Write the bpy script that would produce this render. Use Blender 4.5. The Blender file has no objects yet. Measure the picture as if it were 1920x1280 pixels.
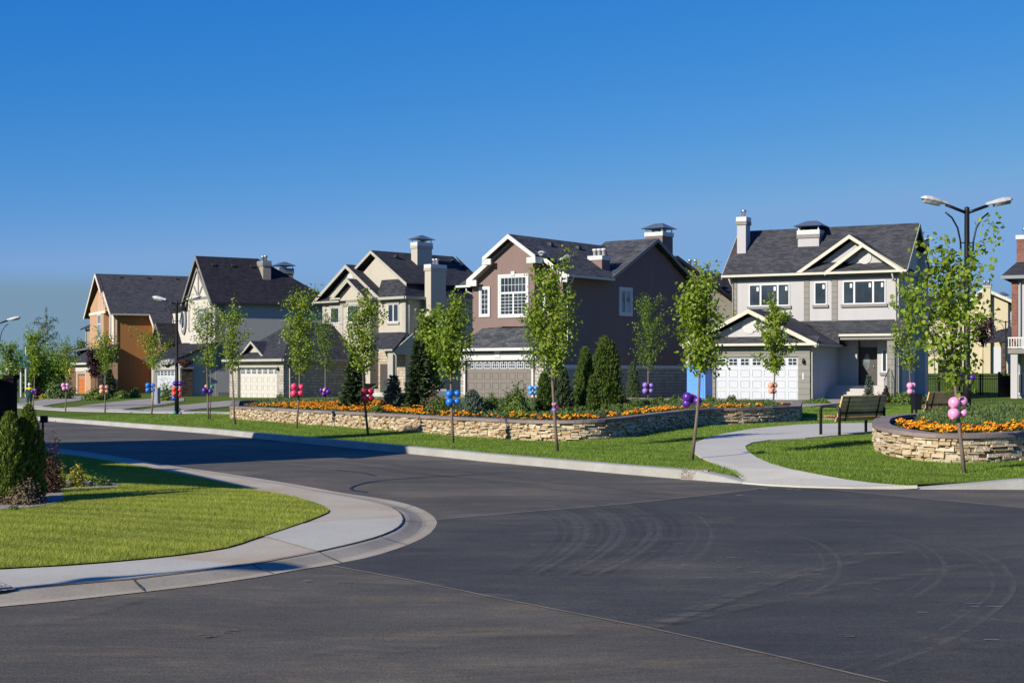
import bpy, bmesh, math, random
import numpy as np
from mathutils import Vector, Matrix
from mathutils.geometry import delaunay_2d_cdt
S = bpy.context.scene
# ---------------------------------------------------------------- camera
F, CX, HZ, CH = 2800.0, 960.0, 700.0, 1.7      # focal length and horizon measured on a 1920 px wide frame, eye height
cam = bpy.data.cameras.new('camera'); co = bpy.data.objects.new('camera', cam); S.collection.objects.link(co)
cam.sensor_width = 36.0; cam.lens = F / 1920 * 36; cam.shift_y = (HZ - 640) / 1920
cam.clip_start = 0.1; cam.clip_end = 6000
co.location = (0, 0, CH); co.rotation_euler = (math.pi / 2, 0, 0); S.camera = co
# ---------------------------------------------------------------- world, sun, exposure
SUN_EL = math.radians(27.5); SD = Vector((0.725, 0.689, 0)).normalized()          # direction in which shadows fall
w = bpy.data.worlds.new('World'); S.world = w; w.use_nodes = True
nt = w.node_tree; nt.nodes.clear()
sky = nt.nodes.new('ShaderNodeTexSky'); sky.sky_type = 'NISHITA'; sky.sun_disc = False
sky.sun_elevation = SUN_EL; sky.sun_rotation = math.atan2(-SD.x, -SD.y); sky.air_density = 1.0; sky.dust_density = 0.1; sky.ozone_density = 4.5
sky.altitude = 300
bg = nt.nodes.new('ShaderNodeBackground'); bg.inputs['Strength'].default_value = 0.064
# the deep polarised blue of this sky: each channel of the sky colour gets its own contrast
sep = nt.nodes.new('ShaderNodeSeparateColor'); cmb = nt.nodes.new('ShaderNodeCombineColor'); nt.links.new(sky.outputs[0], sep.inputs[0])
for i_, (a_, g_, top_) in enumerate(((3.25, 2.35, 2.4), (0.786, 0.96, 4.6), (0.853, 0.38, 8.2))):
    p_ = nt.nodes.new('ShaderNodeMath'); p_.operation = 'POWER'; p_.inputs[1].default_value = g_; nt.links.new(sep.outputs[i_], p_.inputs[0])
    q_ = nt.nodes.new('ShaderNodeMath'); q_.operation = 'MULTIPLY'; q_.inputs[1].default_value = a_ * 0.085 ** (g_ - 1); nt.links.new(p_.outputs[0], q_.inputs[0])
    r_ = nt.nodes.new('ShaderNodeMath'); r_.operation = 'MINIMUM'; r_.inputs[1].default_value = top_; nt.links.new(q_.outputs[0], r_.inputs[0]); nt.links.new(r_.outputs[0], cmb.inputs[i_])
# low bank of blue grey haze along the horizon at the left
tc_ = nt.nodes.new('ShaderNodeTexCoord'); sx_ = nt.nodes.new('ShaderNodeSeparateXYZ'); nt.links.new(tc_.outputs['Generated'], sx_.inputs[0])
def mr_(src, a, b, c, d):
    m = nt.nodes.new('ShaderNodeMapRange'); m.interpolation_type = 'SMOOTHSTEP'; m.inputs[1].default_value = a; m.inputs[2].default_value = b; m.inputs[3].default_value = c; m.inputs[4].default_value = d; nt.links.new(src, m.inputs[0]); return m.outputs[0]
hz_ = nt.nodes.new('ShaderNodeMath'); hz_.operation = 'MULTIPLY'; nt.links.new(mr_(sx_.outputs[2], .050, .070, 1, 0), hz_.inputs[0]); nt.links.new(mr_(sx_.outputs[0], -.28, -.10, 1, .35), hz_.inputs[1])
hm_ = nt.nodes.new('ShaderNodeMix'); hm_.data_type = 'RGBA'; nt.links.new(hz_.outputs[0], hm_.inputs[0]); nt.links.new(cmb.outputs[0], hm_.inputs[6]); hm_.inputs[7].default_value = (2.3, 3.75, 5.2, 1)
out = nt.nodes.new('ShaderNodeOutputWorld')
nt.links.new(hm_.outputs[2], bg.inputs[0]); nt.links.new(bg.outputs[0], out.inputs[0])
sl = bpy.data.lights.new('sun', 'SUN'); sl.energy = 5.0; sl.angle = math.radians(0.5); sl.color = (1.0, 0.92, 0.78)
so = bpy.data.objects.new('sun', sl); S.collection.objects.link(so)
sdir = Vector((SD.x * math.cos(SUN_EL), SD.y * math.cos(SUN_EL), -math.sin(SUN_EL)))
so.rotation_euler = sdir.to_track_quat('-Z', 'Y').to_euler(); so.location = (-30, -30, 40)
S.view_settings.view_transform = 'Standard'; S.view_settings.look = 'None'; S.view_settings.gamma = 1.0
S.view_settings.use_curve_mapping = False; S.view_settings.exposure = 0.41
# ---------------------------------------------------------------- helpers
C = S.collection
R = math.radians
def tag(o, label=None, cat=None, group=None, kind=None):
    if label: o['label'] = label
    if cat: o['category'] = cat
    if group: o['group'] = group
    if kind: o['kind'] = kind
    return o
def empty(name, loc, rz=0.0, label=None, cat=None, group=None):
    o = bpy.data.objects.new(name, None); C.objects.link(o); o.empty_display_size = 0.2
    o.location = loc; o.rotation_euler = (0, 0, rz); return tag(o, label, cat, group)
def link(name, me, mat, parent=None):
    o = bpy.data.objects.new(name, me); C.objects.link(o)
    for m in (mat if isinstance(mat, (list, tuple)) else [mat]): me.materials.append(m)
    if parent is not None: o.parent = parent
    return o
def auto_uv(me):
    uvl = me.uv_layers.new(name='UVMap'); n = len(me.loops); uv = np.zeros((n, 2), dtype=np.float32)
    for p in me.polygons:
        nrm = p.normal
        h = Vector((-nrm.y, nrm.x, 0))
        if h.length < 1e-3: h = Vector((1, 0, 0)); v = Vector((0, 1, 0))
        else:
            h.normalize(); v = nrm.cross(h)
        for li in p.loop_indices:
            c = me.vertices[me.loops[li].vertex_index].co
            uv[li] = (c.dot(h), c.dot(v))
    uvl.data.foreach_set('uv', uv.ravel())
class MB:
    def __init__(s): s.v = []; s.f = []; s.sm = []
    def poly(s, pts): i = len(s.v); s.v += [tuple(p) for p in pts]; s.f.append(tuple(range(i, i + len(pts)))); return s
    def hexa(s, a, b):            # bottom ring a, top ring b (same count, ccw seen from above)
        n = len(a); i = len(s.v); s.v += [tuple(p) for p in a] + [tuple(p) for p in b]
        s.f.append(tuple(range(i + n - 1, i - 1, -1))); s.f.append(tuple(range(i + n, i + 2 * n)))
        for k in range(n): j = (k + 1) % n; s.f.append((i + k, i + j, i + n + j, i + n + k))
        return s
    def box(s, x0, x1, y0, y1, z0, z1):
        x0, x1 = sorted((x0, x1)); y0, y1 = sorted((y0, y1)); z0, z1 = sorted((z0, z1))
        return s.hexa([(x0, y0, z0), (x1, y0, z0), (x1, y1, z0), (x0, y1, z0)], [(x0, y0, z1), (x1, y0, z1), (x1, y1, z1), (x0, y1, z1)])
    def prism_y(s, prof, y0, y1):   # profile [(x,z)] extruded along y
        return s.hexa([(x, y0, z) for x, z in prof], [(x, y1, z) for x, z in prof])
    def prism_x(s, prof, x0, x1):
        return s.hexa([(x0, y, z) for y, z in prof], [(x1, y, z) for y, z in prof])
    def slab(s, pts, t=0.12):       # plate whose top face is pts, thickness t downwards
        return s.hexa([(p[0], p[1], p[2] - t) for p in pts], pts)
    def beam(s, p, q, w, h, up=(0, 0, 1)):
        p, q = Vector(p), Vector(q); d = (q - p).normalized(); u = Vector(up); sd = d.cross(u)
        if sd.length < 1e-4: sd = d.cross(Vector((1, 0, 0)))
        sd.normalize(); u = sd.cross(d).normalized(); a = sd * w / 2; b = u * h / 2
        return s.hexa([p - a - b, p + a - b, p + a + b, p - a + b], [q - a - b, q + a - b, q + a + b, q - a + b])
    def tube(s, pts, r, n=8, cap=True):
        pts = [Vector(p) for p in pts]; rr = r if isinstance(r, (list, tuple)) else [r] * len(pts); i0 = len(s.v); ref = None
        for k, p in enumerate(pts):
            d = (pts[min(k + 1, len(pts) - 1)] - pts[max(k - 1, 0)]).normalized()
            if ref is None: ref = d.orthogonal().normalized()
            ref = (ref - d * ref.dot(d)).normalized(); b = d.cross(ref)
            for a in range(n):
                an = 2 * math.pi * a / n; s.v.append(tuple(p + ref * (math.cos(an) * rr[k]) + b * (math.sin(an) * rr[k])))
        for k in range(len(pts) - 1):
            for a in range(n):
                c = (a + 1) % n; s.f.append((i0 + k * n + a, i0 + k * n + c, i0 + (k + 1) * n + c, i0 + (k + 1) * n + a)); s.sm.append(len(s.f) - 1)
        if cap:
            s.f.append(tuple(i0 + a for a in range(n - 1, -1, -1))); s.f.append(tuple(i0 + (len(pts) - 1) * n + a for a in range(n)))
        return s
    def lathe(s, prof, n=16, c=(0, 0, 0), M=None):   # profile [(r,z)]
        i0 = len(s.v)
        for r_, z in prof:
            for a in range(n):
                an = 2 * math.pi * a / n; p = Vector((math.cos(an) * r_, math.sin(an) * r_, z))
                if M is not None: p = M @ p
                s.v.append((p.x + c[0], p.y + c[1], p.z + c[2]))
        for k in range(len(prof) - 1):
            for a in range(n):
                b = (a + 1) % n; s.f.append((i0 + k * n + a, i0 + k * n + b, i0 + (k + 1) * n + b, i0 + (k + 1) * n + a)); s.sm.append(len(s.f) - 1)
        s.f.append(tuple(i0 + a for a in range(n - 1, -1, -1))); s.f.append(tuple(i0 + (len(prof) - 1) * n + a for a in range(n)))
        return s
    def split(s):
        par = list(range(len(s.v)))
        def fd(a):
            while par[a] != a: par[a] = par[par[a]]; a = par[a]
            return a
        for f in s.f:
            for q in f[1:]: par[fd(q)] = fd(f[0])
        g = {}
        for f in s.f: g.setdefault(fd(f[0]), []).append(f)
        o = []
        for fs in g.values():
            ids = sorted({i for f in fs for i in f}); mp = {k: i for i, k in enumerate(ids)}; m = MB(); m.v = [s.v[i] for i in ids]; m.f = [tuple(mp[i] for i in f) for f in fs]; o.append(m)
        return o
    def build(s, name, mat, parent=None, uv=True, recalc=True):
        if name in ('corner_board', 'siding_panel', 'stone_pier', 'column', 'pier_cap', 'fascia', 'sticker', 'board') and len(s.v) > 8: return [m.build(name + ' ', mat, parent, uv, recalc) for m in s.split()][0]
        name = name.strip()
        me = bpy.data.meshes.new(name); me.from_pydata(s.v, [], s.f)
        if s.sm:
            fl = np.zeros(len(s.f), dtype=bool); fl[s.sm] = True; me.polygons.foreach_set('use_smooth', fl)
        me.update()
        if recalc:
            bm = bmesh.new(); bm.from_mesh(me); bmesh.ops.recalc_face_normals(bm, faces=bm.faces); bm.to_mesh(me); bm.free()
        if uv: auto_uv(me)
        return link(name, me, mat, parent)
def np_mesh(name, V, Fc, mat, parent=None, smooth=False):   # V (n,3), Fc (m,k)
    me = bpy.data.meshes.new(name); V = np.asarray(V, dtype=np.float32); Fc = np.asarray(Fc, dtype=np.int32)
    me.vertices.add(len(V)); me.vertices.foreach_set('co', V.ravel())
    m, k = Fc.shape; me.loops.add(m * k); me.loops.foreach_set('vertex_index', Fc.ravel())
    me.polygons.add(m); me.polygons.foreach_set('loop_start', np.arange(0, m * k, k, dtype=np.int32))
    if smooth: me.polygons.foreach_set('use_smooth', np.ones(m, dtype=bool))
    me.update(calc_edges=True); me.validate()
    return link(name, me, mat, parent)
def scatter(tv, tf, pos, ax, ay, az, sc):
    """copy a template (tv verts, tf faces) to many places; ax, ay, az are the axes of each copy"""
    tv = np.asarray(tv, dtype=np.float64); n = len(pos); sc = np.asarray(sc)
    if sc.ndim == 1: sc = sc[:, None]
    P = (tv[None, :, 0:1] * ax[:, None, :] + tv[None, :, 1:2] * ay[:, None, :] + tv[None, :, 2:3] * az[:, None, :]) * sc[:, None, :] + pos[:, None, :]
    Fc = np.asarray(tf)[None] + (np.arange(n) * len(tv))[:, None, None]
    return P.reshape(-1, 3), Fc.reshape(-1, np.asarray(tf).shape[1])
def frames(nrm, rng, roll=None):
    z = nrm / (np.linalg.norm(nrm, axis=1, keepdims=True) + 1e-9)
    r = rng.normal(size=z.shape) if roll is None else roll
    x = r - z * np.sum(r * z, axis=1, keepdims=True); x /= (np.linalg.norm(x, axis=1, keepdims=True) + 1e-9)
    return x, np.cross(z, x), z
def obj_pair(name, parts, mats, parent):  # unused helper kept tiny
    return [link(name, p, m, parent) for p, m in zip(parts, mats)]
# ---------------------------------------------------------------- materials
def NM(name, rough=0.8, spec=0.3):
    m = bpy.data.materials.new(name); m.use_nodes = True; t = m.node_tree; b = t.nodes['Principled BSDF']
    b.inputs['Roughness'].default_value = rough; b.inputs['Specular IOR Level'].default_value = spec
    return m, t, b
def nd(t, kind, **kw):
    n = t.nodes.new(kind)
    for k, v in kw.items():
        if k in n.inputs: n.inputs[k].default_value = v
        else: setattr(n, k, v)
    return n
def ramp(t, fac, stops):
    r = t.nodes.new('ShaderNodeValToRGB'); t.links.new(fac, r.inputs[0]); e = r.color_ramp.elements
    while len(e) > 1: e.remove(e[-1])
    e[0].position = stops[0][0]; e[0].color = (*stops[0][1], 1)
    for p, c in stops[1:]: x = e.new(p); x.color = (*c, 1)
    return r.outputs[0]
def mixc(t, fac, a, b, mode='MIX'):
    m = t.nodes.new('ShaderNodeMix'); m.data_type = 'RGBA'; m.blend_type = mode
    for i, val in ((0, fac), (6, a), (7, b)):
        if hasattr(val, 'is_linked'): t.links.new(val, m.inputs[i])
        elif isinstance(val, (int, float)): m.inputs[i].default_value = val
        else: m.inputs[i].default_value = (*val, 1) if len(val) == 3 else val
    return m.outputs[2]
def coord(t, which='Object', scale=(1, 1, 1), rot=(0, 0, 0)):
    c = t.nodes.new('ShaderNodeTexCoord'); mp = t.nodes.new('ShaderNodeMapping'); mp.inputs['Scale'].default_value = scale; mp.inputs['Rotation'].default_value = rot
    t.links.new(c.outputs[which], mp.inputs[0]); return mp.outputs[0]
def noise(t, vec, scale, detail=4, rough=0.6, dist=0.0):
    n = nd(t, 'ShaderNodeTexNoise', Scale=scale, Detail=detail, Roughness=rough, Distortion=dist); t.links.new(vec, n.inputs['Vector']); return n.outputs[0]
def bump(t, b, h, strength=0.3, dist=0.02):
    n = nd(t, 'ShaderNodeBump', Strength=strength, Distance=dist); t.links.new(h, n.inputs['Height']); t.links.new(n.outputs[0], b.inputs['Normal'])
def tint(c, k): return tuple(x * y for x, y in zip(c, k))
def sc3(c, k): return tuple(min(1.0, x * k) for x in c)
def m_plain(name, c, rough=0.6, spec=0.3, metal=0.0, var=0.08, coat=0.0):
    m, t, b = NM(name, rough, spec); v = coord(t); n = noise(t, v, 3.0, 5)
    col = ramp(t, n, [(0.3, sc3(c, 1 - var)), (0.7, sc3(c, 1 + var))]); t.links.new(col, b.inputs['Base Color'])
    b.inputs['Metallic'].default_value = metal; b.inputs['Coat Weight'].default_value = coat
    return m
def m_stucco(name, c):
    m, t, b = NM(name, 0.92, 0.15); v = coord(t); n = noise(t, v, 0.35, 4, 0.6); n2 = noise(t, v, 9, 5)
    st = noise(t, coord(t, 'Object', (2.2, 2.2, 0.18)), 1.2, 4)
    col = mixc(t, 0.5, ramp(t, n, [(0.3, sc3(c, 0.93)), (0.7, sc3(c, 1.06))]), ramp(t, st, [(0.3, sc3(c, 0.92)), (0.65, sc3(c, 1.04))]))
    t.links.new(col, b.inputs['Base Color']); bump(t, b, noise(t, v, 45, 3), 0.35, 0.02); return m
def m_brick(name, c1, c2, mortar, bw, bh, msize=0.012, scale=1.0, off=0.5, strength=0.5, squash=1.0):
    m, t, b = NM(name, 0.9, 0.15); v = coord(t, 'UV')
    br = nd(t, 'ShaderNodeTexBrick', Scale=scale); br.offset = off; br.squash = squash; br.squash_frequency = 3
    br.inputs['Color1'].default_value = (*c1, 1); br.inputs['Color2'].default_value = (*c2, 1); br.inputs['Mortar'].default_value = (*mortar, 1)
    br.inputs['Mortar Size'].default_value = msize; br.inputs['Brick Width'].default_value = bw; br.inputs['Row Height'].default_value = bh
    br.inputs['Bias'].default_value = 0.0; t.links.new(v, br.inputs['Vector'])
    n = noise(t, v, 0.9, 4); n2 = noise(t, v, 14, 3)
    col = mixc(t, 0.55, br.outputs[0], ramp(t, n2, [(0.25, (0.35,) * 3), (0.75, (1.0,) * 3)]), 'MULTIPLY')
    col = mixc(t, 0.35, col, ramp(t, n, [(0.3, (0.6,) * 3), (0.7, (1.0,) * 3)]), 'MULTIPLY')
    t.links.new(col, b.inputs['Base Color']); bump(t, b, br.outputs['Fac'], -strength, 0.02); return m
def m_shingle(name, c1, c2): return m_brick(name, c1, c2, sc3(c1, 0.45), 0.34, 0.15, 0.008, 1.0, 0.37, 0.5)
def m_siding(name, c, h=0.2):
    m, t, b = NM(name, 0.7, 0.3); v = coord(t, 'UV'); wv = nd(t, 'ShaderNodeTexBrick', Scale=1.0)
    wv.inputs['Color1'].default_value = (*c, 1); wv.inputs['Color2'].default_value = (*sc3(c, 1.1), 1); wv.inputs['Mortar'].default_value = (*sc3(c, 0.35), 1)
    wv.inputs['Mortar Size'].default_value = 0.012; wv.inputs['Brick Width'].default_value = 7.0; wv.inputs['Row Height'].default_value = h
    t.links.new(v, wv.inputs['Vector']); t.links.new(wv.outputs[0], b.inputs['Base Color']); bump(t, b, wv.outputs['Fac'], -0.5, 0.02); return m
def m_glass(name, c=(0.015, 0.02, 0.025), rough=0.04):
    m, t, b = NM(name, rough, 0.6); v = coord(t); n = noise(t, v, 0.8, 3)
    t.links.new(ramp(t, n, [(0.35, c), (0.7, sc3(c, 2.6))]), b.inputs['Base Color']); b.inputs['IOR'].default_value = 1.7
    bump(t, b, noise(t, v, 1.4, 2), 0.06, 0.05); return m
def m_leaf(name, c1, c2, trans=0.35, rough=0.5):
    m = bpy.data.materials.new(name); m.use_nodes = True; t = m.node_tree; b = t.nodes['Principled BSDF']; o = t.nodes['Material Output']
    b.inputs['Roughness'].default_value = rough; b.inputs['Specular IOR Level'].default_value = 0.35
    c1, c2 = tint(c1, (.84, .84, .75)), tint(c2, (.84, .84, .75)); g = t.nodes.new('ShaderNodeNewGeometry'); v = coord(t); n = noise(t, v, 2.2, 3)
    a = t.nodes.new('ShaderNodeMath'); a.operation = 'ADD'; t.links.new(g.outputs['Random Per Island'], a.inputs[0]); t.links.new(n, a.inputs[1])
    mu = t.nodes.new('ShaderNodeMath'); mu.operation = 'MULTIPLY'; mu.inputs[1].default_value = 0.5; t.links.new(a.outputs[0], mu.inputs[0])
    col = ramp(t, mu.outputs[0], [(0.2, c1), (0.8, c2)]); t.links.new(col, b.inputs['Base Color'])
    tr = t.nodes.new('ShaderNodeBsdfTranslucent'); tc = mixc(t, 1.0, col, (0.95, 1.1, 0.35), 'MULTIPLY'); t.links.new(tc, tr.inputs[0])
    mx = t.nodes.new('ShaderNodeMixShader'); mx.inputs[0].default_value = trans
    t.links.new(b.outputs[0], mx.inputs[1]); t.links.new(tr.outputs[0], mx.inputs[2]); t.links.new(mx.outputs[0], o.inputs[0]); return m
def m_island(name, stops, rough=0.85, nscale=12, bstr=0.4):
    m, t, b = NM(name, rough, 0.2); g = t.nodes.new('ShaderNodeNewGeometry'); v = coord(t)
    c1 = ramp(t, g.outputs['Random Per Island'], stops)
    col = mixc(t, 0.5, c1, ramp(t, noise(t, v, nscale, 5), [(0.25, (0.45, 0.42, 0.38)), (0.7, (1, 1, 1))]), 'MULTIPLY')
    t.links.new(col, b.inputs['Base Color']); bump(t, b, noise(t, v, nscale * 2.5, 4), bstr, 0.03); return m
M = {}
M['trim_cream'] = m_plain('trim_cream', (0.52, 0.495, 0.41), 0.5)
M['trim_white'] = m_plain('trim_white', (0.54, 0.54, 0.53), 0.45, var=0.03)
M['trim_grey'] = m_plain('trim_grey', (0.20, 0.195, 0.185), 0.6)
M['trim_taupe'] = m_plain('trim_taupe', (0.36, 0.345, 0.30), 0.6)
M['trim_dark'] = m_plain('trim_dark', (0.035, 0.035, 0.04), 0.5)
M['trim_peach'] = m_plain('trim_peach', (0.68, 0.58, 0.50), 0.6)
M['vinyl'] = m_plain('vinyl', (0.56, 0.575, 0.60), 0.4, var=0.03)
M['metal_galv'] = m_plain('metal_galv', (0.5, 0.53, 0.56), 0.35, 0.5, 0.85)
M['metal_cap'] = m_plain('metal_cap', (0.13, 0.17, 0.21), 0.45, 0.5, 0.4)
M['metal_black'] = m_plain('metal_black', (0.009, 0.009, 0.012), 0.4, 0.3)
M['metal_grey'] = m_plain('metal_grey', (0.22, 0.24, 0.27), 0.5)
M['lamp_white'] = m_plain('lamp_white', (0.46, 0.46, 0.45), 0.4)
M['lens'] = m_plain('lens', (0.30, 0.32, 0.33), 0.12, 0.8)
M['stucco_grey'] = m_stucco('stucco_grey', (0.43, 0.42, 0.43))
M['stucco_dark'] = m_stucco('stucco_dark', (0.36, 0.35, 0.34))
M['stucco_brown'] = m_stucco('stucco_brown', (0.200, 0.142, 0.132))
M['stucco_cream'] = m_stucco('stucco_cream', (0.425, 0.392, 0.335))
M['stucco_white'] = m_stucco('stucco_white', (0.50, 0.47, 0.43))
M['stucco_mid'] = m_stucco('stucco_mid', (0.27, 0.245, 0.22))
M['stucco_orange'] = m_stucco('stucco_orange', (0.31, 0.145, 0.050))
M['stucco_peach'] = m_stucco('stucco_peach', (0.44, 0.27, 0.165))
M['stucco_beige'] = m_stucco('stucco_beige', (0.42, 0.38, 0.31))
M['stucco_yellow'] = m_stucco('stucco_yellow', (0.50, 0.44, 0.30))
M['stucco_blue'] = m_stucco('stucco_blue', (0.20, 0.235, 0.26))
M['siding'] = m_siding('siding', (0.205, 0.20, 0.18), 0.33)
M['shingle'] = m_shingle('shingle', (0.032, 0.035, 0.046), (0.066, 0.068, 0.080))
M['shingle_grey'] = m_shingle('shingle_grey', (0.046, 0.049, 0.060), (0.092, 0.093, 0.104))
M['shingle_blue'] = m_shingle('shingle_blue', (0.045, 0.052, 0.064), (0.125, 0.127, 0.135))
M['shingle_dark'] = m_shingle('shingle_dark', (0.022, 0.023, 0.032), (0.042, 0.042, 0.052))
M['stone_block'] = m_brick('stone_block', (0.42, 0.35, 0.28), (0.62, 0.53, 0.42), (0.24, 0.21, 0.18), 0.42, 0.22, 0.02, 1.0, 0.43, 0.6, 0.6)
M['stone_pale'] = m_brick('stone_pale', (0.42, 0.38, 0.34), (0.60, 0.56, 0.50), (0.22, 0.2, 0.18), 0.4, 0.2, 0.02, 1.0, 0.4, 0.6, 0.7)
M['brick_red'] = m_brick('brick_red', (0.20, 0.07, 0.05), (0.30, 0.12, 0.09), (0.25, 0.2, 0.18), 0.24, 0.085, 0.01)
M['brick_dark'] = m_brick('brick_dark', (0.07, 0.045, 0.035), (0.20, 0.14, 0.11), (0.03, 0.03, 0.03), 0.3, 0.12, 0.012)
M['glass'] = m_glass('glass')
M['glass_pale'] = m_glass('glass_pale', (0.10, 0.12, 0.13))
M['door_white'] = m_plain('door_white', (0.48, 0.50, 0.55), 0.45, var=0.03)
M['door_cream'] = m_plain('door_cream', (0.51, 0.485, 0.45), 0.5, var=0.03)
M['door_taupe'] = m_plain('door_taupe', (0.178, 0.158, 0.145), 0.5, var=0.04)
M['door_dark'] = m_plain('door_dark', (0.065, 0.058, 0.058), 0.45)
M['door_orange'] = m_plain('door_orange', (0.50, 0.17, 0.045), 0.5)
M['door_blue'] = m_plain('door_blue', (0.09, 0.27, 0.76), 0.5)
M['curtain'] = m_plain('curtain', (0.45, 0.38, 0.26), 0.8)
M['step'] = m_plain('step', (0.42, 0.40, 0.37), 0.85)
M['sticker'] = m_plain('sticker', (0.8, 0.8, 0.8), 0.5)
# ---------------------------------------------------------------- terrain
def zr(y):   # level of the roadway: flat near the junction, falling gently along the street
    return -0.008 * (max(0.0, y - 30) - 0.0) if y < 190 else -1.28
KERB = []
def sdist(x, y):   # distance beyond the far kerb line (positive on the far side)
    best = 1e9; sg = 1
    for (ax, ay), (bx, by) in zip(KERB, KERB[1:]):
        dx, dy = bx - ax, by - ay; l2 = dx * dx + dy * dy; t = max(0.0, min(1.0, ((x - ax) * dx + (y - ay) * dy) / l2))
        qx, qy = ax + t * dx, ay + t * dy; d = math.hypot(x - qx, y - qy)
        if d < best - 1e-6: best = d; sg = 1 if dx * (y - ay) - dy * (x - ax) > 0 else -1
    return best * sg
def sst(a, b, x): t = max(0.0, min(1.0, (x - a) / (b - a))); return t * t * (3 - 2 * t)
MOUTH = (1e9, 1e9)
def z_yard(x, y):
    t = max(0.0, sdist(x, y)); md_ = 1 - sst(MOUTH[0] - .5, MOUTH[0], x) * (1 - sst(MOUTH[1] - .3, MOUTH[1] + .5, x)) * (1 - sst(.1, 1.3, t)) if y < 26 else 1
    return zr(y) + 0.12 * md_ + 0.03 * min(t, 7) + 0.011 * max(0, min(t, 37) - 7) + 2.0 * sst(88, 150, y) * sst(20, 34, x)
def z_near(x, y): return zr(y) + 0.066
def G(px, py, kind='yard', dz=0.0):
    k = (px - CX) / F; Y = 40.0
    f = {'road': lambda x, y: zr(y), 'yard': z_yard, 'near': z_near}[kind]
    for _ in range(40):
        z = f(k * Y, Y) + dz; Yn = (CH - z) * F / (py - HZ); Y = 0.5 * Y + 0.5 * min(Yn, 400)
    return (k * Y, Y)
def G3(px, py, kind='yard', dz=0.0):
    x, y = G(px, py, kind, dz); return (x, y, {'road': lambda a, b: zr(b), 'yard': z_yard, 'near': z_near}[kind](x, y) + dz)
_k = [G(px, py, 'road') for px, py in [(400, 813.4), (660, 840), (900, 864), (1150, 886.8), (1300, 899.5), (1350, 903.5), (1392, 906.5)]]
_k2 = [G(px, py, 'road') for px, py in [(1440, 910.5), (1500, 913.5), (1600, 916), (1720, 917), (1920, 917.5)]]
p62 = G(62, 787, 'road'); dx, dy = p62[0] - _k[0][0], p62[1] - _k[0][1]; dl = math.hypot(dx, dy)
KERB = [(p62[0] + dx / dl * 170, p62[1] + dy / dl * 170), p62] + _k + _k2 + [(_k2[-1][0] + 60, _k2[-1][1] + 1.5)]
MOUTH = (_k[-1][0], _k2[3][0])
def densify(poly, step, closed=True):
    o = []; n = len(poly)
    for i in range(n if closed else n - 1):
        a, b = poly[i], poly[(i + 1) % n]; L = math.hypot(b[0] - a[0], b[1] - a[1]); k = max(1, int(L / step))
        o += [(a[0] + (b[0] - a[0]) * j / k, a[1] + (b[1] - a[1]) * j / k) for j in range(k)]
    if not closed: o.append(poly[-1])
    return o
def smooth_poly(pts, it=2, closed=False):
    for _ in range(it):
        q = []; n = len(pts)
        for i in range(n if closed else n - 1):
            a, b = pts[i], pts[(i + 1) % n]; q += [(a[0] * .75 + b[0] * .25, a[1] * .75 + b[1] * .25), (a[0] * .25 + b[0] * .75, a[1] * .25 + b[1] * .75)]
        if not closed: q = [pts[0]] + q + [pts[-1]]
        pts = q
    return pts
def inside(x, y, poly):
    c = False; n = len(poly); j = n - 1
    for i in range(n):
        xi, yi = poly[i]; xj, yj = poly[j]
        if (yi > y) != (yj > y) and x < (xj - xi) * (y - yi) / (yj - yi) + xi: c = not c
        j = i
    return c
def sheet(name, poly, zf, mat, step=2.0, dz=0.0, kind='structure', skirt=0.0, grid=True):
    b = densify(poly, step); nb = len(b); pts = list(b)
    if grid:
        xs = [p[0] for p in b]; ys = [p[1] for p in b]; y = min(ys) + step * .5
        while y < max(ys):
            x = min(xs) + step * .5
            st = step * max(1.0, (abs(y) / 40))
            while x < max(xs):
                if inside(x, y, poly): pts.append((x, y))
                x += st
            y += st
    vs, _, fs, *_r = delaunay_2d_cdt([Vector(p) for p in pts], [(i, (i + 1) % nb) for i in range(nb)], [], 1, 1e-4)
    V = [(v.x, v.y, zf(v.x, v.y) + dz) for v in vs]; Fs = []
    for f in fs:
        a, bb, c = (vs[i] for i in f[:3])
        Fs.append(tuple(f) if (bb - a).cross(c - a) > 0 else tuple(reversed(f)))
    if skirt:
        o0 = len(V); V += [(x, y, zf(x, y) + dz) for x, y in b] + [(x, y, zf(x, y) + dz - skirt) for x, y in b]
        area = sum(b[i][0] * b[(i + 1) % nb][1] - b[(i + 1) % nb][0] * b[i][1] for i in range(nb))
        for i in range(nb):
            j = (i + 1) % nb; f = (o0 + i, o0 + nb + i, o0 + nb + j, o0 + j); Fs.append(f if area < 0 else tuple(reversed(f)))
    me = bpy.data.meshes.new(name); me.from_pydata(V, [], Fs); me.update(); o = link(name, me, mat); return tag(o, kind=kind)
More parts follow.
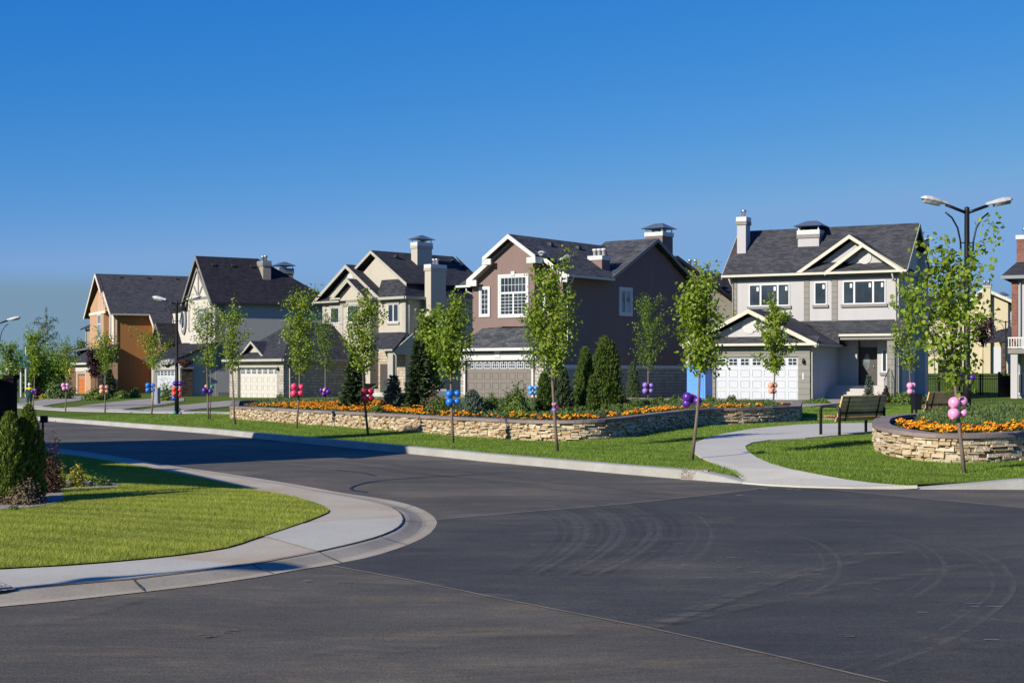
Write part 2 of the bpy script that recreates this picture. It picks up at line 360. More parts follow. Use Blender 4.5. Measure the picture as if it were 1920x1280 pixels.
# materials of the ground
def asphalt(name, c, warm, streak=True):
    c, warm = tint(c, (.82, .78, .62)), tint(warm, (.86, .79, .60))
    m, t, b = NM(name, 0.78, 0.3); v = coord(t)
    n1 = noise(t, v, 0.22, 5, 0.6); n2 = noise(t, v, 60, 3, 0.7); n3 = noise(t, coord(t, 'Object', (0.55, 3.5, 1), (0, 0, 0.25)), 0.5, 5, 0.65)
    col = ramp(t, n1, [(0.34, sc3(c, 0.78)), (0.5, c), (0.66, sc3(warm, 1.22))]); n5 = noise(t, coord(t, 'Object', (.8, 1.6, 1), (0, 0, .4)), .9, 6, .72, .6); col = mixc(t, ramp(t, n5, [(.52, (0, 0, 0)), (.70, (.55, .55, .55))]), col, sc3(tint(warm, (1.15, 1.03, .9)), 1.28)); col = mixc(t, ramp(t, n5, [(.28, (.6, .6, .6)), (.42, (0, 0, 0))]), col, sc3(c, .68))
    col = mixc(t, 0.5, col, ramp(t, n3, [(0.3, (0.6, 0.6, 0.62)), (0.7, (1.35, 1.3, 1.22))]), 'MULTIPLY')
    col = mixc(t, 0.85, col, ramp(t, n2, [(0.3, (0.45,) * 3), (0.72, (1.6,) * 3)]), 'MULTIPLY'); col = mixc(t, 0.7, col, ramp(t, noise(t, v, 22, 4, .7), [(0.3, (0.72,) * 3), (0.7, (1.3,) * 3)]), 'MULTIPLY')
    n4 = noise(t, coord(t, 'Object', (1.0, 5.0, 1), (0, 0, 0.3)), 2.6, 5, 0.75); col = mixc(t, 0.5, col, ramp(t, n4, [(0.3, (0.68,) * 3), (0.7, (1.35,) * 3)]), 'MULTIPLY')
    t.links.new(col, b.inputs['Base Color']); bump(t, b, n2, 0.5, 0.01); return m, t, b, col
M['asphalt'], *_ = asphalt('asphalt', (0.107, 0.102, 0.098), (0.140, 0.130, 0.118))
md, t, b, col = asphalt('asphalt_dark', (0.062, 0.065, 0.069), (0.082, 0.082, 0.083)); M['asphalt_dark'] = md
sc = noise(t, coord(t, 'Object', (0.9, 14, 1), (0, 0, 0.3)), 1.4, 2, 0.4); rr = ramp(t, sc, [(0.74, (0, 0, 0)), (0.79, (1, 1, 1))])
msk = ramp(t, noise(t, coord(t), 0.5, 2), [(0.55, (0, 0, 0)), (0.62, (0.45, 0.45, 0.45))]); col = mixc(t, mixc(t, 1.0, rr, msk, 'MULTIPLY'), col, (0.26, 0.26, 0.28)); t.links.new(col, b.inputs['Base Color'])
def concrete(name, c, stain, joint=None):
    c, stain = tint(c, (.82, .80, .73)), tint(stain, (.82, .80, .73))
    m, t, b = NM(name, 0.88, 0.2); v = coord(t); n1 = noise(t, v, 0.7, 5, 0.65); n2 = noise(t, v, 35, 4, 0.7)
    col = ramp(t, n1, [(0.32, stain), (0.62, c)]); col = mixc(t, 0.4, col, ramp(t, n2, [(0.3, (0.6,) * 3), (0.7, (1.15,) * 3)]), 'MULTIPLY')
    t.links.new(col, b.inputs['Base Color']); bump(t, b, n2, 0.25, 0.01); return m
M['conc_side'] = concrete('conc_side', (0.54, 0.50, 0.43), (0.48, 0.38, 0.29))
M['conc_new'] = concrete('conc_new', (0.56, 0.56, 0.52), (0.49, 0.48, 0.44))
M['conc_gutter'] = concrete('conc_gutter', (0.44, 0.41, 0.35), (0.33, 0.29, 0.24))
M['conc_lip'] = concrete('conc_lip', (0.52, 0.47, 0.39), (0.40, 0.35, 0.28))
M['conc_path'] = concrete('conc_path', (0.62, 0.61, 0.57), (0.56, 0.55, 0.51))
M['conc_kerb'] = concrete('conc_kerb', (0.43, 0.44, 0.45), (0.34, 0.335, 0.325))
M['conc_drive'] = concrete('conc_drive', (0.42, 0.39, 0.35), (0.34, 0.32, 0.29))
def grassm(name, a, b_, stripes=0.0):
    a, b_ = tint(a, (.8, .8, .7)), tint(b_, (.8, .8, .7))
    m, t, b = NM(name, 0.95, 0.1); v = coord(t); n1 = noise(t, v, 0.35, 5, 0.65); n2 = noise(t, v, 14, 4, 0.7)
    col = ramp(t, n1, [(0.3, a), (0.7, b_)]); col = mixc(t, 0.6, col, ramp(t, n2, [(0.3, (0.45, 0.5, 0.4)), (0.7, (1.25, 1.2, 1.1))]), 'MULTIPLY')
    t.links.new(col, b.inputs['Base Color']); bump(t, b, n2, 0.6, 0.04); return m
M['lawn_near'] = grassm('lawn_near', (0.17, 0.20, 0.028), (0.23, 0.245, 0.045))
M['lawn_far'] = grassm('lawn_far', (0.095, 0.160, 0.020), (0.145, 0.205, 0.030))
M['lawn_back'] = grassm('lawn_back', (0.15, 0.20, 0.03), (0.21, 0.245, 0.045))
M['soil'] = m_plain('soil', (0.045, 0.032, 0.022), 0.95, var=0.3)
M['gravel'] = m_island('gravel', [(0, (0.22, 0.2, 0.18)), (0.5, (0.4, 0.37, 0.34)), (1, (0.55, 0.52, 0.48))])
m_, t_, b_ = NM('gravel_bed', 0.95, 0.1); v_ = coord(t_); vo = nd(t_, 'ShaderNodeTexVoronoi', Scale=28.0); t_.links.new(v_, vo.inputs['Vector'])
t_.links.new(ramp(t_, noise(t_, v_, 30, 4), [(0.3, (0.14, 0.12, 0.10)), (0.7, (0.46, 0.42, 0.37))]), b_.inputs['Base Color']); bump(t_, b_, vo.outputs[0], 0.8, 0.02); M['gravel_bed'] = m_
# the whole ground, one sheet to the horizon
def z_base(x, y):
    if -200 < x < 200 and y > 0: return (z_yard(x, y) - 0.12 - 0.10 if sdist(x, y) > 1.2 else zr(y) - 0.10) if y < 220 else min(z_yard(x, y) - 0.3, 0.4)
    return zr(max(0, y)) - 0.1
bx = [-3000, -900, -400, -200, -140, -100, -80] + list(range(-66, 86, 6)) + [100, 140, 200, 400, 900, 3000]; by = [-400, -60, -10, 0.5] + list(range(6, 160, 6)) + [180, 219, 260, 400, 900, 1800, 4000]
V = [(x, y, z_base(x, y)) for y in by for x in bx]; nx = len(bx)
Fs = [(j * nx + i, j * nx + i + 1, (j + 1) * nx + i + 1, (j + 1) * nx + i) for j in range(len(by) - 1) for i in range(nx - 1)]
me = bpy.data.meshes.new('ground'); me.from_pydata(V, [], Fs); me.update(); tag(link('ground', me, M['lawn_back']), kind='structure')
# near corner: road edge (A), back of gutter (B), lawn edge (C), all traced on the ground
A = [(-260, 796), (-60, 819), (103, 840), (180, 849.5), (264, 863.9), (336, 875.8), (400, 884.3), (496, 898.7), (568, 910.7), (640, 923.9), (688, 931), (735, 938.2), (774, 947.8), (802, 960), (817, 972), (820.5, 983.7), (802.5, 1005), (759, 1024.5), (700, 1043.6), (623, 1059), (556, 1069), (500, 1080), (400, 1095), (300, 1107), (200, 1118), (100, 1129), (0, 1138), (-200, 1156)]
B = [(-260, 797.5), (-60, 821), (103, 843), (180, 852.6), (264, 867), (336, 879), (400, 888), (496, 903), (568, 915.5), (640, 929), (680, 937), (712, 944), (735, 951.4), (748, 958), (755, 966), (757, 976.6), (745, 991), (711.5, 1005.3), (663.5, 1018.5), (596.5, 1033.6), (544, 1043.6), (472, 1056.8), (400, 1066.6), (250, 1085), (150, 1093), (62, 1101), (0, 1107), (-200, 1124)]
Cc = [(-260, 807), (-60, 830), (0, 838), (115, 852), (156, 856.7), (228, 868.6), (300, 881.8), (371, 895), (430, 908), (467, 916.7), (508, 923.9), (556, 933.4), (592, 943), (612, 952), (619, 959.8), (603.6, 967), (567.7, 981.4), (496, 1005), (436, 1025.7), (400, 1032.7), (312, 1044.7), (156, 1058.8), (0, 1067), (-200, 1080)]
Aw = smooth_poly([G(x, y, 'road') for x, y in A], 1); Bw = smooth_poly([G(x, y, 'near') for x, y in B], 1); Cw = smooth_poly([G(x, y, 'near') for x, y in Cc], 1)
ext_l = (-0.75, 0.66)
# roadway: everything between the near edge and the far kerb
far_left = KERB[0]
Aext = [(Aw[0][0] - 100, Aw[0][1] + 168)]
road = KERB[:-1] + [(70, KERB[-1][1]), (70, -12), (-40, -12), (Aw[-1][0] - 20, Aw[-1][1] - 6)] + list(reversed(Aw)) + Aext
sheet('road', road, lambda x, y: zr(y), M['asphalt'], 1.5)
pt = [(622, 1060.5), (821.5, 974), (960, 962), (1110, 950), (1220, 940), (1340, 927), (1440, 914.5), (1535, 916), (1700, 932), (1910, 951.5), (2200, 980)]
pw = [G(x, y, 'road') for x, y in pt]; pw2 = [G(x, y, 'road') for x, y in [(1665, 1279), (1455, 1230), (1210, 1176), (960, 1127), (780, 1090)]]
pw = pw + [(40, 15), (40, -11), (9, -11)] + pw2
sheet('road_patch', pw, lambda x, y: zr(y), M['asphalt_dark'], 1.5, dz=0.004)
# pale seams along the patch
def strip(name, pts, width, zf, mat, dz, kind='structure'):
    L = []; Rr = []
    for i, p in enumerate(pts):
        a = pts[max(0, i - 1)]; c = pts[min(len(pts) - 1, i + 1)]; d = Vector((c[0] - a[0], c[1] - a[1])).normalized(); n = Vector((-d.y, d.x)) * width / 2
        L.append((p[0] + n.x, p[1] + n.y)); Rr.append((p[0] - n.x, p[1] - n.y))
    V = [(x, y, zf(x, y) + dz) for x, y in L + Rr]; n = len(pts)
    me = bpy.data.meshes.new(name); me.from_pydata(V, [], [(n + i, n + i + 1, i + 1, i) for i in range(n - 1)]); me.update(); return tag(link(name, me, mat), kind=kind)
M['seam'] = m_plain('seam', (0.17, 0.15, 0.125), 0.9, var=0.25); M['tar'] = m_plain('tar', (0.018, 0.018, 0.02), 0.5); M['scrape'] = m_plain('scrape', (0.22, 0.22, 0.23), 0.8)
zroad = lambda x, y: zr(y)
strip('road_seam', densify([G(622, 1060.5, 'road')] + list(reversed(pw2)), 0.5, False), 0.028, zroad, M['seam'], 0.006)
strip('road_seam', densify([G(x, y, 'road') for x, y in pt[1:7]], 0.5, False), 0.05, zroad, M['seam'], 0.008)
strip('road_seam', densify([G(x, y, 'road') for x, y in pt[6:]], 0.5, False), 0.05, zroad, M['seam'], 0.008)
strip('road_crack', densify(smooth_poly([G(x, y, 'road') for x, y in [(690, 923), (655, 919), (662, 911), (700, 902), (760, 897), (830, 893), (900, 889)]], 2), 0.3, False), 0.045, zroad, M['tar'], 0.008)
strip('road_crack', densify([G(x, y, 'road') for x, y in [(630, 881), (680, 886), (705, 893)]], 0.3, False), 0.03, zroad, M['tar'], 0.008)
rs = random.Random(4)
for k in range(34):
    px = rs.uniform(960, 1300) if k < 14 else rs.uniform(1250, 1880); py = 985 + (px - 960) * 0.17 + rs.gauss(0, 26); x, y = G(px, py, 'road'); L_ = rs.uniform(0.03, 0.13)
    strip('road_scuff', [(x, y), (x + L_, y - 0.02)], rs.uniform(0.008, 0.018), zroad, M['scrape'], 0.012)
for px, py in ((1415, 917), (1428, 917.5), (1475, 918), (1490, 919), (1380, 930)): x, y = G(px, py, 'road'); strip('road_scuff', [(x, y), (x + .1, y)], .07, zroad, M['scrape'], .012)
def off(pl, d):
    o = []
    for i, p in enumerate(pl):
        a = pl[max(0, i - 1)]; c = pl[min(len(pl) - 1, i + 1)]; v = Vector((c[0] - a[0], c[1] - a[1])).normalized(); o.append((p[0] - v.y * d, p[1] + v.x * d))
    return o
def dust(name, c, k, sc=(1.2, 1.2, 1), cut=(.42, .72)):   # thin film of dust or rubber, broken up so the asphalt shows through
    m = bpy.data.materials.new(name); m.use_nodes = True; t = m.node_tree; b = t.nodes['Principled BSDF']; b.inputs['Base Color'].default_value = (*c, 1); b.inputs['Roughness'].default_value = .9
    tr = t.nodes.new('ShaderNodeBsdfTransparent'); mx = t.nodes.new('ShaderNodeMixShader'); f = ramp(t, noise(t, coord(t, 'Object', sc), 2.2, 6, .75), [(cut[0], (0, 0, 0)), (cut[1], (k, k, k))]); t.links.new(f, mx.inputs[0]); t.links.new(tr.outputs[0], mx.inputs[1]); t.links.new(b.outputs[0], mx.inputs[2]); t.links.new(mx.outputs[0], t.nodes['Material Output'].inputs[0]); return m
M['dust_pale'] = dust('dust_pale', (.19, .18, .165), .27, cut=(.36, .8)); M['dust_dark'] = dust('dust_dark', (.02, .02, .024), .36, cut=(.36, .8)); M['dust_brown'] = dust('dust_brown', (.20, .175, .135), .42, (.7, 2.0, 1), (.44, .86))
dzz = [.005]
def mark(px, w_, mat, dbl=0):
    p = densify(smooth_poly([G(x, y, 'road') for x, y in px], 2), .25, False)
    for o in ((0,) if not dbl else (-dbl, dbl)): dzz[0] += .0006; strip('tyre_mark' if mat != 'dust_brown' else 'dirt_streak', off(p, o) if o else p, w_, zroad, M[mat], dzz[0])
A1 = [(1225, 947), (1290, 960), (1318, 985), (1322, 1010), (1300, 1040), (1240, 1075)]; A2 = [(1440, 996), (1520, 1014), (1556, 1042), (1562, 1068), (1545, 1092), (1490, 1120)]; A3 = [(1640, 1000), (1718, 1020), (1756, 1048), (1758, 1082), (1700, 1120)]; A4 = [(1780, 1020), (1850, 1046), (1885, 1085), (1880, 1120), (1800, 1180), (1700, 1228), (1600, 1262)]
for P_, q in ((A1, .07), (A2, .07), (A3, .06), (A4, .08)): mark(P_, .035, 'dust_pale', q); mark([(x + 16, y + 3) for x, y in P_], .05, 'dust_pale')
for k in range(7): mark([(985 + k * 34, 950 - k), (1050 + k * 34, 972), (1064 + k * 34, 1003), (1030 + k * 32, 1042), (960 + k * 30, 1080)], .06, 'dust_pale' if k % 2 else 'dust_dark', .05)
mark([(1700, 1030), (1500, 1075), (1350, 1130), (1220, 1178)], .17, 'dust_brown'); mark([(1715, 1033), (1500, 1080), (1340, 1138), (1215, 1185)], .09, 'dust_brown'); mark([(1920, 1046), (1700, 1082), (1500, 1118), (1220, 1178)], .16, 'dust_brown'); mark([(-40, 1186), (140, 1160), (260, 1120), (380, 1098)], .22, 'dust_brown'); mark([(600, 1240), (760, 1210), (960, 1190), (1100, 1186)], .4, 'dust_brown'); mark([(860, 1275), (1100, 1262), (1330, 1240), (1500, 1236)], .09, 'dust_dark', .12); mark([(650, 1090), (800, 1100), (960, 1130)], .3, 'dust_brown')
for i_, (x0, y0) in enumerate([(700, 870), (900, 900), (1000, 915), (600, 880), (1200, 925), (300, 835)]): mark([(x0 - 330, y0 - 40), (x0, y0), (x0 + 260, y0 + 22)], .18, 'dust_pale' if i_ % 2 else 'dust_dark')
for px_, py_, n_ in ((370, 1194, 5), (410, 1186, 4), (1580, 1195, 2), (560, 1092, 3), (640, 1093, 3)):
    for q in range(n_): x, y = G(px_ + rs.uniform(-14, 14), py_ + rs.uniform(-3, 3), 'road'); strip('chalk_mark', [(x, y), (x + rs.uniform(.02, .08), y + .01)], rs.uniform(.008, .02), zroad, M['seam'], .012)
# rolled gutter, pavement and lawn of the near corner
def resample(poly, n):
    L = [0]; 
    for a, b in zip(poly, poly[1:]): L.append(L[-1] + math.hypot(b[0] - a[0], b[1] - a[1]))
    o = []; j = 0
    for i in range(n):
        s = L[-1] * i / (n - 1)
        while j < len(L) - 2 and L[j + 1] < s: j += 1
        u = (s - L[j]) / (L[j + 1] - L[j]); o.append((poly[j][0] + (poly[j + 1][0] - poly[j][0]) * u, poly[j][1] + (poly[j + 1][1] - poly[j][1]) * u))
    return o
def band(name, P, Q, prof, mat, kind='structure'):   # between polylines P and Q, prof = [(t, dz)] across
    V = []; n = len(P)
    for t, dz in prof:
        for a, b in zip(P, Q): x = a[0] + (b[0] - a[0]) * t; y = a[1] + (b[1] - a[1]) * t; V.append((x, y, zr(y) + dz))
    Fs = [(k * n + i, k * n + i + 1, (k + 1) * n + i + 1, (k + 1) * n + i) for k in range(len(prof) - 1) for i in range(n - 1)]
    me = bpy.data.meshes.new(name); me.from_pydata(V, [], Fs); me.update(); return tag(link(name, me, mat), kind=kind)
def match(P, Q):   # nearest points of Q for P, in order
    Qd = densify(Q, 0.05, False); o = []; j = 0
    for p in P:
        bj = min(range(j, min(len(Qd), j + 400)), key=lambda q: (Qd[q][0] - p[0]) ** 2 + (Qd[q][1] - p[1]) ** 2); j = bj; o.append(Qd[bj])
    return o
Ad = densify(Aw, 0.25, False); Bm = match(Ad, Bw)
band('kerb_lip', Ad, Bm, [(0, 0.006), (0.30, 0.010)], M['conc_lip'])
band('gutter', Ad, Bm, [(0.30, 0.010), (0.42, 0.012), (0.62, 0.032), (0.82, 0.055), (1.0, 0.064)], M['conc_gutter'])
pav = Bw + list(reversed(Cw))
sheet('pavement', pav, z_near, M['conc_side'], 0.8)
mid = [(567.7, 981.4), (640, 976), (735, 971), (754, 967), (757, 976.6), (745, 991), (711.5, 1005.3), (663.5, 1018.5), (596.5, 1033.6), (496, 1005)]
sheet('pavement_slab', [G(x, y, 'near') for x, y in mid], z_near, M['conc_new'], 0.8, dz=0.004)
mid = [(-200, 1082), (0, 1068), (156, 1060), (312, 1046), (455, 1058), (400, 1065.6), (250, 1084), (62, 1100), (0, 1106), (-200, 1122)]
sheet('pavement_slab', [G(x, y, 'near') for x, y in mid], z_near, M['conc_new'], 0.8, dz=0.004)
M['joint'] = m_plain('joint', (0.05, 0.045, 0.04), 0.9)
strip('pavement_joint', densify([G(x, y, 'near') for x, y in [(596.5, 1033.6), (544, 1043.6), (472, 1056.8), (400, 1066.6), (250, 1085), (62, 1101)]], 0.2, False), 0.018, z_near, M['joint'], 0.008)
strip('pavement_joint', densify(smooth_poly([G(x, y, 'near') for x, y in [(735.4, 952), (752, 962), (757.5, 976.6), (745, 991), (711.5, 1005.3), (663.5, 1018.5), (596.5, 1033.6)]], 1), 0.2, False), 0.014, z_near, M['joint'], 0.008)
strip('pavement_joint', densify([G(x, y, 'near') for x, y in [(496, 1005), (596.5, 1033.6)]], 0.2, False), 0.03, z_near, M['conc_new'], 0.009)
lawn = list(Cw) + [(Cw[-1][0] - 4, Cw[-1][1] - 3), (-45, 8), (-45, 60), (Cw[0][0] - 6, Cw[0][1] + 6)]
LAWN_NEAR = lawn
sheet('lawn_near', lawn, z_near, M['lawn_near'], 1.2, dz=0.012)
for px_ in ((456, 1003, 488, 1072), (690, 962, 735, 948), (640, 936, 655, 925)): pass
for (x0, y0, x1, y1) in ((471, 1057, 512, 1077), (596.5, 1033.6, 640, 1056), (250, 1085, 270, 1110), (711, 1005, 762, 1022), (757, 976, 817, 975), (735, 951, 775, 948)):
    a_, b_2 = G(x0, y0, 'near'), G(x1, y1, 'road'); n_ = 6; V = []
    for i in range(n_ + 1):
        u = i / n_; x, y = a_[0] + (b_2[0] - a_[0]) * u, a_[1] + (b_2[1] - a_[1]) * u; h_ = .070 - .056 * u ** .75; V += [(x - .007, y, h_), (x + .007, y, h_)]
    me = bpy.data.meshes.new('gutter_joint'); me.from_pydata(V, [], [(2 * i, 2 * i + 1, 2 * i + 3, 2 * i + 2) for i in range(n_)]); me.update(); tag(link('gutter_joint', me, M['joint']), kind='structure')
sheet('gravel_ground', [G(x, y, 'near') for x, y in [(-60, 1090), (0, 1092), (22, 1102), (30, 1106), (0, 1110), (-60, 1116)]], z_near, M['gravel_bed'], .3, dz=.012)
# far kerb: a real step, back edge carried by the verge
KS = densify(KERB, 1.0, False)
xm0, xm1 = _k[-1][0], _k2[3][0]
seg1 = [p for p in KS if p[0] <= xm0 - 0.05] + [_k[-1]]; seg2 = [p for p in KS if p[0] >= xm1]
for sg, end in ((seg1, -1), (seg2, 0)):
    n = len(sg); o1, o2, o3 = off(sg, 0.05), off(sg, 0.09), off(sg, 0.26); V = []
    for i in range(n):
        e = (n - 1 - i) if end == -1 else i; acc = math.hypot(sg[i][0] - sg[end][0], sg[i][1] - sg[end][1]); h = 0.15 * min(1, 0.1 + acc / 0.9)
        for (x, y), dz in ((sg[i], -0.03), (sg[i], 0.0), (o1[i], h - 0.012), (o2[i], h), (o3[i], h)): V.append((x, y, zr(y) + dz))
    Fs = [(i * 5 + k, (i + 1) * 5 + k, (i + 1) * 5 + k + 1, i * 5 + k + 1) for i in range(n - 1) for k in range(4)]
    me = bpy.data.meshes.new('kerb'); me.from_pydata(V, [], Fs); me.update(); tag(link('kerb', me, M['conc_kerb']), kind='structure')
# drain stone in the kerb by the path
x, y = G(1297, 899, 'road'); MB().beam((x - .13, y + .16, zr(y) + .075), (x + .28, y + .05, zr(y) + .075), .3, .158).build('kerb_inlet', M['gravel_bed'])['kind'] = 'structure'
# verge and yards of the far side
_ko = off(KS, 0.24); kv = [(a if MOUTH[0] + .1 < a[0] < MOUTH[1] - .1 else b) for a, b in zip(KS, _ko)]; verge = kv + [(70, 210), (-140, 210)]
sheet('lawn_far', verge, z_yard, M['lawn_far'], 1.6, dz=0.0)
def slabs(name, px, mat, dz=0.02, step=1.0, kind='yard', sm=0):
    p = [G(x, y, kind) for x, y in px]
    if sm: p = smooth_poly(p, sm, True)
    return sheet(name, p, z_yard, mat, step, dz=dz, skirt=0.06)
PATH = [(1396, 902), (1380, 889), (1360, 880), (1330, 866), (1312, 858), (1301, 850), (1297, 842), (1301, 832.5), (1322.5, 823.7), (1360, 813.7), (1410, 805), (1450, 801), (1495, 797), (1570, 794.5), (1640, 794), (1760, 794), (2000, 797), (2000, 804), (1800, 803), (1700, 806), (1635, 811), (1585, 816), (1510, 822.5), (1445, 826), (1410, 831), (1397, 838), (1402, 847.5), (1420, 860), (1445, 871), (1480, 881), (1530, 891), (1585, 901), (1635, 907.5), (1700, 912.5)]
pp = [G(x, y, 'yard') for x, y in PATH]; pp = [(x, y) for x, y in pp]
PATHW = pp + [(_k2[3][0], _k2[3][1]), (_k2[2][0], _k2[2][1]), (_k2[1][0], _k2[1][1]), (_k2[0][0], _k2[0][1]), (_k[-1][0], _k[-1][1])]
def z_path(x, y):
    return z_yard(x, y) + 0.018
sheet('path', PATHW, z_path, M['conc_path'], 0.7, dz=0.006, skirt=0.05)
back = [(-40, 755), (60, 761), (120, 765.5), (300, 771), (440, 772.5), (900, 780), (1500, 784.5), (1700, 785.5), (2000, 786)]
backb = [(2000, 787.6), (1700, 787.2), (1500, 786.3), (900, 783), (440, 776), (300, 774.6), (120, 770.5), (60, 766.5), (-40, 760)]
slabs('sidewalk', back + backb, M['conc_path'], 0.02, 2.0)
slabs('driveway', [(436, 751), (526, 751), (470, 758), (432, 762), (385, 766.5), (345, 770.5), (300, 771.5), (262, 770), (300, 764), (360, 758), (400, 754)], M['conc_drive'], 0.03)
slabs('driveway', [(345, 747), (290, 747), (240, 751), (195, 756), (150, 761.5), (120, 764.8), (230, 768.5), (300, 760), (345, 752)], M['conc_drive'], 0.03)
slabs('driveway', [(163, 741), (143, 741), (100, 746), (40, 756), (0, 757), (0, 760), (80, 762), (150, 751)], M['conc_drive'], 0.03)
slabs('driveway', [(1288, 751), (1522, 752), (1505, 765), (1480, 784.5), (1250, 782)], M['conc_drive'], 0.03)
slabs('garden_path', [(1522, 753), (1560, 747), (1592, 743.5), (1650, 743), (1610, 751), (1571, 757.5), (1505, 764.5)], M['conc_drive'], 0.034)
slabs('driveway', [(870, 752), (1000, 752), (960, 764), (840, 764)], M['conc_drive'], 0.03)
# gravel island under the near shrubs
GRAVEL = smooth_poly([G(x, y, 'near') for x, y in [(-60, 962), (0, 957), (60, 953), (112, 944), (125, 930), (100, 921), (130, 917), (200, 917), (228, 912), (215, 905), (170, 903), (90, 900), (0, 895), (-80, 900)]], 2, True)
sheet('gravel_ground', GRAVEL, z_near, M['gravel_bed'], 0.6, dz=0.02)
# ---------------------------------------------------------------- houses
class House:
    """local frame: x along the front wall to the right, y into the house, z up; measured positions are turned into metres"""
    def __init__(s, label, px, Y, py, yaw, name='house', cat='house'):
        s.th = R(yaw); s.c, s.s = math.cos(s.th), math.sin(s.th); s.Y0 = Y; s.X0 = (px - CX) / F * Y; s.z0 = CH - (py - HZ) / F * Y
        s.root = empty(name, (s.X0, s.Y0, s.z0), -s.th, label, cat)
    def P(s, u, v): return s.X0 + u * s.c + v * s.s, s.Y0 - u * s.s + v * s.c
    def u(s, px, v): k = (px - CX) / F; return (k * (s.Y0 + v * s.c) - s.X0 - v * s.s) / (s.c + k * s.s)
    def v(s, px, u): k = (px - CX) / F; return (k * (s.Y0 - u * s.s) - s.X0 - u * s.c) / (s.s - k * s.c)
    def z(s, py, u, v): return CH - (py - HZ) / F * s.P(u, v)[1] - s.z0
    def pt(s, px, py, v): u = s.u(px, v); return u, s.z(py, u, v)
    def ps(s, px, py, u): v = s.v(px, u); return v, s.z(py, u, v)
def fmap(v0): return lambda a, d, z: (a, v0 - d, z)       # wall facing the front: a along x, d outwards
def smap(u0): return lambda a, d, z: (u0 + d, a, z)       # wall facing the right side
def mbox(mb, f, a0, a1, d0, d1, z0, z1):
    p, q = f(a0, d0, z0), f(a1, d1, z1); mb.box(p[0], q[0], p[1], q[1], p[2], q[2])
def window(root, f, a0, a1, z0, z1, trim='vinyl', cols=1, bars=None, outer=0.0, outer_mat=None, glass='glass', sill=None, split=None, head=None, key=False, stickers=False, mat=None):
    """f maps (along, outwards, up); outer = width of the plaster surround; bars = (nx, nz) glazing bars per light"""
    if a0 > a1: a0, a1 = a1, a0
    fr = MB(); fw = 0.07
    if outer:
        for q in ((a0 - outer, a0, z0 - outer, z1 + outer), (a1, a1 + outer, z0 - outer, z1 + outer), (a0, a1, z1, z1 + outer), (a0, a1, z0 - outer, z0)): mbox(fr, f, q[0], q[1], 0.0, 0.07, q[2], q[3])
    if key: mbox(fr, f, (a0 + a1) / 2 - .13, (a0 + a1) / 2 + .13, .0, .11, z1 + outer * .3, z1 + outer + .16)
    w = fr.build('window', M[outer_mat or mat or trim], root)
    s = MB(); lights = []
    zs = z1 - split if split else z1
    mbox(s, f, a0, a0 + fw, 0, .05, z0, z1); mbox(s, f, a1 - fw, a1, 0, .05, z0, z1); mbox(s, f, a0 + fw, a1 - fw, 0, .05, z0, z0 + fw); mbox(s, f, a0 + fw, a1 - fw, 0, .05, z1 - fw, z1)
    if split: mbox(s, f, a0 + fw, a1 - fw, 0, .047, zs - .06, zs + .06); lights.append((a0 + fw, a1 - fw, zs + .06, z1 - fw, True))
    ed = cols if isinstance(cols, (list, tuple)) else [(i + 1) / cols for i in range(cols)]
    prev = a0 + fw
    for i, e in enumerate(ed):
        x = a0 + (a1 - a0) * e; last = i == len(ed) - 1
        if not last: mbox(s, f, x - .055, x + .055, 0, .047, z0 + fw, zs - (.06 if split else fw))
        lights.append((prev, (a1 - fw) if last else x - .055, z0 + fw, zs - (.06 if split else fw), False)); prev = x + .055
    if bars:
        for L in lights:
            nx, nz = bars if not L[4] else (bars[0] * 2 + 2, 1)
            for i in range(1, nx + 1): x = L[0] + (L[1] - L[0]) * i / (nx + 1); mbox(s, f, x - .012, x + .012, 0, .03, L[2], L[3])
            for i in range(1, nz + 1): z = L[2] + (L[3] - L[2]) * i / (nz + 1); mbox(s, f, L[0], L[1], 0, .029, z - .012, z + .012)
    s.build('sash', M[trim], w)
    p = MB()
    for L in lights: mbox(p, f, L[0], L[1], 0.004, .02, L[2], L[3])
    p.build('pane', M[glass], w)
    if stickers:
        t = MB()
        for L in lights: mbox(t, f, L[1] - .2, L[1] - .08, .02, .024, L[3] - .34, L[3] - .1)
        t.build('sticker', M['sticker'], w)
    if sill:
        m = MB(); mbox(m, f, a0 - outer - .1, a1 + outer + .1, 0, .12, z0 - outer - .16, z0 - outer); m.build('sill', M[sill], w)
    if head:
        m = MB(); mbox(m, f, a0 - .12, a1 + .12, 0, .1, z1, z1 + .22); m.build('lintel', M[head], w)
    return w
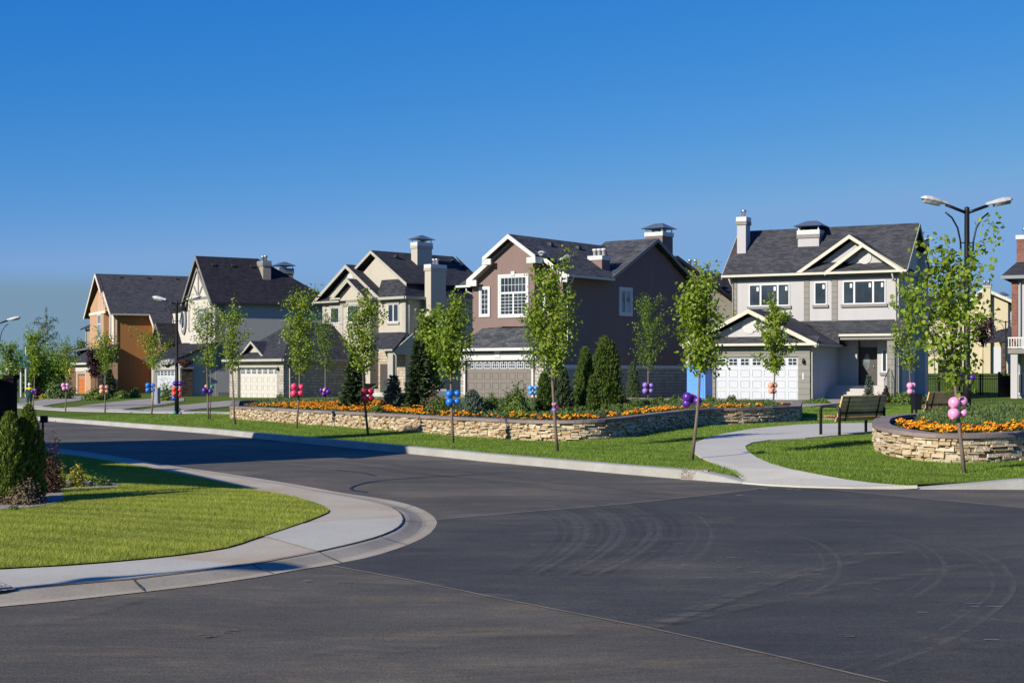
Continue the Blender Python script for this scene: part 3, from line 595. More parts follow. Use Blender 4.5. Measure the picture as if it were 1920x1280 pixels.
def garage_door(root, f, a0, a1, z0, z1, mat, nwin=8, rows=4, arch=False, win=True, wframe=None, parts_label=None):
    a0, a1 = min(a0, a1), max(a0, a1); d = MB(); mbox(d, f, a0, a1, -.10, -.06, z0, z1); H = z1 - z0; rh = H / rows
    pw = (a1 - a0) / nwin
    for r in range(rows):
        if r: mbox(d, f, a0, a1, -.06, -.055, z0 + r * rh - .0, z0 + r * rh + .012)
        if r == rows - 1 and win: continue
        for c in range(nwin):
            x0 = a0 + c * pw + .12 * pw; x1 = a0 + (c + 1) * pw - .12 * pw; za = z0 + r * rh + .16 * rh; zb = z0 + (r + 1) * rh - .16 * rh; q = .025
            for b in ((x0, x1, za, za + q), (x0, x1, zb - q, zb), (x0, x0 + q, za + q, zb - q), (x1 - q, x1, za + q, zb - q)): mbox(d, f, b[0], b[1], -.06, -.035, b[2], b[3])
    g = d.build('garage_door', M[mat], root)
    if win:
        zt = z1 - .14 * rh; zb = z1 - .78 * rh
        for c in range(nwin):
            fr = MB(); p = MB(); x0 = a0 + c * pw + .14 * pw; x1 = a0 + (c + 1) * pw - .14 * pw; mbox(fr, f, x0 - .03, x1 + .03, -.06, -.045, zb - .03, zt + .03)
            nx, nz = (3, 2) if arch else (2, 2)
            for i in range(nx):
                for j in range(nz):
                    w_ = (x1 - x0) / nx; h_ = (zt - zb) / nz; tp = .75 if (arch and j == nz - 1 and i != 1) else 1
                    mbox(p, f, x0 + i * w_ + .02, x0 + (i + 1) * w_ - .02, -.045, -.04, zb + j * h_ + .02, zb + (j * 1.0 + tp) * h_ - .02)
            wf = fr.build('window', M[wframe or 'door_white'], g); p.build('pane', M['glass'], wf)
    return g
def gutter(root, p, q, mat, r=.075, drop=.0):
    m = MB(); m.beam(p, q, .13, .13); return m.build('gutter', M[mat], root)
def downspout(root, pts, mat): m = MB(); m.tube(pts, .045, 6); return m.build('downspout', M[mat], root)
def chimney(root, u0, u1, v0, v1, zb, zt, wall, band=None, cap='metal_galv', style='flues', nfl=2, top='trim_white', slant=None):
    m = MB(); m.box(u0, u1, v0, v1, zb, zt); c = m.build('chimney', M[wall], root)
    m = MB(); m.box(u0 - .06, u1 + .06, v0 - .06, v1 + .06, zt - .42, zt - .2)
    if band: m.build('band', M[band], c)
    m = MB(); m.box(u0 - .05, u1 + .05, v0 - .05, v1 + .05, zt - .2, zt + .06); m.build('cap', M[top], c)
    if style == 'flues':
        for i in range(nfl):
            m = MB(); x = u0 + (u1 - u0) * (i + .5) / nfl; y = (v0 + v1) / 2; r = min(.12, (u1 - u0) / nfl * .33)
            m.lathe([(r, zt), (r, zt + .38), (r * 1.5, zt + .40), (r * 1.5, zt + .5), (r * .9, zt + .52)], 10, (x, y, 0)); m.build('flue', M[cap], c)
    elif style == 'hood':
        m = MB(); h = .36; e = .24; uu, vv = (u0 + u1) / 2, (v0 + v1) / 2; rl = max(.05, (u1 - u0) / 2 - .35)
        for a in (u0 + .05, u1 - .05):
            for b in (v0 + .05, v1 - .05): m.box(a - .03, a + .03, b - .03, b + .03, zt + .06, zt + .3)
        for i in range(3): x = u0 + (u1 - u0) * (i + .5) / 3; m.lathe([(.1, zt + .06), (.1, zt + .22)], 8, (x, vv, 0))
        m.build('flue', M['metal_galv'], c); m = MB()
        a = [(u0 - e, v0 - e, zt + .3), (u1 + e, v0 - e, zt + .3), (u1 + e, v1 + e, zt + .3), (u0 - e, v1 + e, zt + .3)]
        b = [(uu - rl, vv - .1, zt + .3 + h), (uu + rl, vv - .1, zt + .3 + h), (uu + rl, vv + .1, zt + .3 + h), (uu - rl, vv + .1, zt + .3 + h)]
        m.hexa(a, b).build('hood', M['metal_cap'], c)
    return c
def roof_vent(root, p):
    u, v, z = p; m = MB(); m.hexa([(u - .17, v - .17, z - .05), (u + .17, v - .17, z - .05), (u + .17, v + .17, z - .05), (u - .17, v + .17, z - .05)], [(u - .13, v - .12, z + .14), (u + .13, v - .12, z + .14), (u + .13, v + .16, z + .14), (u - .13, v + .16, z + .14)]); m.build('roof_vent', M['trim_dark'], root)
def gable_front(H, uL, uR, zE, zA, vF, vB, mats, wall=True, wv=None, bh=.26, wuL=None, wuR=None, base=None, skirt=0.0, soffit='trim_taupe', uA=None, t=.1, rdrop=None):
    """roof with its ridge along y: eaves at uL/uR (height zE), ridge zA, from vF back to vB"""
    sh, tr, wl = mats; uA = (uL + uR) / 2 if uA is None else uA; m = MB()
    m.slab([(uL, vF, zE), (uA, vF, zA), (uA, vB, zA), (uL, vB, zE)][::-1], t); m.slab([(uA, vF, zA), (uR, vF, zE), (uR, vB, zE), (uA, vB, zA)][::-1], t)
    rf = m.build('roof', M[sh], H.root)
    m = MB()
    for a, b in (((uL, zE), (uA, zA)), ((uR, zE), (uA, zA))):
        m.hexa([(a[0], vF - .04, a[1] - bh), (a[0], vF - .003, a[1] - bh), (b[0], vF - .003, b[1] - bh), (b[0], vF - .04, b[1] - bh)], [(a[0], vF - .04, a[1] - .012), (a[0], vF - .003, a[1] - .012), (b[0], vF - .003, b[1] - .012), (b[0], vF - .04, b[1] - .012)])
    fa = m.build('fascia', M[tr], rf)
    return rf
def gable_side(H, vF, vB, zE, zA, uL, uR, mats, vA=None, bh=.24, t=.1, rakes=(True, True), back=True):
    """roof with its ridge along x"""
    sh, tr, wl = mats; vA = (vF + vB) / 2 if vA is None else vA; m = MB(); zB = zE if back is True else back
    m.slab([(uL, vF, zE), (uR, vF, zE), (uR, vA, zA), (uL, vA, zA)], t); m.slab([(uL, vA, zA), (uR, vA, zA), (uR, vB, zB), (uL, vB, zB)], t)
    rf = m.build('roof', M[sh], H.root); m = MB()
    for on, u, o in ((rakes[0], uL, -1), (rakes[1], uR, 1)):
        if not on: continue
        x0, x1 = u + o * .003, u + o * .04
        for a, b in (((vF, zE), (vA, zA)), ((vB, zB), (vA, zA))):
            m.hexa([(x0, a[0], a[1] - bh), (x1, a[0], a[1] - bh), (x1, b[0], b[1] - bh), (x0, b[0], b[1] - bh)], [(x0, a[0], a[1] - .012), (x1, a[0], a[1] - .012), (x1, b[0], b[1] - .012), (x0, b[0], b[1] - .012)])
    if m.v: m.build('fascia', M[tr], rf)
    return rf
def lantern(root, f, a, z):
    m = MB(); p = f(a, .12, z); m.lathe([(.02, -.12), (.07, -.1), (.09, .08), (.03, .16), (.01, .2)], 8, p); q = f(a, 0, z + .1); m.tube([q, f(a, .12, z + .2)], .015, 5); m.build('wall_lamp', M['metal_black'], root)
def round_vent(root, f, a, z, r=.42):
    m = MB()
    def ring(rr, d): return [f(a + math.cos(t) * rr, d, z + math.sin(t) * rr) for t in [2 * math.pi * i / 20 for i in range(20)]]
    A_, B_ = ring(r, 0), ring(r, .05); m.hexa(A_, B_)
    for k in range(-3, 4):
        hw = math.sqrt(max(0.01, (r * .78) ** 2 - (k * r * .2) ** 2)); mbox(m, f, a - hw, a + hw, .05, .07, z + k * r * .2 - .03, z + k * r * .2 + .03)
    m.build('gable_vent', M['trim_white'], root)
def body(H, u0, u1, v0, v1, z0, z1, mat, name='wall'): return MB().box(u0, u1, v0, v1, z0, z1).build(name, M[mat], H.root)

# ===== grey and white house, right of centre =====
h = House('pale grey house with a white double garage door and two overlapping gables', 1518.75, 82.5, 750.5, 28.3)
r = h.root; Vm = h.v(1572, 0); vE = -.45
uR, zg = h.pt(1531, 643, vE); uA, zA = h.pt(1402.8, 578.6, vE); uL = 2 * uA - uR
g0 = h.u(1288, 0); wt = zg - .12
body(h, g0, 0, .25, Vm, -.4, wt, 'stucco_grey')
dz1 = 2.42; D0, D1 = h.u(1341, 0), h.u(1496.3, 0); B0 = B1 = h.u(1329.5, 0)
m = MB()
for q in ((D1, 0, 0, wt), (B1 + .002, D0, 0, wt), (g0, B0, 0, wt), (D0, D1, dz1, wt)): m.box(q[0], q[1], 0, .25, q[2] if q[2] else -.4, q[3])
m.build('garage_wall', M['siding'], r)
gd = garage_door(r, fmap(.05), D0, D1, 0, dz1, 'door_white', 7, 4)
m = MB(); m.prism_y([(uL + .5, zg - .05), (uR - .5, zg - .05), (uA, zA - .35)], .22, Vm); m.build('wall', M['stucco_grey'], r)
m = MB(); m.slab([(uL, vE, zg), (uR, vE, zg), (uR, .24, zg + .42), (uL, .24, zg + .42)], .08); m.build('roof', M['shingle_grey'], r)
m = MB(); m.box(uL + .02, uR - .02, vE + .02, .2, zg - .14, zg - .1); m.build('soffit', M['trim_taupe'], r)
gable_front(h, uL, uR, zg + .02, zA, vE, Vm + .3, ('shingle_grey', 'trim_cream', None))
gutter(r, (uL, vE - .05, zg - .05), (uR + .04, vE - .05, zg - .05), 'trim_cream'); gutter(r, (uR + .04, vE, zg - .08), (uR + .04, Vm - 1.3, zg - .08), 'trim_taupe')
round_vent(r, fmap(.22), *h.pt(1406, 610, .22), .45)
lantern(r, fmap(0), *h.pt(1507.5, 678, 0)); m = MB(); a, z = h.pt(1506, 705, 0); m.box(a - .04, a + .04, -.03, 0, z - .18, z + .18); m.build('house_number', M['trim_white'], r)
downspout(r, [(uR, .1, zg - .1), (uR - .1, .12, zg - .3), (.07, .15, zg - .5), (.07, .15, .1), (.2, .0, 0)], 'trim_taupe')
# upper storey
u0, u1 = h.u(1373.5, Vm), h.u(1685, Vm); ue0, ze = h.pt(1353.3, 516.5, Vm - .5); ue1, _z = h.pt(1700.6, 505.6, Vm - .5); ze = (ze + _z) / 2
vR = h.v(1724.4, ue1); zR = h.z(417.7, ue1, vR); vB = 2 * vR - (Vm - .5)
gz0 = h.z(601, (u0 + u1) / 2, Vm)
MB().box(u0, u1, Vm, vB - .5, h.z(640, u0, Vm), ze - .1).build('wall', M['stucco_grey'], r)
MB().prism_x([(Vm, ze - .15), (vB - .5, ze - .15), (vR, zR - .25)], ue0 + .45, ue1 - .45).build('gable_wall', M['stucco_grey'], r)
rf = gable_side(h, Vm - .5, vB, ze, zR, ue0, ue1, ('shingle_grey', 'trim_taupe', None))
MB().box(ue0 + .02, ue1 - .02, Vm - .48, Vm, ze - .14, ze - .1).build('soffit', M['trim_grey'], r)
MB().box(u0, u1, Vm - .03, Vm, ze - .36, ze - .14).build('frieze', M['trim_grey'], r)
gutter(r, (ue0, Vm - .56, ze - .06), (ue1, Vm - .56, ze - .06), 'trim_cream')
m = MB()
for a, b in ((1507.5, 1517.5), (1559.5, 1570.3), (1376.5, 1382)): m.box(h.u(a, Vm), h.u(b, Vm), Vm - .05, Vm, gz0 - .2, ze - .14)
m.build('siding_panel', M['siding'], r)
def fwin(H, px0, py0, px1, py1, v, **k):
    a0, a1 = H.u(px0, v), H.u(px1, v); z0 = H.z(py1, (a0 + a1) / 2, v); z1 = H.z(py0, (a0 + a1) / 2, v); return window(H.root, fmap(v), a0, a1, z0, z1, **k)
def swin(H, px0, py0, px1, py1, u, **k):
    a0, a1 = H.v(px0, u), H.v(px1, u); z0 = H.z(py1, u, (a0 + a1) / 2); z1 = H.z(py0, u, (a0 + a1) / 2); return window(H.root, smap(u), a0, a1, z0, z1, **k)
fwin(h, 1404.5, 532.5, 1481, 574, Vm, cols=[.29, .71, 1], sill='trim_grey', stickers=True)
fwin(h, 1527, 528.5, 1550.8, 571.5, Vm, cols=1, sill='trim_grey', stickers=True)
fwin(h, 1580.5, 525.5, 1661, 570, Vm, cols=[.27, .71, 1], sill='trim_grey', stickers=True)
downspout(r, [(h.u(1371, Vm), Vm - .5, ze - .1), (h.u(1373, Vm), Vm - .3, ze - .5), (h.u(1375, Vm), Vm - .08, ze - .7), (h.u(1375, Vm), Vm - .08, h.z(605, u0, Vm))], 'trim_cream')
downspout(r, [(h.u(1676, Vm), Vm - .5, ze - .1), (h.u(1677, Vm), Vm - .3, ze - .5), (h.u(1680, Vm), Vm - .1, ze - .7), (h.u(1681, Vm), Vm - .1, .4), (h.u(1684, Vm), Vm - .35, .3)], 'trim_cream')
# two overlapping front gables
for (ax, ay, ex, ey, vf, vw, skirt) in ((1592.3, 439.5, 1492, 511.5, Vm - .42, Vm + .15, 1), (1617.7, 455.5, 1546.3, 509.5, Vm - .58, Vm + .02, 1)):
    a, za = h.pt(ax, ay, vf); l, zl = h.pt(ex, ey, vf); rr_ = 2 * a - l; zl = ze + .04
    gable_front(h, l, rr_, zl, za, vf, vR - .2 if ax < 1600 else vR - 1.2, ('shingle_grey', 'trim_cream', None), bh=.24, t=.08)
    MB().prism_y([(l + .55, zl - .02), (rr_ - .55, zl - .02), (a, za - .3)], vw, vR).build('gable_wall', M['stucco_grey'], r)
    MB().slab([(l + .1, vf + .06, zl + .03), (rr_ - .1, vf + .06, zl + .03), (rr_ - .5, vw + .02, zl + .42), (l + .5, vw + .02, zl + .42)], .05).build('roof', M['shingle_grey'], r)
round_vent(r, fmap(Vm + .02), *h.pt(1621.5, 482, Vm + .02), .4)
# porch
vp = Vm - 1.5; pa, zp = h.pt(1573.4, 626.5, vp); pb = h.u(1692, vp)
MB().slab([(pa, vp, zp), (pb, vp, zp), (pb, Vm + .02, gz0), (h.u(1500, Vm), Vm + .02, gz0)], .1).build('roof', M['shingle_grey'], r)
MB().slab([(uR, Vm - 1.6, zg), (pa, vp, zp), (h.u(1520, Vm), Vm + .1, gz0 - .0), (uA + 1.2, Vm + .1, gz0 + .1)], .1).build('roof', M['shingle_grey'], r)
gutter(r, (pa, vp - .05, zp - .06), (pb, vp - .05, zp - .06), 'trim_cream')
MB().box(pa + .05, pb - .1, vp + .02, Vm, zp - .32, zp - .1).build('soffit', M['trim_grey'], r)
pu0, pu1 = h.u(1607, Vm), h.u(1645, Vm); fz = h.z(722, pu0, Vm)
MB().box(0.0, pu0, Vm, Vm + .3, -.4, zp).build('wall', M['stucco_grey'], r); MB().box(pu0, pu1, Vm + .62, Vm + .9, -.4, zp).build('wall', M['stucco_grey'], r); MB().box(pu1, u1, Vm, Vm + .3, -.4, gz0).build('wall', M['stucco_grey'], r)
MB().box(u0 + .3, u1 - .01, Vm + .9, vB - .52, -.4, ze - .3).build('wall', M['stucco_grey'], r)
m = MB(); m.box(h.u(1662, vp), h.u(1676, vp), vp + .15, vp + .55, -.3, zp - .2); m.build('column', M['siding'], r)
d0, d1 = h.u(1610, Vm + .6), h.u(1642, Vm + .6); m = MB(); f = fmap(Vm + .62); mbox(m, f, d0, d1, 0, .05, fz, fz + 2.1); mbox(m, f, d0 - .1, d0, 0, .08, fz, fz + 2.2); mbox(m, f, d1, d1 + .1, 0, .08, fz, fz + 2.2); mbox(m, f, d0, d1, 0, .08, fz + 2.1, fz + 2.2)
for k in (0, 1): mbox(m, f, d0 + .12 + k * (d1 - d0) * .48, d0 + .12 + k * (d1 - d0) * .48 + .3, .05, .065, fz + .25, fz + .8)
dr = m.build('front_door', M['door_dark'], r); m = MB(); a = (d0 + d1) / 2
m.hexa([f(a + math.cos(t) * .17, .05, fz + 1.38 + math.sin(t) * .47) for t in [2 * math.pi * i / 18 for i in range(18)]], [f(a + math.cos(t) * .17, .065, fz + 1.38 + math.sin(t) * .47) for t in [2 * math.pi * i / 18 for i in range(18)]]); m.build('oval_pane', M['glass_pale'], dr)
m = MB(); m.tube([f(d1 - .09, .08, fz + .98), f(d1 - .09, .08, fz + 1.2)], .02, 6); m.build('handle', M['metal_galv'], dr)
a0, a1 = h.u(1653.5, Vm), h.u(1664, Vm); window(r, fmap(Vm), a0, a1, fz + .75, fz + 2.1, cols=1, sill='trim_grey')
m = MB()
for i in range(4): m.box(h.u(1563 - i * 0, Vm) + .0, h.u(1664, vp) - .1, vp - .2 - i * .3, Vm, -.3, fz - i * .17)
m.build('steps', M['step'], r)
m = MB(); q = h.u(1668, vp)
for i in range(6): m.tube([(q, vp - .1 - i * .22, 0), (q, vp - .1 - i * .22, fz + .95 - i * .13)], .014, 5)
m.tube([(q, vp - .05, fz + .98), (q, vp - 1.25, fz + .3)], .022, 6); m.build('railing', M['metal_black'], r)
# chimneys
ca0, ca1 = h.u(1382, vR - 1.6), h.u(1398.3, vR - 1.6); cz = h.z(409, ca0, vR - 1.6)
chimney(r, ca0, ca1, vR - 1.6, vR - 1.0 + .2, ze, cz, 'stucco_grey', 'trim_grey', nfl=1)
cb0, cb1 = h.u(1496, vR - 1.3), h.u(1535.5, vR - 1.3); cz = h.z(434, cb0, vR - 1.3); chimney(r, cb0, cb1, vR - 1.3, vR + .1, ze, cz, 'stucco_grey', 'trim_grey', style='hood', cap='metal_galv')
c3 = h.u(1738, vR + 2.2); chimney(r, u1 - .1, u1 + .55, vR + 1.6, vR + 2.4, 0, h.z(451, u1, vR + 2), 'stucco_grey', 'trim_grey', nfl=1)
for px in (1440,):
    pass

# ===== brown house, centre =====
h = House('dark brown house with white window surrounds and a taupe garage door', 1055.6, 86.5, 753, 36.7)
r = h.root; vb = -.75
uE1, zE = h.pt(1063.7, 514.5, -.5); uE0, _z = h.pt(864, 523.5, -.5); zE = (zE + _z) / 2
uA = (uE0 + uE1) / 2; uAp, zA = h.pt(953, 438.4, vb - .5); uA = uAp; uE0 = 2 * uA - uE1
w0 = h.u(886.2, 0); 
uo = .42; ve, ze2 = h.ps(1144.7, 521.5, uo); va, za2 = h.ps(1233.7, 446.5, uo); vb2 = 2 * va - ve
# walls
mm = MB(); mm.prism_y([(w0, -.5), (0, -.5), (0, zE + .1), (uA, zA - .55), (w0, zE + .1)], 0, 6.0); mm.build('wall', M['stucco_brown'], r)
MB().prism_x([(5.9, -.5), (vb2 - .45, -.5), (vb2 - .45, ze2), (va, za2 - .3), (ve + .45, ze2), (5.9, ze2)] if ve < 5.5 else [(5.9, -.5), (vb2 - .45, -.5), (vb2 - .45, ze2), (va, za2 - .3), (ve + .45, ze2), (5.9, zE - .3)], w0 + 1, -.002).build('wall', M['stucco_brown'], r)
b0, b1 = h.u(926.5, vb), h.u(1002.3, vb); sl_ = (zA - zE) / (uE1 - uA)
MB().prism_y([(b0, h.z(612, b0, vb)), (b1, h.z(612, b1, vb)), (b1, zA - sl_ * (b1 - uA) - .45), (uA, zA - .45), (b0, zA - sl_ * (uA - b0) - .45)], vb, .01).build('bay_wall', M['stucco_brown'], r)
# roofs
m = MB(); m.slab([(uE0, -.5, zE), (uA, -.5, zA), (uA, va, zA), (uE0, va, zE)][::-1], .1); m.slab([(uA, -.5, zA), (uE1, -.5, zE), (uE1, ve, zE), (uA, va, zA)][::-1], .1); rf = m.build('roof', M['shingle_blue'], r)
m = MB()
for e in (uE0, uE1): m.hexa([(e, -.54, zE - .34), (e, -.503, zE - .26), (uA, -.503, zA - .26), (uA, -.54, zA - .26)], [(e, -.54, zE - .012), (e, -.503, zE - .012), (uA, -.503, zA - .012), (uA, -.54, zA - .012)])
m.build('fascia', M['trim_white'], rf)
bu0, bu1 = h.u(905, vb - .5), h.u(1004, vb - .5); m = MB(); t = .1
for s_, e in ((-1, bu0), (1, bu1)):
    ze_ = zA - sl_ * abs(e - uA); a = (uA, zA); q = [(e, vb - .5, ze_), (uA, vb - .5, zA), (uA, -.49, zA), (e, -.49, ze_)]; m.slab(q if s_ < 0 else q, t)
m.build('roof', M['shingle_blue'], r); m = MB()
for e in (bu0, bu1):
    ze_ = zA - sl_ * abs(e - uA); m.hexa([(e, vb - .56, ze_ - .28), (e, vb - .503, ze_ - .28), (uA, vb - .503, zA - .28), (uA, vb - .56, zA - .28)], [(e, vb - .56, ze_ - .01), (e, vb - .503, ze_ - .01), (uA, vb - .503, zA - .01), (uA, vb - .56, zA - .01)])
    s_ = 1 if e > uA else -1; m.box(e - s_ * .62, e + s_ * .02, vb - .54, vb - .42, ze_ - .46, ze_ - .12)
    m.box(e - s_ * .02, e + s_ * .02, vb - .5, -.5, ze_ - .46, ze_ - .1)
for e in (uE0, uE1): s_ = 1 if e > uA else -1; m.box(e - s_ * .75, e + s_ * .02, -.56, -.46, zE - .44, zE - .08)
m.build('fascia', M['trim_white'], r)
m = MB()
for e in (uE0, uE1): m.hexa([(e, -.46, zE - .3), (uA, -.46, zA - .3), (uA, -.02, zA - .3), (e, -.02, zE - .3)], [(e, -.46, zE - .24), (uA, -.46, zA - .24), (uA, -.02, zA - .24), (e, -.02, zE - .24)])
m.build('soffit', M['trim_taupe'], r)
gable_side(h, ve, vb2, ze2, za2, uA - .5, uo, ('shingle_blue', 'trim_grey', None), vA=va, rakes=(False, True))
gutter(r, (uE1 + .05, -.5, zE - .07), (uE1 + .05, ve, zE - .07), 'trim_cream')
downspout(r, [(uE1 + .03, .1, zE - .12), (uE1 - .1, .15, zE - .35), (.07, .35, zE - .6), (.07, .35, h.z(638, 0, .35)), (.2, .1, h.z(641, 0, .3))], 'trim_white')
# left small eave return
eu, ez = h.pt(864, 536.5, .3); MB().slab([(eu, -.1, ez), (w0, -.1, ez), (w0, .9, ez + .55), (eu + .2, .9, ez + .55)], .08).build('roof', M['shingle_blue'], r); gutter(r, (eu, -.15, ez - .05), (w0, -.15, ez - .05), 'trim_white')
downspout(r, [(h.u(874.5, 0), -.05, ez - .1), (h.u(875, 0), 0.0, ez - .35), (w0 + .0, .1, ez - .55)], 'trim_white')
# windows
fwin(h, 902, 541, 916.8, 590.5, 0, bars=(1, 4), outer=.12, outer_mat='trim_white')
fwin(h, 938.5, 518.5, 988, 590.5, vb, cols=2, bars=(2, 5), split=.95, outer=.15, outer_mat='trim_white', key=True)
fwin(h, 1021, 537, 1039, 586, 0, bars=(1, 4), outer=.12, outer_mat='trim_white')
swin(h, 1162.5, 543.5, 1182, 587.5, 0.002, outer=.16, outer_mat='trim_white', cols=2, glass='glass_pale')
# garage
vg = -1.3; q0, q1 = h.u(866, vg), h.u(1018.5, vg); gzE = h.z(653.5, (q0 + q1) / 2, vg - .4); gzT = h.z(614.5, uA, -.05 + vb)
D0, D1 = h.u(873.5, vg), h.u(997.8, vg); f = fmap(vg + .05); dz1 = 2.42
m = MB()
for q in ((q0, D0, -.4, gzE), (D1, q1, -.4, gzE), (D0, D1, dz1 + .3, gzE)): m.box(q[0], q[1], vg, 0, q[2], q[3])
m.build('garage_wall', M['stucco_brown'], r)
m = MB(); m.box(D1 + .12, q1 + .05, vg - .05, vg + .5, -.4, 2.1); m.box(q0 - .05, D0 - .12, vg - .05, vg + .5, -.4, 2.1); m.build('stone_pier', M['stone_pale'], r)
m = MB(); m.box(D0 - .12, D0, vg - .08, vg, -.1, dz1); m.box(D1, D1 + .12, vg - .08, vg, -.1, dz1); m.box(D0 - .35, D1 + .35, vg - .1, vg, dz1, dz1 + .42); m.box((D0 + D1) / 2 - .2, (D0 + D1) / 2 + .2, vg - .14, vg, dz1 + .12, dz1 + .62); m.box(D1 + .12, q1 + .06, vg - .07, vg, 2.1, 2.28); m.box(q0 - .06, D0 - .12, vg - .07, vg, 2.1, 2.28); m.build('door_surround', M['trim_white'], r)
MB().box(D0, D1, vg + .2, -.02, -.3, dz1 + .3).build('garage_inside', M['door_taupe'], r)
garage_door(r, f, D0, D1, 0, dz1, 'door_taupe', 8, 4, arch=True)
e0, e1 = q0 - .45, q1 + .45
MB().hexa([(e0, vg - .45, gzE - .02), (e1, vg - .45, gzE - .02), (e1, .3, gzE - .02), (e0, .3, gzE - .02)], [(e0 + 1.6, -.02 + vb, gzT), (e1 - 1.6, -.02 + vb, gzT), (e1 - 1.6, .3, gzT + .1), (e0 + 1.6, .3, gzT + .1)]).build('roof', M['shingle_blue'], r)
m = MB(); m.beam((e0, vg - .5, gzE - .04), (e1, vg - .5, gzE - .04), .13, .16); m.beam((e1 + .05, vg - .45, gzE - .05), (e1 + .05, 0, gzE - .05), .13, .14); m.build('gutter', M['trim_white'], r)
downspout(r, [(q1 + .12, vg + .1, gzE - .1), (q1 + .12, vg + .1, .3)], 'trim_white')
# stone base with white band along the side
zbnd = h.z(690.5, 0, 4); bandv = vb2 - .45; MB().box(0, .06, 0.1, bandv, -.6, zbnd).build('stone_base', M['stone_pale'], r); MB().box(0, .1, 0.1, bandv, zbnd, zbnd + .2).build('base_band', M['trim_white'], r)
# chimneys
cu, cz = 0, 0; vch = h.v(1120, (uA + uE1) / 2 + .6); ux = (uA + uE1) / 2 + .6
c0, c1 = h.u(1103.5, vch), h.u(1128.5, vch); cz = h.z(482, c0, vch); chimney(r, c0, c1, vch, vch + .9, zE, cz, 'stucco_brown', None, nfl=3, top='trim_white', cap='trim_white')
vv = va + 1.4; c0, c1 = h.u(1210, vv), h.u(1242, vv); chimney(r, c0, c1, vv, vv + 1.3, zE, h.z(438, c0, vv), 'stucco_brown', None, style='hood', top='trim_white')
for px, py in ((1032, 458), (1084, 465)):
    vq = h.v(px, uA + .7); roof_vent(r, (uA + .7, vq, zA - sl_ * .7))

# ===== cream house with stone garage =====
h = House('cream house with a stone garage wing, left of the dark brown house', 531.5, 110.3, 750, 44.7)
r = h.root
g0 = h.u(430.5, 0); D0, D1 = h.u(446, 0), h.u(519.5, 0); dz1 = h.z(689, D0, 0); zw = h.z(681, D1, 0)
uEr, zE = h.pt(527.5, 673.2, -.4); uEl = h.u(441.5, -.4); uEr = .45; uEl = g0 - .35
vside = h.v(668, 0)
m = MB(); m.box(D1 + .05, 0, 0, .5, -.4, zE - .1); m.box(g0, D0 - .05, 0, .5, -.4, zE - .1); m.box(D0 - .05, D1 + .05, 0, .5, dz1 + .14, zE - .1); m.build('stone_front', M['stone_pale'], r)
MB().box(g0 + .02, -.01, .5, vside, -.4, zE - .12).build('wall', M['stone_block'], r)
MB().box(D0 - .05, D1 + .05, .3, .5, -.3, dz1 + .2).build('garage_inside', M['trim_taupe'], r)
m = MB(); m.box(g0 - .04, .04, -.05, 0, dz1 + .42, dz1 + .58); m.box(D0 - .12, D1 + .12, -.03, .3, dz1, dz1 + .14); m.box(D0 - .12, D0, -.03, .2, -.1, dz1); m.box(D1, D1 + .12, -.03, .2, -.1, dz1); m.build('door_surround', M['trim_taupe'], r)
garage_door(r, fmap(.18), D0, D1, 0, dz1, 'door_cream', 7, 4, arch=True)
lantern(r, fmap(0), h.u(523, 0), h.z(692, D1, 0)); lantern(r, fmap(0), h.u(436, 0), h.z(699, D1, 0))
uM = (uEr + uEl) / 2; zt = h.z(606, uM, 5.5); hip = (uEr - uEl) / 2 * .9
Vw = h.v(600, uM + 1)                         # where the garage roof meets the upper wall
m = MB(); m.slab([(uEl, -.4, zE), (uEr, -.4, zE), (uM, hip, zt)], .1); m.slab([(uEr, -.4, zE), (uEr, vside + .3, zE), (uM, vside + .3, zt), (uM, hip, zt)], .1); m.slab([(uEl, vside, zE), (uEl, -.4, zE), (uM, hip, zt), (uM, vside, zt)], .1); m.build('roof', M['shingle'], r)
m = MB(); m.beam((uEl, -.45, zE - .06), (uEr, -.45, zE - .06), .13, .18); m.beam((uEr + .05, -.4, zE - .06), (uEr + .05, vside, zE - .06), .13, .18); m.build('gutter', M['trim_taupe'], r)
MB().box(uEl + .03, uEr - .03, -.38, vside, zE - .17, zE - .12).build('soffit', M['trim_taupe'], r)
a, za = h.pt(474.5, 639, .2); l, zl = h.pt(452, 667, .2)
gable_front(h, l, 2 * a - l, zl, za, .0, 3.5, ('shingle', 'trim_taupe', None), bh=.2)
MB().prism_y([(l + .35, zl), (2 * a - l - .35, zl), (a, za - .3)], .35, 1.5).build('gable_wall', M['stucco_cream'], r)
downspout(r, [(.1, .5, zE - .15), (.1, .5, .3), (.4, .3, .1)], 'trim_taupe')
# upper storey: frames placed behind the garage
vP1 = h.v(606, uM) ; vP1 = 8.2; e = .45
p1a, p1b = h.u(606, vP1), h.u(640, vP1); uo0, zo = h.pt(586, 567, vP1 - e)
vP2 = vP1 - .9; p2a, p2b = h.u(637.5, vP2), h.u(694, vP2); _, zo2 = h.pt(700, 557, vP2)
vP3 = h.v(709.5, p2b); p3b = h.u(760.5, vP3); ze3 = h.z(556.5, p3b, vP3 - e)
u3 = h.u(758.4, vP3 - e) ; zlow = h.z(635, p3b, vP3)
vend = h.v(898, p3b)
MB().box(p1a, p2b - .01, vP1, vend, .5, zo - .1).build('wall', M['stucco_cream'], r); MB().box(p2a, p2b, vP2, vP1 + .5, 1.2, ze3 - .05).build('wall', M['stucco_cream'], r); MB().box(p2b, p3b, vP3, vend, -.4, ze3 - .1).build('wall', M['stucco_cream'], r)
m = MB()
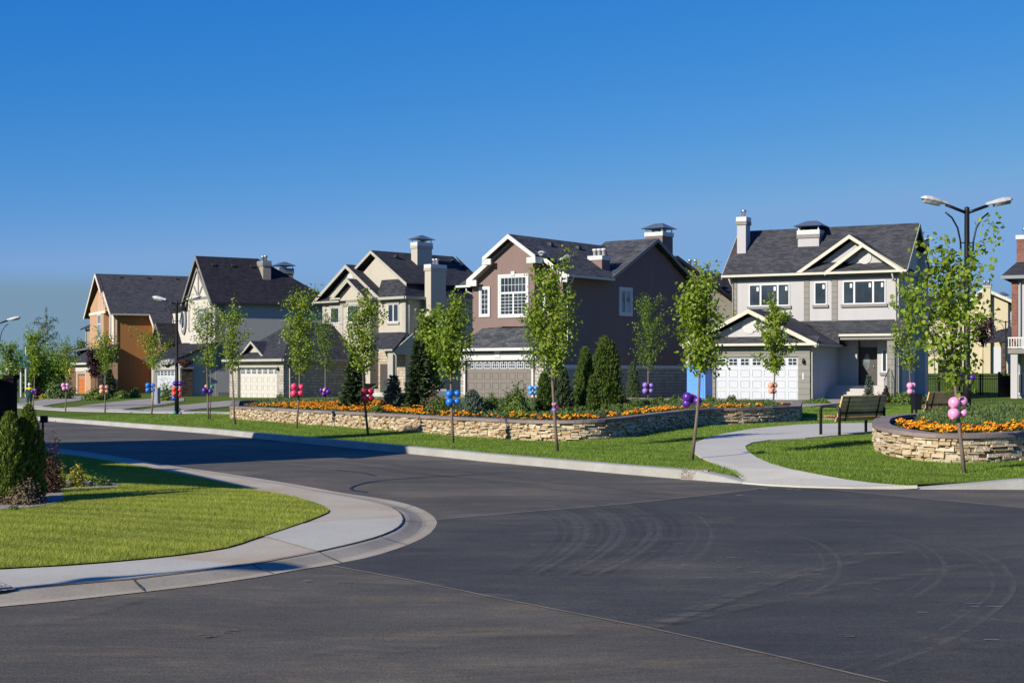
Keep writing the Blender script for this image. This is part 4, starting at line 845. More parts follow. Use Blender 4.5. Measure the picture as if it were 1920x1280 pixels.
for (a, b, v_, z_) in ((p1a - .04, h.u(611.5, vP1), vP1, zo - .12), (p2a - .05, h.u(643.5, vP2), vP2, zo - .4), (h.u(755, vP3), p3b + .05, vP3, ze3 - .12)): m.box(a, b, v_ - .05, v_ + .25, 2.6 if v_ < vP3 else zlow - .1, z_)
m.build('corner_board', M['trim_taupe'], r)
fwin(h, 620.5, 576.5, 636.6, 606, vP1, head='trim_taupe'); fwin(h, 652, 572, 672.5, 604.5, vP2, head='trim_taupe', sill='trim_taupe'); fwin(h, 728, 569.5, 748, 604, vP3, head='trim_taupe', sill='trim_taupe', cols=2)
# gables
a1, z1 = h.pt(648, 495.5, vP1 - e); l1 = h.u(586, vP1 - e); gable_front(h, l1, 2 * a1 - l1, zo + .05, z1, vP1 - e, vP1 + 7, ('shingle', 'trim_taupe', None), bh=.3)
MB().prism_y([(l1 + .5, zo - .1), (2 * a1 - l1 - .5, zo - .1), (a1, z1 - .35)], vP1 + .1, vP1 + 6).build('gable_wall', M['stucco_cream'], r); round_vent(r, fmap(vP1 + .1), *h.pt(658, 516, vP1 + .1), .4)
MB().slab([(l1, vP1 - e, zo), (p2a, vP1 - e, zo), (p2a, vP1 + .1, zo + .4), (l1 + .3, vP1 + .1, zo + .4)], .06).build('roof', M['shingle'], r)
gutter(r, (l1, vP1 - e - .05, zo - .03), (p2a, vP1 - e - .05, zo - .03), 'trim_taupe')
a2, z2 = h.pt(651.4, 522, vP2 - e); l2 = h.u(620, vP2 - e); zz = h.z(560, l2, vP2 - e); gable_front(h, l2, 2 * a2 - l2, zz, z2, vP2 - e, vP1 + 4, ('shingle', 'trim_taupe', None), bh=.28, t=.08)
MB().prism_y([(p2a, zz - .7), (p2b, zz - .7), (p2b, zz + .02), (a2, z2 - .3), (p2a, zz + .3)], vP2, vP1 + 2).build('gable_wall', M['stucco_cream'], r)
gutter(r, (l2, vP2 - e - .05, zz - .03), (l2 + 1.3, vP2 - e - .05, zz - .03), 'trim_taupe')
a3, z3 = h.pt(701.4, 468.5, vP3 + .2); l3, zl3 = h.pt(678, 497, vP3 + .2); sl3 = (z3 - zl3) / (a3 - l3); rr3, zr3 = h.pt(762.5, 530, vP3 + .2)
hw = rr3 - a3; gz = z3 - hw * ((z3 - zr3) / hw); vback = h.v(856, a3)
gable_front(h, a3 - hw - .8, rr3, zr3 - .0, z3, vP3 + .2, vback, ('shingle', 'trim_taupe', None), bh=.26)
MB().prism_y([(a3 - hw, zr3 - .3), (rr3 - .5, zr3 - .3), (rr3 - .5, zr3 + .05), (a3, z3 - .35)], vP3 + .65, vback).build('gable_wall', M['stucco_cream'], r)
eR = u3 + .05; zsk = h.z(523, a3 + 1.5, vP3 + .7)
MB().slab([(h.u(706, vP3 - e), vP3 - e, ze3), (eR, vP3 - e, ze3), (rr3 - .6, vP3 + .68, zsk), (h.u(716, vP3 + .7), vP3 + .68, zsk)], .08).build('roof', M['shingle'], r)
MB().slab([(eR, vP3 - e, ze3), (eR, vend, ze3), (rr3 - .55, vend, zr3 + .0), (rr3 - .6, vP3 + .68, zsk)], .08).build('roof', M['shingle'], r)
m = MB(); m.beam((h.u(706, vP3 - e), vP3 - e - .05, ze3 - .05), (eR, vP3 - e - .05, ze3 - .05), .13, .2); m.beam((eR + .05, vP3 - e, ze3 - .05), (eR + .05, vend, ze3 - .05), .13, .2); m.beam((p2b + .5, vP2 - .3, ze3 - .05), (p2b + .5, vP3 - e, ze3 - .05), .13, .2); m.build('gutter', M['trim_taupe'], r)
downspout(r, [(p3b + .3, vP3 + .1, ze3 - .2), (p3b + .08, vP3 + .3, ze3 - .6), (p3b + .08, vP3 + .3, zlow)], 'trim_cream')
# hip at the far right end of the big roof
ve_ = h.v(899, rr3)
MB().slab([(rr3, vback - .05, zr3), (rr3, ve_, zr3), (a3, vback - .05, z3)], .08).build('roof', M['shingle'], r)
# tall side chimney and ridge chimney
c0 = h.v(808, p3b + 1.1); vc1 = h.v(836, p3b + 1.1); chimney(r, h.u(796.5, c0), p3b + 1.1, c0, vc1, -.3, h.z(496.5, p3b + 1.1, c0), 'stucco_cream', 'trim_taupe', nfl=2)
m = MB()
uq = a3 + 1.3; c0 = h.v(782.5, uq); c1 = h.v(810, uq); chimney(r, h.u(771, c0), uq, c0, c1, z3 - 2.5, h.z(455, uq, c0), 'stucco_cream', 'trim_taupe', style='hood')
for px in (743, 850): vq = h.v(px, a3 + .5); roof_vent(r, (a3 + .5, vq, z3 - .45))
# porch of the cream house
vpp = vP3 - 2.2; q0, zq = h.pt(689, 655.5, vpp); q1 = h.u(731, vpp); zpt = h.z(622, p3b, vP3)
MB().slab([(q0, vpp, zq), (q1 + .4, vpp, zq), (p3b + .3, vP3, zpt), (h.u(712, vP3) - .1, vP3, zpt)], .1).build('roof', M['shingle'], r); gutter(r, (q0, vpp - .05, zq - .05), (q1 + .4, vpp - .05, zq - .05), 'trim_taupe')
MB().prism_x([(vpp + .2, zq - .35), (vP3, zq - .35), (vP3, zpt - .1), (vpp + .2, zq - .1)], q1 + .1, q1 + .22).build('porch_side', M['trim_taupe'], r)
m = MB(); m.box(q1 - .5, q1 + .1, vpp + .2, vpp + .6, -.2, zq - .1); m.build('column', M['trim_taupe'], r); downspout(r, [(q1 + .2, vpp + .1, zq - .1), (q1 + .25, vpp + .4, zq - .5), (q1 + .25, vpp + .4, .3)], 'trim_cream')
MB().box(-.2, p3b, vP3 - .03, vP3 - .0, .2, zq).build('wall', M['stone_block'], r)
dd = h.u(722, vP3); MB().box(dd - .5, dd + .5, vP3 - .08, vP3 - .03, .5, 2.7).build('front_door', M['door_dark'], r)
m = MB()
for i in range(4): m.box(q0 + .2, q1 + .6, vpp - i * .3 - .1, vP3, -.5, .55 - i * .18)
m.build('steps', M['step'], r); m = MB(); m.tube([(q1 - .6, vpp, 1.5), (q1 - .6, vpp - 1.2, .9)], .025, 6); m.tube([(q1 - .6, vpp - 1.2, .9), (q1 - .6, vpp - 1.2, 0)], .025, 6); m.tube([(q1 - .6, vpp, 1.5), (q1 - .6, vpp, .4)], .025, 6); m.build('railing', M['metal_grey'], r)

# ===== white and grey half-timbered house =====
h = House('white fronted house with steep black roof and timber trimmed gable', 404, 126, 747, 57.3)
r = h.root
uAp, zA = h.pt(367, 479.6, -.5); uRe = .3; zE = h.z(567, .3, 2); sl_ = (zA - zE) / (uRe - uAp); uLe = 2 * uAp - uRe; w0 = uLe + .3
vr1 = h.v(484, uAp); vr2 = h.v(640, uRe)
MB().box(w0, 0, 0, vr2 - .6, -.5, zE - .1).build('wall', M['stucco_dark'], r)
MB().prism_y([(w0, 2.3), (-.0, 2.3), (-.0, zE - .05), (uAp, zA - .4), (w0, zE - .05)], -.06, 1.0).build('gable_wall', M['stucco_white'], r)
bw0, bw1 = h.u(356, -.45), h.u(392, -.45); 
MB().prism_y([(-5.2, 2.3), (-.35, 2.3), (-.35, zE + .1), (uAp + .2, zA - 1.1), (-5.2, zE + .1)], -.3, 0).build('bay_wall', M['stucco_white'], r)
m = MB(); zt_ = h.z(560.5, -2, -.5); m.box(-5.2, -.35, -.35, -.3, zt_, zt_ + .2)
c_ = uAp + .15
for x, y in ((c_, zA - 1.3), (c_ - 1.0, zA - 2.6), (c_ + 1.0, zA - 2.6)): m.beam((c_, -.33, zt_ + .2), (x, -.33, y), .18, .06, (0, 1, 0))
m.build('timber', M['trim_grey'], r)
m = MB(); V4 = [(uLe, zE), (uAp, zA), (uRe, zE)]
m.slab([(uRe, -.5, zE), (uRe, vr2, zE), (uAp, vr1, zA), (uAp, -.5, zA)], .12); m.slab([(uLe, -.5, zE), (uAp, -.5, zA), (uAp, vr1, zA), (uLe, vr2, zE)][::-1], .12); m.slab([(uRe, vr2, zE), (uLe, vr2, zE), (uAp, vr1, zA)], .12)
rf = m.build('roof', M['shingle_dark'], r); m = MB()
for a, b, v_ in (((uLe, zE), (uAp, zA), -.5), ((uRe, zE), (uAp, zA), -.5), ((uLe + .9, zE + .1), (uAp, zA - 1.0), -.4), ((uRe - .4, zE + .0), (uAp, zA - 1.0), -.4)):
    m.hexa([(a[0], v_ - .06, a[1] - .3), (a[0], v_, a[1] - .3), (b[0], v_, b[1] - .3), (b[0], v_ - .06, b[1] - .3)], [(a[0], v_ - .06, a[1]), (a[0], v_, a[1]), (b[0], v_, b[1]), (b[0], v_ - .06, b[1])])
m.build('fascia', M['trim_grey'], rf)
m = MB(); m.beam((uRe + .05, -.5, zE - .08), (uRe + .05, vr2, zE - .08), .14, .16); m.beam((uLe, vr2 + .05, zE - .08), (uRe, vr2 + .05, zE - .08), .14, .16); m.build('gutter', M['trim_dark'], r)
window(r, fmap(-.3), -2.9, -1.0, h.z(612, -2, -.45), h.z(584, -2, -.45), cols=3, bars=(1, 2), outer=.25, outer_mat='trim_grey', trim='vinyl', glass='glass_pale')
m = MB(); f = fmap(-.06); zc = h.z(600, -7, 0); ring = lambda rr, d: [f(-7.4 + math.cos(t) * rr * .75, d, zc + math.sin(t) * rr * 1.5) for t in [2 * math.pi * i / 20 for i in range(20)]]
m.hexa(ring(.85, 0), ring(.85, .06)); w_ = m.build('window', M['trim_grey'], r); MB().hexa(ring(.6, .06), ring(.6, .09)).build('sash', M['vinyl'], w_); MB().hexa(ring(.48, .09), ring(.48, .1)).build('pane', M['glass'], w_)
window(r, fmap(-.06), -5.85, -5.45, h.z(618, -6, 0), h.z(585, -6, 0), outer=.2, outer_mat='trim_grey')
q_ = h.u(323, 0); zw_ = h.z(578, q_, 0); MB().box(q_, w0 + .01, .02, 6, -.4, zw_).build('wall', M['stucco_white'], r); MB().slab([(q_ - .6, -.6, zw_ + .05), (w0 + .3, -.6, zw_ + .05), (w0 + .3, 4, zw_ + 2.6), (q_ - .6, 4, zw_ + 2.6)], .2).build('roof', M['shingle_dark'], r)
# garage wing towards the street
ga = h.u(290, -7); vgf = -3.0; G0, G1 = h.u(291, vgf), h.u(330, vgf); GL = h.u(284, vgf); GR = -.02; zgE = h.z(671, GR, vgf - .4); dz1 = 2.42
m = MB(); m.box(GL, G0, vgf, 0, -.4, zgE); m.box(G1, GR, vgf, 0, -.4, zgE); m.box(G0, G1, vgf, 0, dz1, zgE); m.build('garage_wall', M['stucco_dark'], r)
MB().box(G0, G1, vgf + .25, -.1, -.3, dz1).build('garage_inside', M['trim_grey'], r)
m = MB(); m.box(GL - .02, GR + .02, vgf - .05, vgf, zgE - .62, zgE - .1); m.build('door_surround', M['trim_white'], r)
garage_door(r, fmap(vgf + .12), G0, G1, 0, dz1, 'door_white', 6, 4)
zgT = h.z(640, 0, 0); m = MB(); gm = (GL + GR) / 2
m.slab([(GL - .5, vgf - .5, zgE), (GR + .5, vgf - .5, zgE), (GR + .5, 0, zgT), (GL - .5, 0, zgT)], .14); m.build('roof', M['shingle_dark'], r)
MB().prism_x([(vgf, zgE - .1), (0, zgE - .1), (0, zgT - .1)], GL, GR - .01).build('gable_wall', M['stucco_dark'], r)
m = MB(); m.beam((GL - .5, vgf - .55, zgE - .08), (GR + .5, vgf - .55, zgE - .08), .14, .16); m.build('gutter', M['trim_dark'], r)
m = MB(); m.box(GR - .02, GR + .35, vgf - .1, vgf + .85, -.4, 2.5); m.build('stone_pier', M['brick_dark'], r); MB().box(GR - .05, GR + .45, vgf - .2, vgf + .95, 2.5, 2.66).build('pier_cap', M['trim_grey'], r)
# side wall base board and small dormer gable over the garage
MB().box(0, .05, .2, vr2 - .6, -.5, .55).build('base_board', M['trim_grey'], r)
vd = vgf + 1.5; a, za = h.pt(300, 605.6, vd); l, zl = h.pt(290, 645, vd); hw = a - l; vdb = h.v(338, a)
gable_front(h, a - hw * 1.0, a + hw * 1.0, zl, za, vd - .4, max(vdb, 1.5), ('shingle_dark', 'trim_grey', None), bh=.22); MB().prism_y([(a - hw + .4, zgE), (a + hw - .4, zgE), (a + hw - .4, zl), (a, za - .3), (a - hw + .4, zl)], vd, 2).build('gable_wall', M['brick_red'], r)
uq = uAp + 1.4; c0 = h.v(493.3, uq + .3); c1 = h.v(508, uq + .3); chimney(r, uq - .9, uq + .3, c0, c1, zE, h.z(490, uq, c0), 'stucco_mid', 'trim_grey', nfl=2, top='metal_grey')
uq = uAp - 3.0; c0 = h.v(524, uq); c1 = h.v(550, uq); chimney(r, uq - 1.5, uq, c0, c1, zE, h.z(503.5, uq, c0), 'stucco_mid', 'trim_grey', style='hood', top='metal_grey')
for px in (400, 437, 472): vq = h.v(px, uAp + .7); roof_vent(r, (uAp + .7, vq, zA - sl_ * .7))

# ===== orange house =====
h = House('large orange rendered house with a peach front gable and orange garage door', 214, 160, 742, 64)
r = h.root
uRe = .5; zE = h.z(588, uRe, 1); uAp = h.u(178.5, -.8); zA = h.z(512.5, uAp, -.8); uAp, zA = h.pt(178.5, 513, -.8); sl_ = (zA - zE) / (uRe - uAp); uLe = 2 * uAp - uRe
vk = h.v(272, 0); vend = vk + 9
MB().prism_y([(uLe + .5, -.5), (0, -.5), (0, zE - .1), (uAp, zA - .5), (uLe + .5, zE - .1)], 0, vend).build('wall', M['stucco_orange'], r)
m = MB(); m.slab([(uRe, -.5, zE), (uRe, vk + .4, zE), (uAp, vk + .4, zA), (uAp, -.5, zA)], .12); ub = h.u(281, vk + .4); zb = zE - sl_ * 1.9
m.slab([(uRe + 1.9, vk + .4, zb), (uRe + 1.9, vend + .4, zb), (uAp, vend + .4, zA), (uAp, vk + .4, zA)], .12); m.slab([(uLe, -.8, zE), (uAp, -.8, zA), (uAp, vend + .4, zA), (uLe, vend + .4, zE)][::-1], .12)
m.slab([(uAp + (uRe - uAp) * .45, -.8, zE + (zA - zE) * .55), (uAp + (uRe - uAp) * .45, -.4, zE + (zA - zE) * .55), (uAp, -.4, zA), (uAp, -.8, zA)], .12); rf = m.build('roof', M['shingle_grey'], r)
MB().prism_y([(-.1, -.5), (1.75, -.5), (1.75, zb + .15), (-.1, zE)], vk + .8, vend).build('wall', M['stucco_peach'], r)
m = MB()
for a, b, v_ in (((uLe, zE), (uAp, zA), -.8), ((uRe, zE), (uAp, zA), -.5), ((uAp + (uRe - uAp) * .45, zE + (zA - zE) * .55), (uAp, zA), -.8), ((uRe + 1.9, zb), (uRe, zE), vk + .4)):
    m.hexa([(a[0], v_ - .07, a[1] - .34), (a[0], v_ - .003, a[1] - .34), (b[0], v_ - .003, b[1] - .34), (b[0], v_ - .07, b[1] - .34)], [(a[0], v_ - .07, a[1]), (a[0], v_ - .003, a[1]), (b[0], v_ - .003, b[1]), (b[0], v_ - .07, b[1])])
m.build('fascia', M['trim_peach'], rf)
m = MB(); m.beam((uRe + .05, -.5, zE - .08), (uRe + .05, vk + .4, zE - .08), .14, .16); m.build('gutter', M['trim_taupe'], r)
# front bay with board panels and tall window
zb0 = h.z(655, -4, -.9); zb1 = h.z(588, -4, -.9)
MB().box(uLe + 2.4, -3.0, -.55, 0, -.4, zb1 + .2).build('bay_wall', M['stucco_peach'], r); MB().prism_y([(uLe + 2.4, zb1 + .2), (-2.2, zb1 + .2), (-2.2, zE + .4), (uAp + .6, zA - 1.6), (uLe + 2.4, zE + 1)], -.5, 0).build('gable_wall', M['stucco_peach'], r)
m = MB()
for k in range(5): x = -5.9 + k * .85; m.box(x - .07, x + .07, -.56, -.5, zb1 + .3, min(zA - 1.6, zE + 2.6 - abs(x + 4) * .3))
m.box(uLe + 2.2, -2.0, -.62, -.5, zb1, zb1 + .3); m.build('board', M['trim_peach'], r)
MB().box(-.9, -.0, -.06, 0, .5, zE - .1).build('corner_board', M['trim_peach'], r)
window(r, fmap(-.55), -6.3, -4.3, h.z(634, -5, -.9), h.z(590, -5, -.9), cols=2, split=1.0, outer=.12, outer_mat='trim_white', glass='glass_pale'); window(r, fmap(0), -2.1, -1.3, h.z(632, -2, 0), h.z(593, -2, 0), outer=.2, outer_mat='trim_white', glass='glass_pale')
downspout(r, [(.1, .2, zE - .15), (.1, .2, h.z(660, 0, 0))], 'trim_peach')
# orange house garage wing
vgf = -2.8; G0, G1 = h.u(145.5, vgf), h.u(160.5, vgf); GL, GR = G0 - .9, h.u(170, vgf); zgE = h.z(680, GR, vgf - .4); dz1 = h.z(701, G0, vgf)
m = MB(); m.box(GL, G0, vgf, 0, -.4, zgE); m.box(G1, GR, vgf, 0, -.4, zgE); m.box(G0, G1, vgf, 0, dz1, zgE); m.build('garage_wall', M['stucco_peach'], r)
m = MB(); m.box(G0 - .3, G0, vgf - .06, vgf, -.2, dz1 + .3); m.box(G1, G1 + .3, vgf - .06, vgf, -.2, dz1 + .3); m.box(GL, GR, vgf - .08, vgf, dz1 + .3, dz1 + .8); m.build('door_surround', M['trim_white'], r)
MB().box(G0, G1, vgf + .25, -.1, -.3, dz1).build('garage_inside', M['door_dark'], r); garage_door(r, fmap(vgf + .12), G0, G1, 0, dz1, 'door_orange', 5, 5, wframe='door_white')
m = MB(); zt_ = h.z(646, 0, 0); m.slab([(GL - 4, vgf - .5, zgE), (GR + .6, vgf - .5, zgE), (GR + .0, 0, zt_), (GL - 4, 0, zt_)], .14); m.slab([(-1.6, -1.1, h.z(652, 0, -1)), (.7, -1.1, h.z(652, 0, -1)), (.7, .0, h.z(646, 0, -1)), (-1.6, 0, h.z(646, 0, -1))], .14); m.build('roof', M['shingle'], r); m = MB(); m.beam((GL - 4, vgf - .55, zgE - .08), (GR + .6, vgf - .55, zgE - .08), .14, .22); m.build('gutter', M['trim_cream'], r)
MB().box(GR, GR + .8, vgf + .6, vgf + 1.0, -.4, 2.7).build('stone_front', M['brick_dark'], r)
for px in (226, 278, 331): vq = h.v(px, uAp + .6); roof_vent(r, (uAp + .6, vq, zA - sl_ * .6))

# ===== partly hidden houses =====
h = House('low dark roofed house wing at the far left, half hidden behind the plum tree', 120, 178, 743, 64)
r = h.root; za = h.z(650, 0, 0); ze = h.z(668, 0, -3); MB().box(-9, 0, 0, 9, -.5, ze).build('wall', M['stucco_peach'], r); gable_side(h, -3.2, 9, ze + .1, za, -9.6, .8, ('shingle', 'trim_taupe', None), vA=3, rakes=(True, True)); MB().box(-.9, -.1, -2.6, -1.9, -.4, ze).build('column', M['brick_dark'], r)
window(r, fmap(0), -4, -2.4, .7, 2.2, outer=.12, outer_mat='trim_white')
h = House('narrow grey house with dark roofs peeping out left of the orange gable', 190, 205, 745, 64)
r = h.root; u0, zt_ = h.pt(156, 580, 0); ze = h.z(617, u0, 0); u1 = h.u(161, 0); MB().box(u1, u1 + 8, 0, 10, -.5, ze - .1).build('wall', M['stucco_mid'], r)
gable_side(h, -.6, 10, ze, zt_, u1 - 1.0, u1 + 9, ('shingle', 'trim_grey', None), vA=5); m = MB(); m.box(u1 - .05, u1 + .7, -.08, 0, -.4, ze); m.build('corner_board', M['trim_taupe'], r); downspout(r, [(u1 + 1.1, -.15, ze), (u1 + 1.1, -.15, 0)], 'trim_dark')

h = House('beige house with a sloping roof between the brown and the pale grey house', 1374, 108, 745, -20)
r = h.root; ua, zpk = h.pt(1265, 480, 0); ub, zlo = h.pt(1376, 563, 0); 
MB().prism_y([(ua - 4, -.5), (ub + 1.5, -.5), (ub + 1.5, zlo - 1.1), (ua, zpk - .1), (ua - 4, zpk - 3)], 0, 9).build('wall', M['stucco_beige'], r)
sl_ = (zpk - zlo) / (ub - ua); m = MB(); m.slab([(ua, -.5, zpk), (ub + 2, -.5, zpk - sl_ * (ub + 2 - ua)), (ub + 2, 5, zpk - sl_ * (ub + 2 - ua)), (ua, 5, zpk)][::-1], .25); m.slab([(ua - 5, -.5, zpk - 3.7), (ua, -.5, zpk), (ua, 5, zpk), (ua - 5, 5, zpk - 3.7)][::-1], .25); m.build('roof', M['shingle_dark'], r)
u0, z0 = h.pt(1292, 508.5, 5); u1 = h.u(1420, 5); m = MB(); m.slab([(u0 - 3, 1.5, z0 - 4), (u1, 1.5, z0 - 4), (u1, 6.5, z0), (u0 - 3, 6.5, z0)], .2); m.build('roof', M['shingle_dark'], r); MB().prism_x([(1.6, -.3), (11, -.3), (11, z0 - 4.2), (6.5, z0 - .3), (1.6, z0 - 4.2)], u0 - 2.5, u1).build('wall', M['stucco_beige'], r)
c0, c1 = h.u(1293, 3.2), h.u(1313.5, 3.2); chimney(r, c0, c1, 3.2, 4.0, 3, h.z(499, c0, 3.2), 'stucco_grey', None, nfl=2, top='metal_grey')
fwin(h, 1303, 575, 1321, 599, 0, outer=.1, outer_mat='trim_grey', trim='vinyl')

h = House('pale house with white balcony and brick chimney, cut by the right edge', 1897.5, 92, 748, 25)
r = h.root; zE = h.z(517, 0, -.5); vv = 9
MB().box(0, 12, 0, 12, -.5, zE - .1).build('wall', M['stucco_grey'], r); MB().box(-.02, .35, -.06, .2, -.4, zE - .2).build('corner_board', M['brick_red'], r)
m = MB(); zt_ = h.z(400, 3, 6); m.slab([(-.6, -.5, zE), (13, -.5, zE), (13, 6, zt_), (3, 6, zt_)], .12); m.slab([(-.6, 12.5, zE), (-.6, -.5, zE), (3, 6, zt_), (3, 6.2, zt_)], .12); m.build('roof', M['shingle'], r); m = MB(); m.beam((-.6, -.55, zE - .08), (13, -.55, zE - .08), .14, .2); m.build('gutter', M['metal_grey'], r)
chimney(r, h.u(1906, .9), h.u(1906, .9) + .9, .9, 1.8, zE - 1, h.z(443, 0, .9), 'brick_red', None, nfl=1, top='trim_white'); downspout(r, [(.5, -.12, zE - .2), (.5, -.12, .2)], 'metal_grey')
zb = h.z(654, 0, -1.6); zt_ = h.z(632, 0, -1.6); m = MB(); m.box(-.05, 5, -1.7, 0, zb - .28, zb); b = m.build('balcony', M['trim_grey'], r)
m = MB(); m.box(-.05, 5, -1.7, -1.62, zt_ - .09, zt_); m.box(-.05, 5, -1.7, -1.62, zb + .05, zb + .13); m.box(-.05, .03, -1.62, 0, zt_ - .09, zt_)
for k in range(34): m.box(-.03 + k * .15, .02 + k * .15, -1.69, -1.64, zb + .13, zt_ - .09)
m.build('railing', M['trim_white'], b); MB().box(.1, .5, -1.6, -1.2, -.4, zb - .28).build('column', M['stucco_grey'], r); MB().box(1.3, 4, -.04, 0, 2.6, 2.7).build('ledge', M['trim_dark'], r)
fwin(h, 1908, 700, 1919, 738, 0, glass='glass', outer=.08, outer_mat='trim_white')

h = House('pale yellow house with twin gables and a wide chimney behind the iron fence', 1872, 152, 690, 20)
r = h.root; z1 = h.z(615, -3, 0)
u0, zpk = h.pt(1846, 540, 0); uL, zl = h.pt(1790, 583, 0); uR_, zr_ = h.pt(1890, 560, 0)
m = MB(); m.prism_y([(uL, -3), (uR_, -3), (uR_, zr_ - .4), (u0, zpk - .3), (uL, zl - .3)], 0, 9); m.build('wall', M['stucco_yellow'], r)
m = MB(); m.slab([(uL - .6, -.5, zl - .3), (u0, -.5, zpk), (u0, 9, zpk), (uL - .6, 9, zl - .3)][::-1], .3); m.slab([(u0, -.5, zpk), (uR_ + .5, -.5, zr_ - .2), (uR_ + .5, 9, zr_ - .2), (u0, 9, zpk)][::-1], .3); rf = m.build('roof', M['shingle'], r)
m = MB(); m.beam((uL - .6, -.55, zl - .45), (u0, -.55, zpk - .15), .08, .3, (0, 0, 1)); m.beam((u0, -.55, zpk - .15), (uR_ + .5, -.55, zr_ - .35), .08, .3); m.build('fascia', M['trim_cream'], rf)
chimney(r, h.u(1842, -.7), h.u(1857, -.7), -.7, .3, -2, h.z(535.5, 0, -.7), 'stucco_yellow', None, nfl=2, top='trim_taupe'); MB().box(h.u(1858.5, -.1), h.u(1861.5, -.1), -.12, 0, -2, h.z(551, 0, 0)).build('corner_board', M['trim_taupe'], r)
MB().slab([(uL - 9, -1, h.z(590, uL, 0)), (uL + 1, -1, h.z(590, uL, 0)), (uL + 1, 4, h.z(558, uL, 4)), (uL - 9, 4, h.z(558, uL, 4))], .3).build('roof', M['shingle'], r); MB().box(uL - 8.5, uL + .5, -.5, 7, -3, h.z(590, uL, 0)).build('wall', M['stucco_yellow'], r)
MB().slab([(h.u(1850, -4), -4, h.z(634, 0, -4)), (h.u(1895, -4), -4, h.z(630, 0, -4)), (h.u(1900, 0), 0, h.z(612, 0, 0)), (h.u(1868, 0), 0, h.z(620, 0, 0))], .5).build('porch_roof', M['shingle'], r)
MB().box(h.u(1878, -3.6), h.u(1886, -3.6), -3.8, -3, -3, h.z(634, 0, -4)).build('column', M['brick_dark'], r); MB().box(h.u(1858, -.1), h.u(1877, -.1), -.1, 0, -3, h.z(650, 0, 0)).build('garage_door', M['door_white'], r)
h = House('small blue grey house with a pointed turret roof, right of the pale yellow house', 1903, 168, 690, 22)
r = h.root; uc, zc = h.pt(1897, 556, 0); q0 = h.u(1884, 0); q1 = q0 + 6; zt_ = h.z(578, uc, 0)
MB().box(q0, q1, 0, 6, -4, zt_).build('wall', M['stucco_blue'], r); MB().hexa([(q0 - .5, -.5, zt_), (q1 + .5, -.5, zt_), (q1 + .5, 6.5, zt_), (q0 - .5, 6.5, zt_)], [(q0 + 2.6, 2.8, zc + .6), (q1 - 2.6, 2.8, zc + .6), (q1 - 2.6, 3.2, zc + .6), (q0 + 2.6, 3.2, zc + .6)]).build('roof', M['shingle'], r)
for a in (1887, 1895): fwin(h, a, 586, a + 5, 605, 0, glass='glass')
chimney(r, h.u(1872, 4), h.u(1888, 4), 4, 5.2, -3, h.z(557, 0, 4), 'stucco_yellow', None, style='hood')
h = House('dark roofed cottage between the grey house and the pale yellow house', 1775, 165, 690, 18)
r = h.root; z0 = h.z(590, 0, 0); MB().box(-6, 4, 0, 8, -4, z0).build('wall', M['stucco_peach'], r); gable_side(h, -.6, 8.6, z0 + .1, h.z(555, 0, 4), -6.6, 4.6, ('shingle', 'trim_taupe', None)); fwin(h, 1752, 608, 1760, 628, 0)
# ---------------------------------------------------------------- plants
M['bark'] = m_plain('bark', (0.16, 0.125, 0.095), 0.9, var=0.3); M['bark_dark'] = m_plain('bark_dark', (0.07, 0.06, 0.05), 0.9, var=0.3); M['bark_birch'] = m_plain('bark_birch', (0.62, 0.60, 0.56), 0.8, var=0.2)
M['leaf_lime'] = m_leaf('leaf_lime', (0.150, 0.240, 0.022), (0.345, 0.450, 0.050)); M['leaf_mid'] = m_leaf('leaf_mid', (0.090, 0.175, 0.022), (0.215, 0.320, 0.044))
M['leaf_birch'] = m_leaf('leaf_birch', (0.055, 0.085, 0.030), (0.105, 0.140, 0.05)); M['leaf_plum'] = m_leaf('leaf_plum', (0.030, 0.010, 0.022), (0.060, 0.018, 0.035), 0.15)
M['thuja'] = m_leaf('thuja', (0.038, 0.080, 0.013), (0.122, 0.180, 0.028), 0.12, 0.7); M['thuja_near'] = m_leaf('thuja_near', (0.055, 0.100, 0.016), (0.220, 0.285, 0.040), 0.12, 0.7)
M['spruce'] = m_leaf('spruce', (0.034, 0.064, 0.028), (0.105, 0.150, 0.060), 0.05, 0.7); M['spruce_blue'] = m_leaf('spruce_blue', (0.075, 0.115, 0.095), (0.170, 0.225, 0.190), 0.05, 0.7)
M['box_leaf'] = m_leaf('box_leaf', (0.070, 0.130, 0.020), (0.165, 0.240, 0.042), 0.2); M['juniper'] = m_leaf('juniper', (0.060, 0.110, 0.030), (0.140, 0.205, 0.065), 0.1, 0.7)
M['barberry'] = m_leaf('barberry', (0.050, 0.018, 0.016), (0.105, 0.045, 0.035), 0.15, 0.7); M['yellow_leaf'] = m_leaf('yellow_leaf', (0.26, 0.25, 0.02), (0.52, 0.46, 0.05), 0.25); M['dry_leaf'] = m_leaf('dry_leaf', (0.10, 0.07, 0.045), (0.20, 0.15, 0.09), 0.1, 0.8)
M['flower_bed_leaf'] = m_leaf('flower_bed_leaf', (0.035, 0.07, 0.012), (0.075, 0.12, 0.022), 0.2)
M['marigold'] = m_island('marigold', [(0, (0.62, 0.17, 0.008)), (0.5, (0.80, 0.30, 0.01)), (1, (0.86, 0.46, 0.03))], 0.7, 30, 0.2)
M['petal_white'] = m_leaf('petal_white', (0.5, 0.45, 0.6), (0.8, 0.8, 0.85), 0.2)
LEAF = ([(0, 0, 0), (.34, .28, .07), (.30, .66, .05), (0, 1, -.04), (-.30, .66, .05), (-.34, .28, .07)], [(0, 1, 2, 3), (0, 3, 4, 5)])
SPRAY = ([(0, 0, 0), (.16, .35, .03), (0, 1, 0), (-.16, .35, .03)], [(0, 1, 2, 3)])
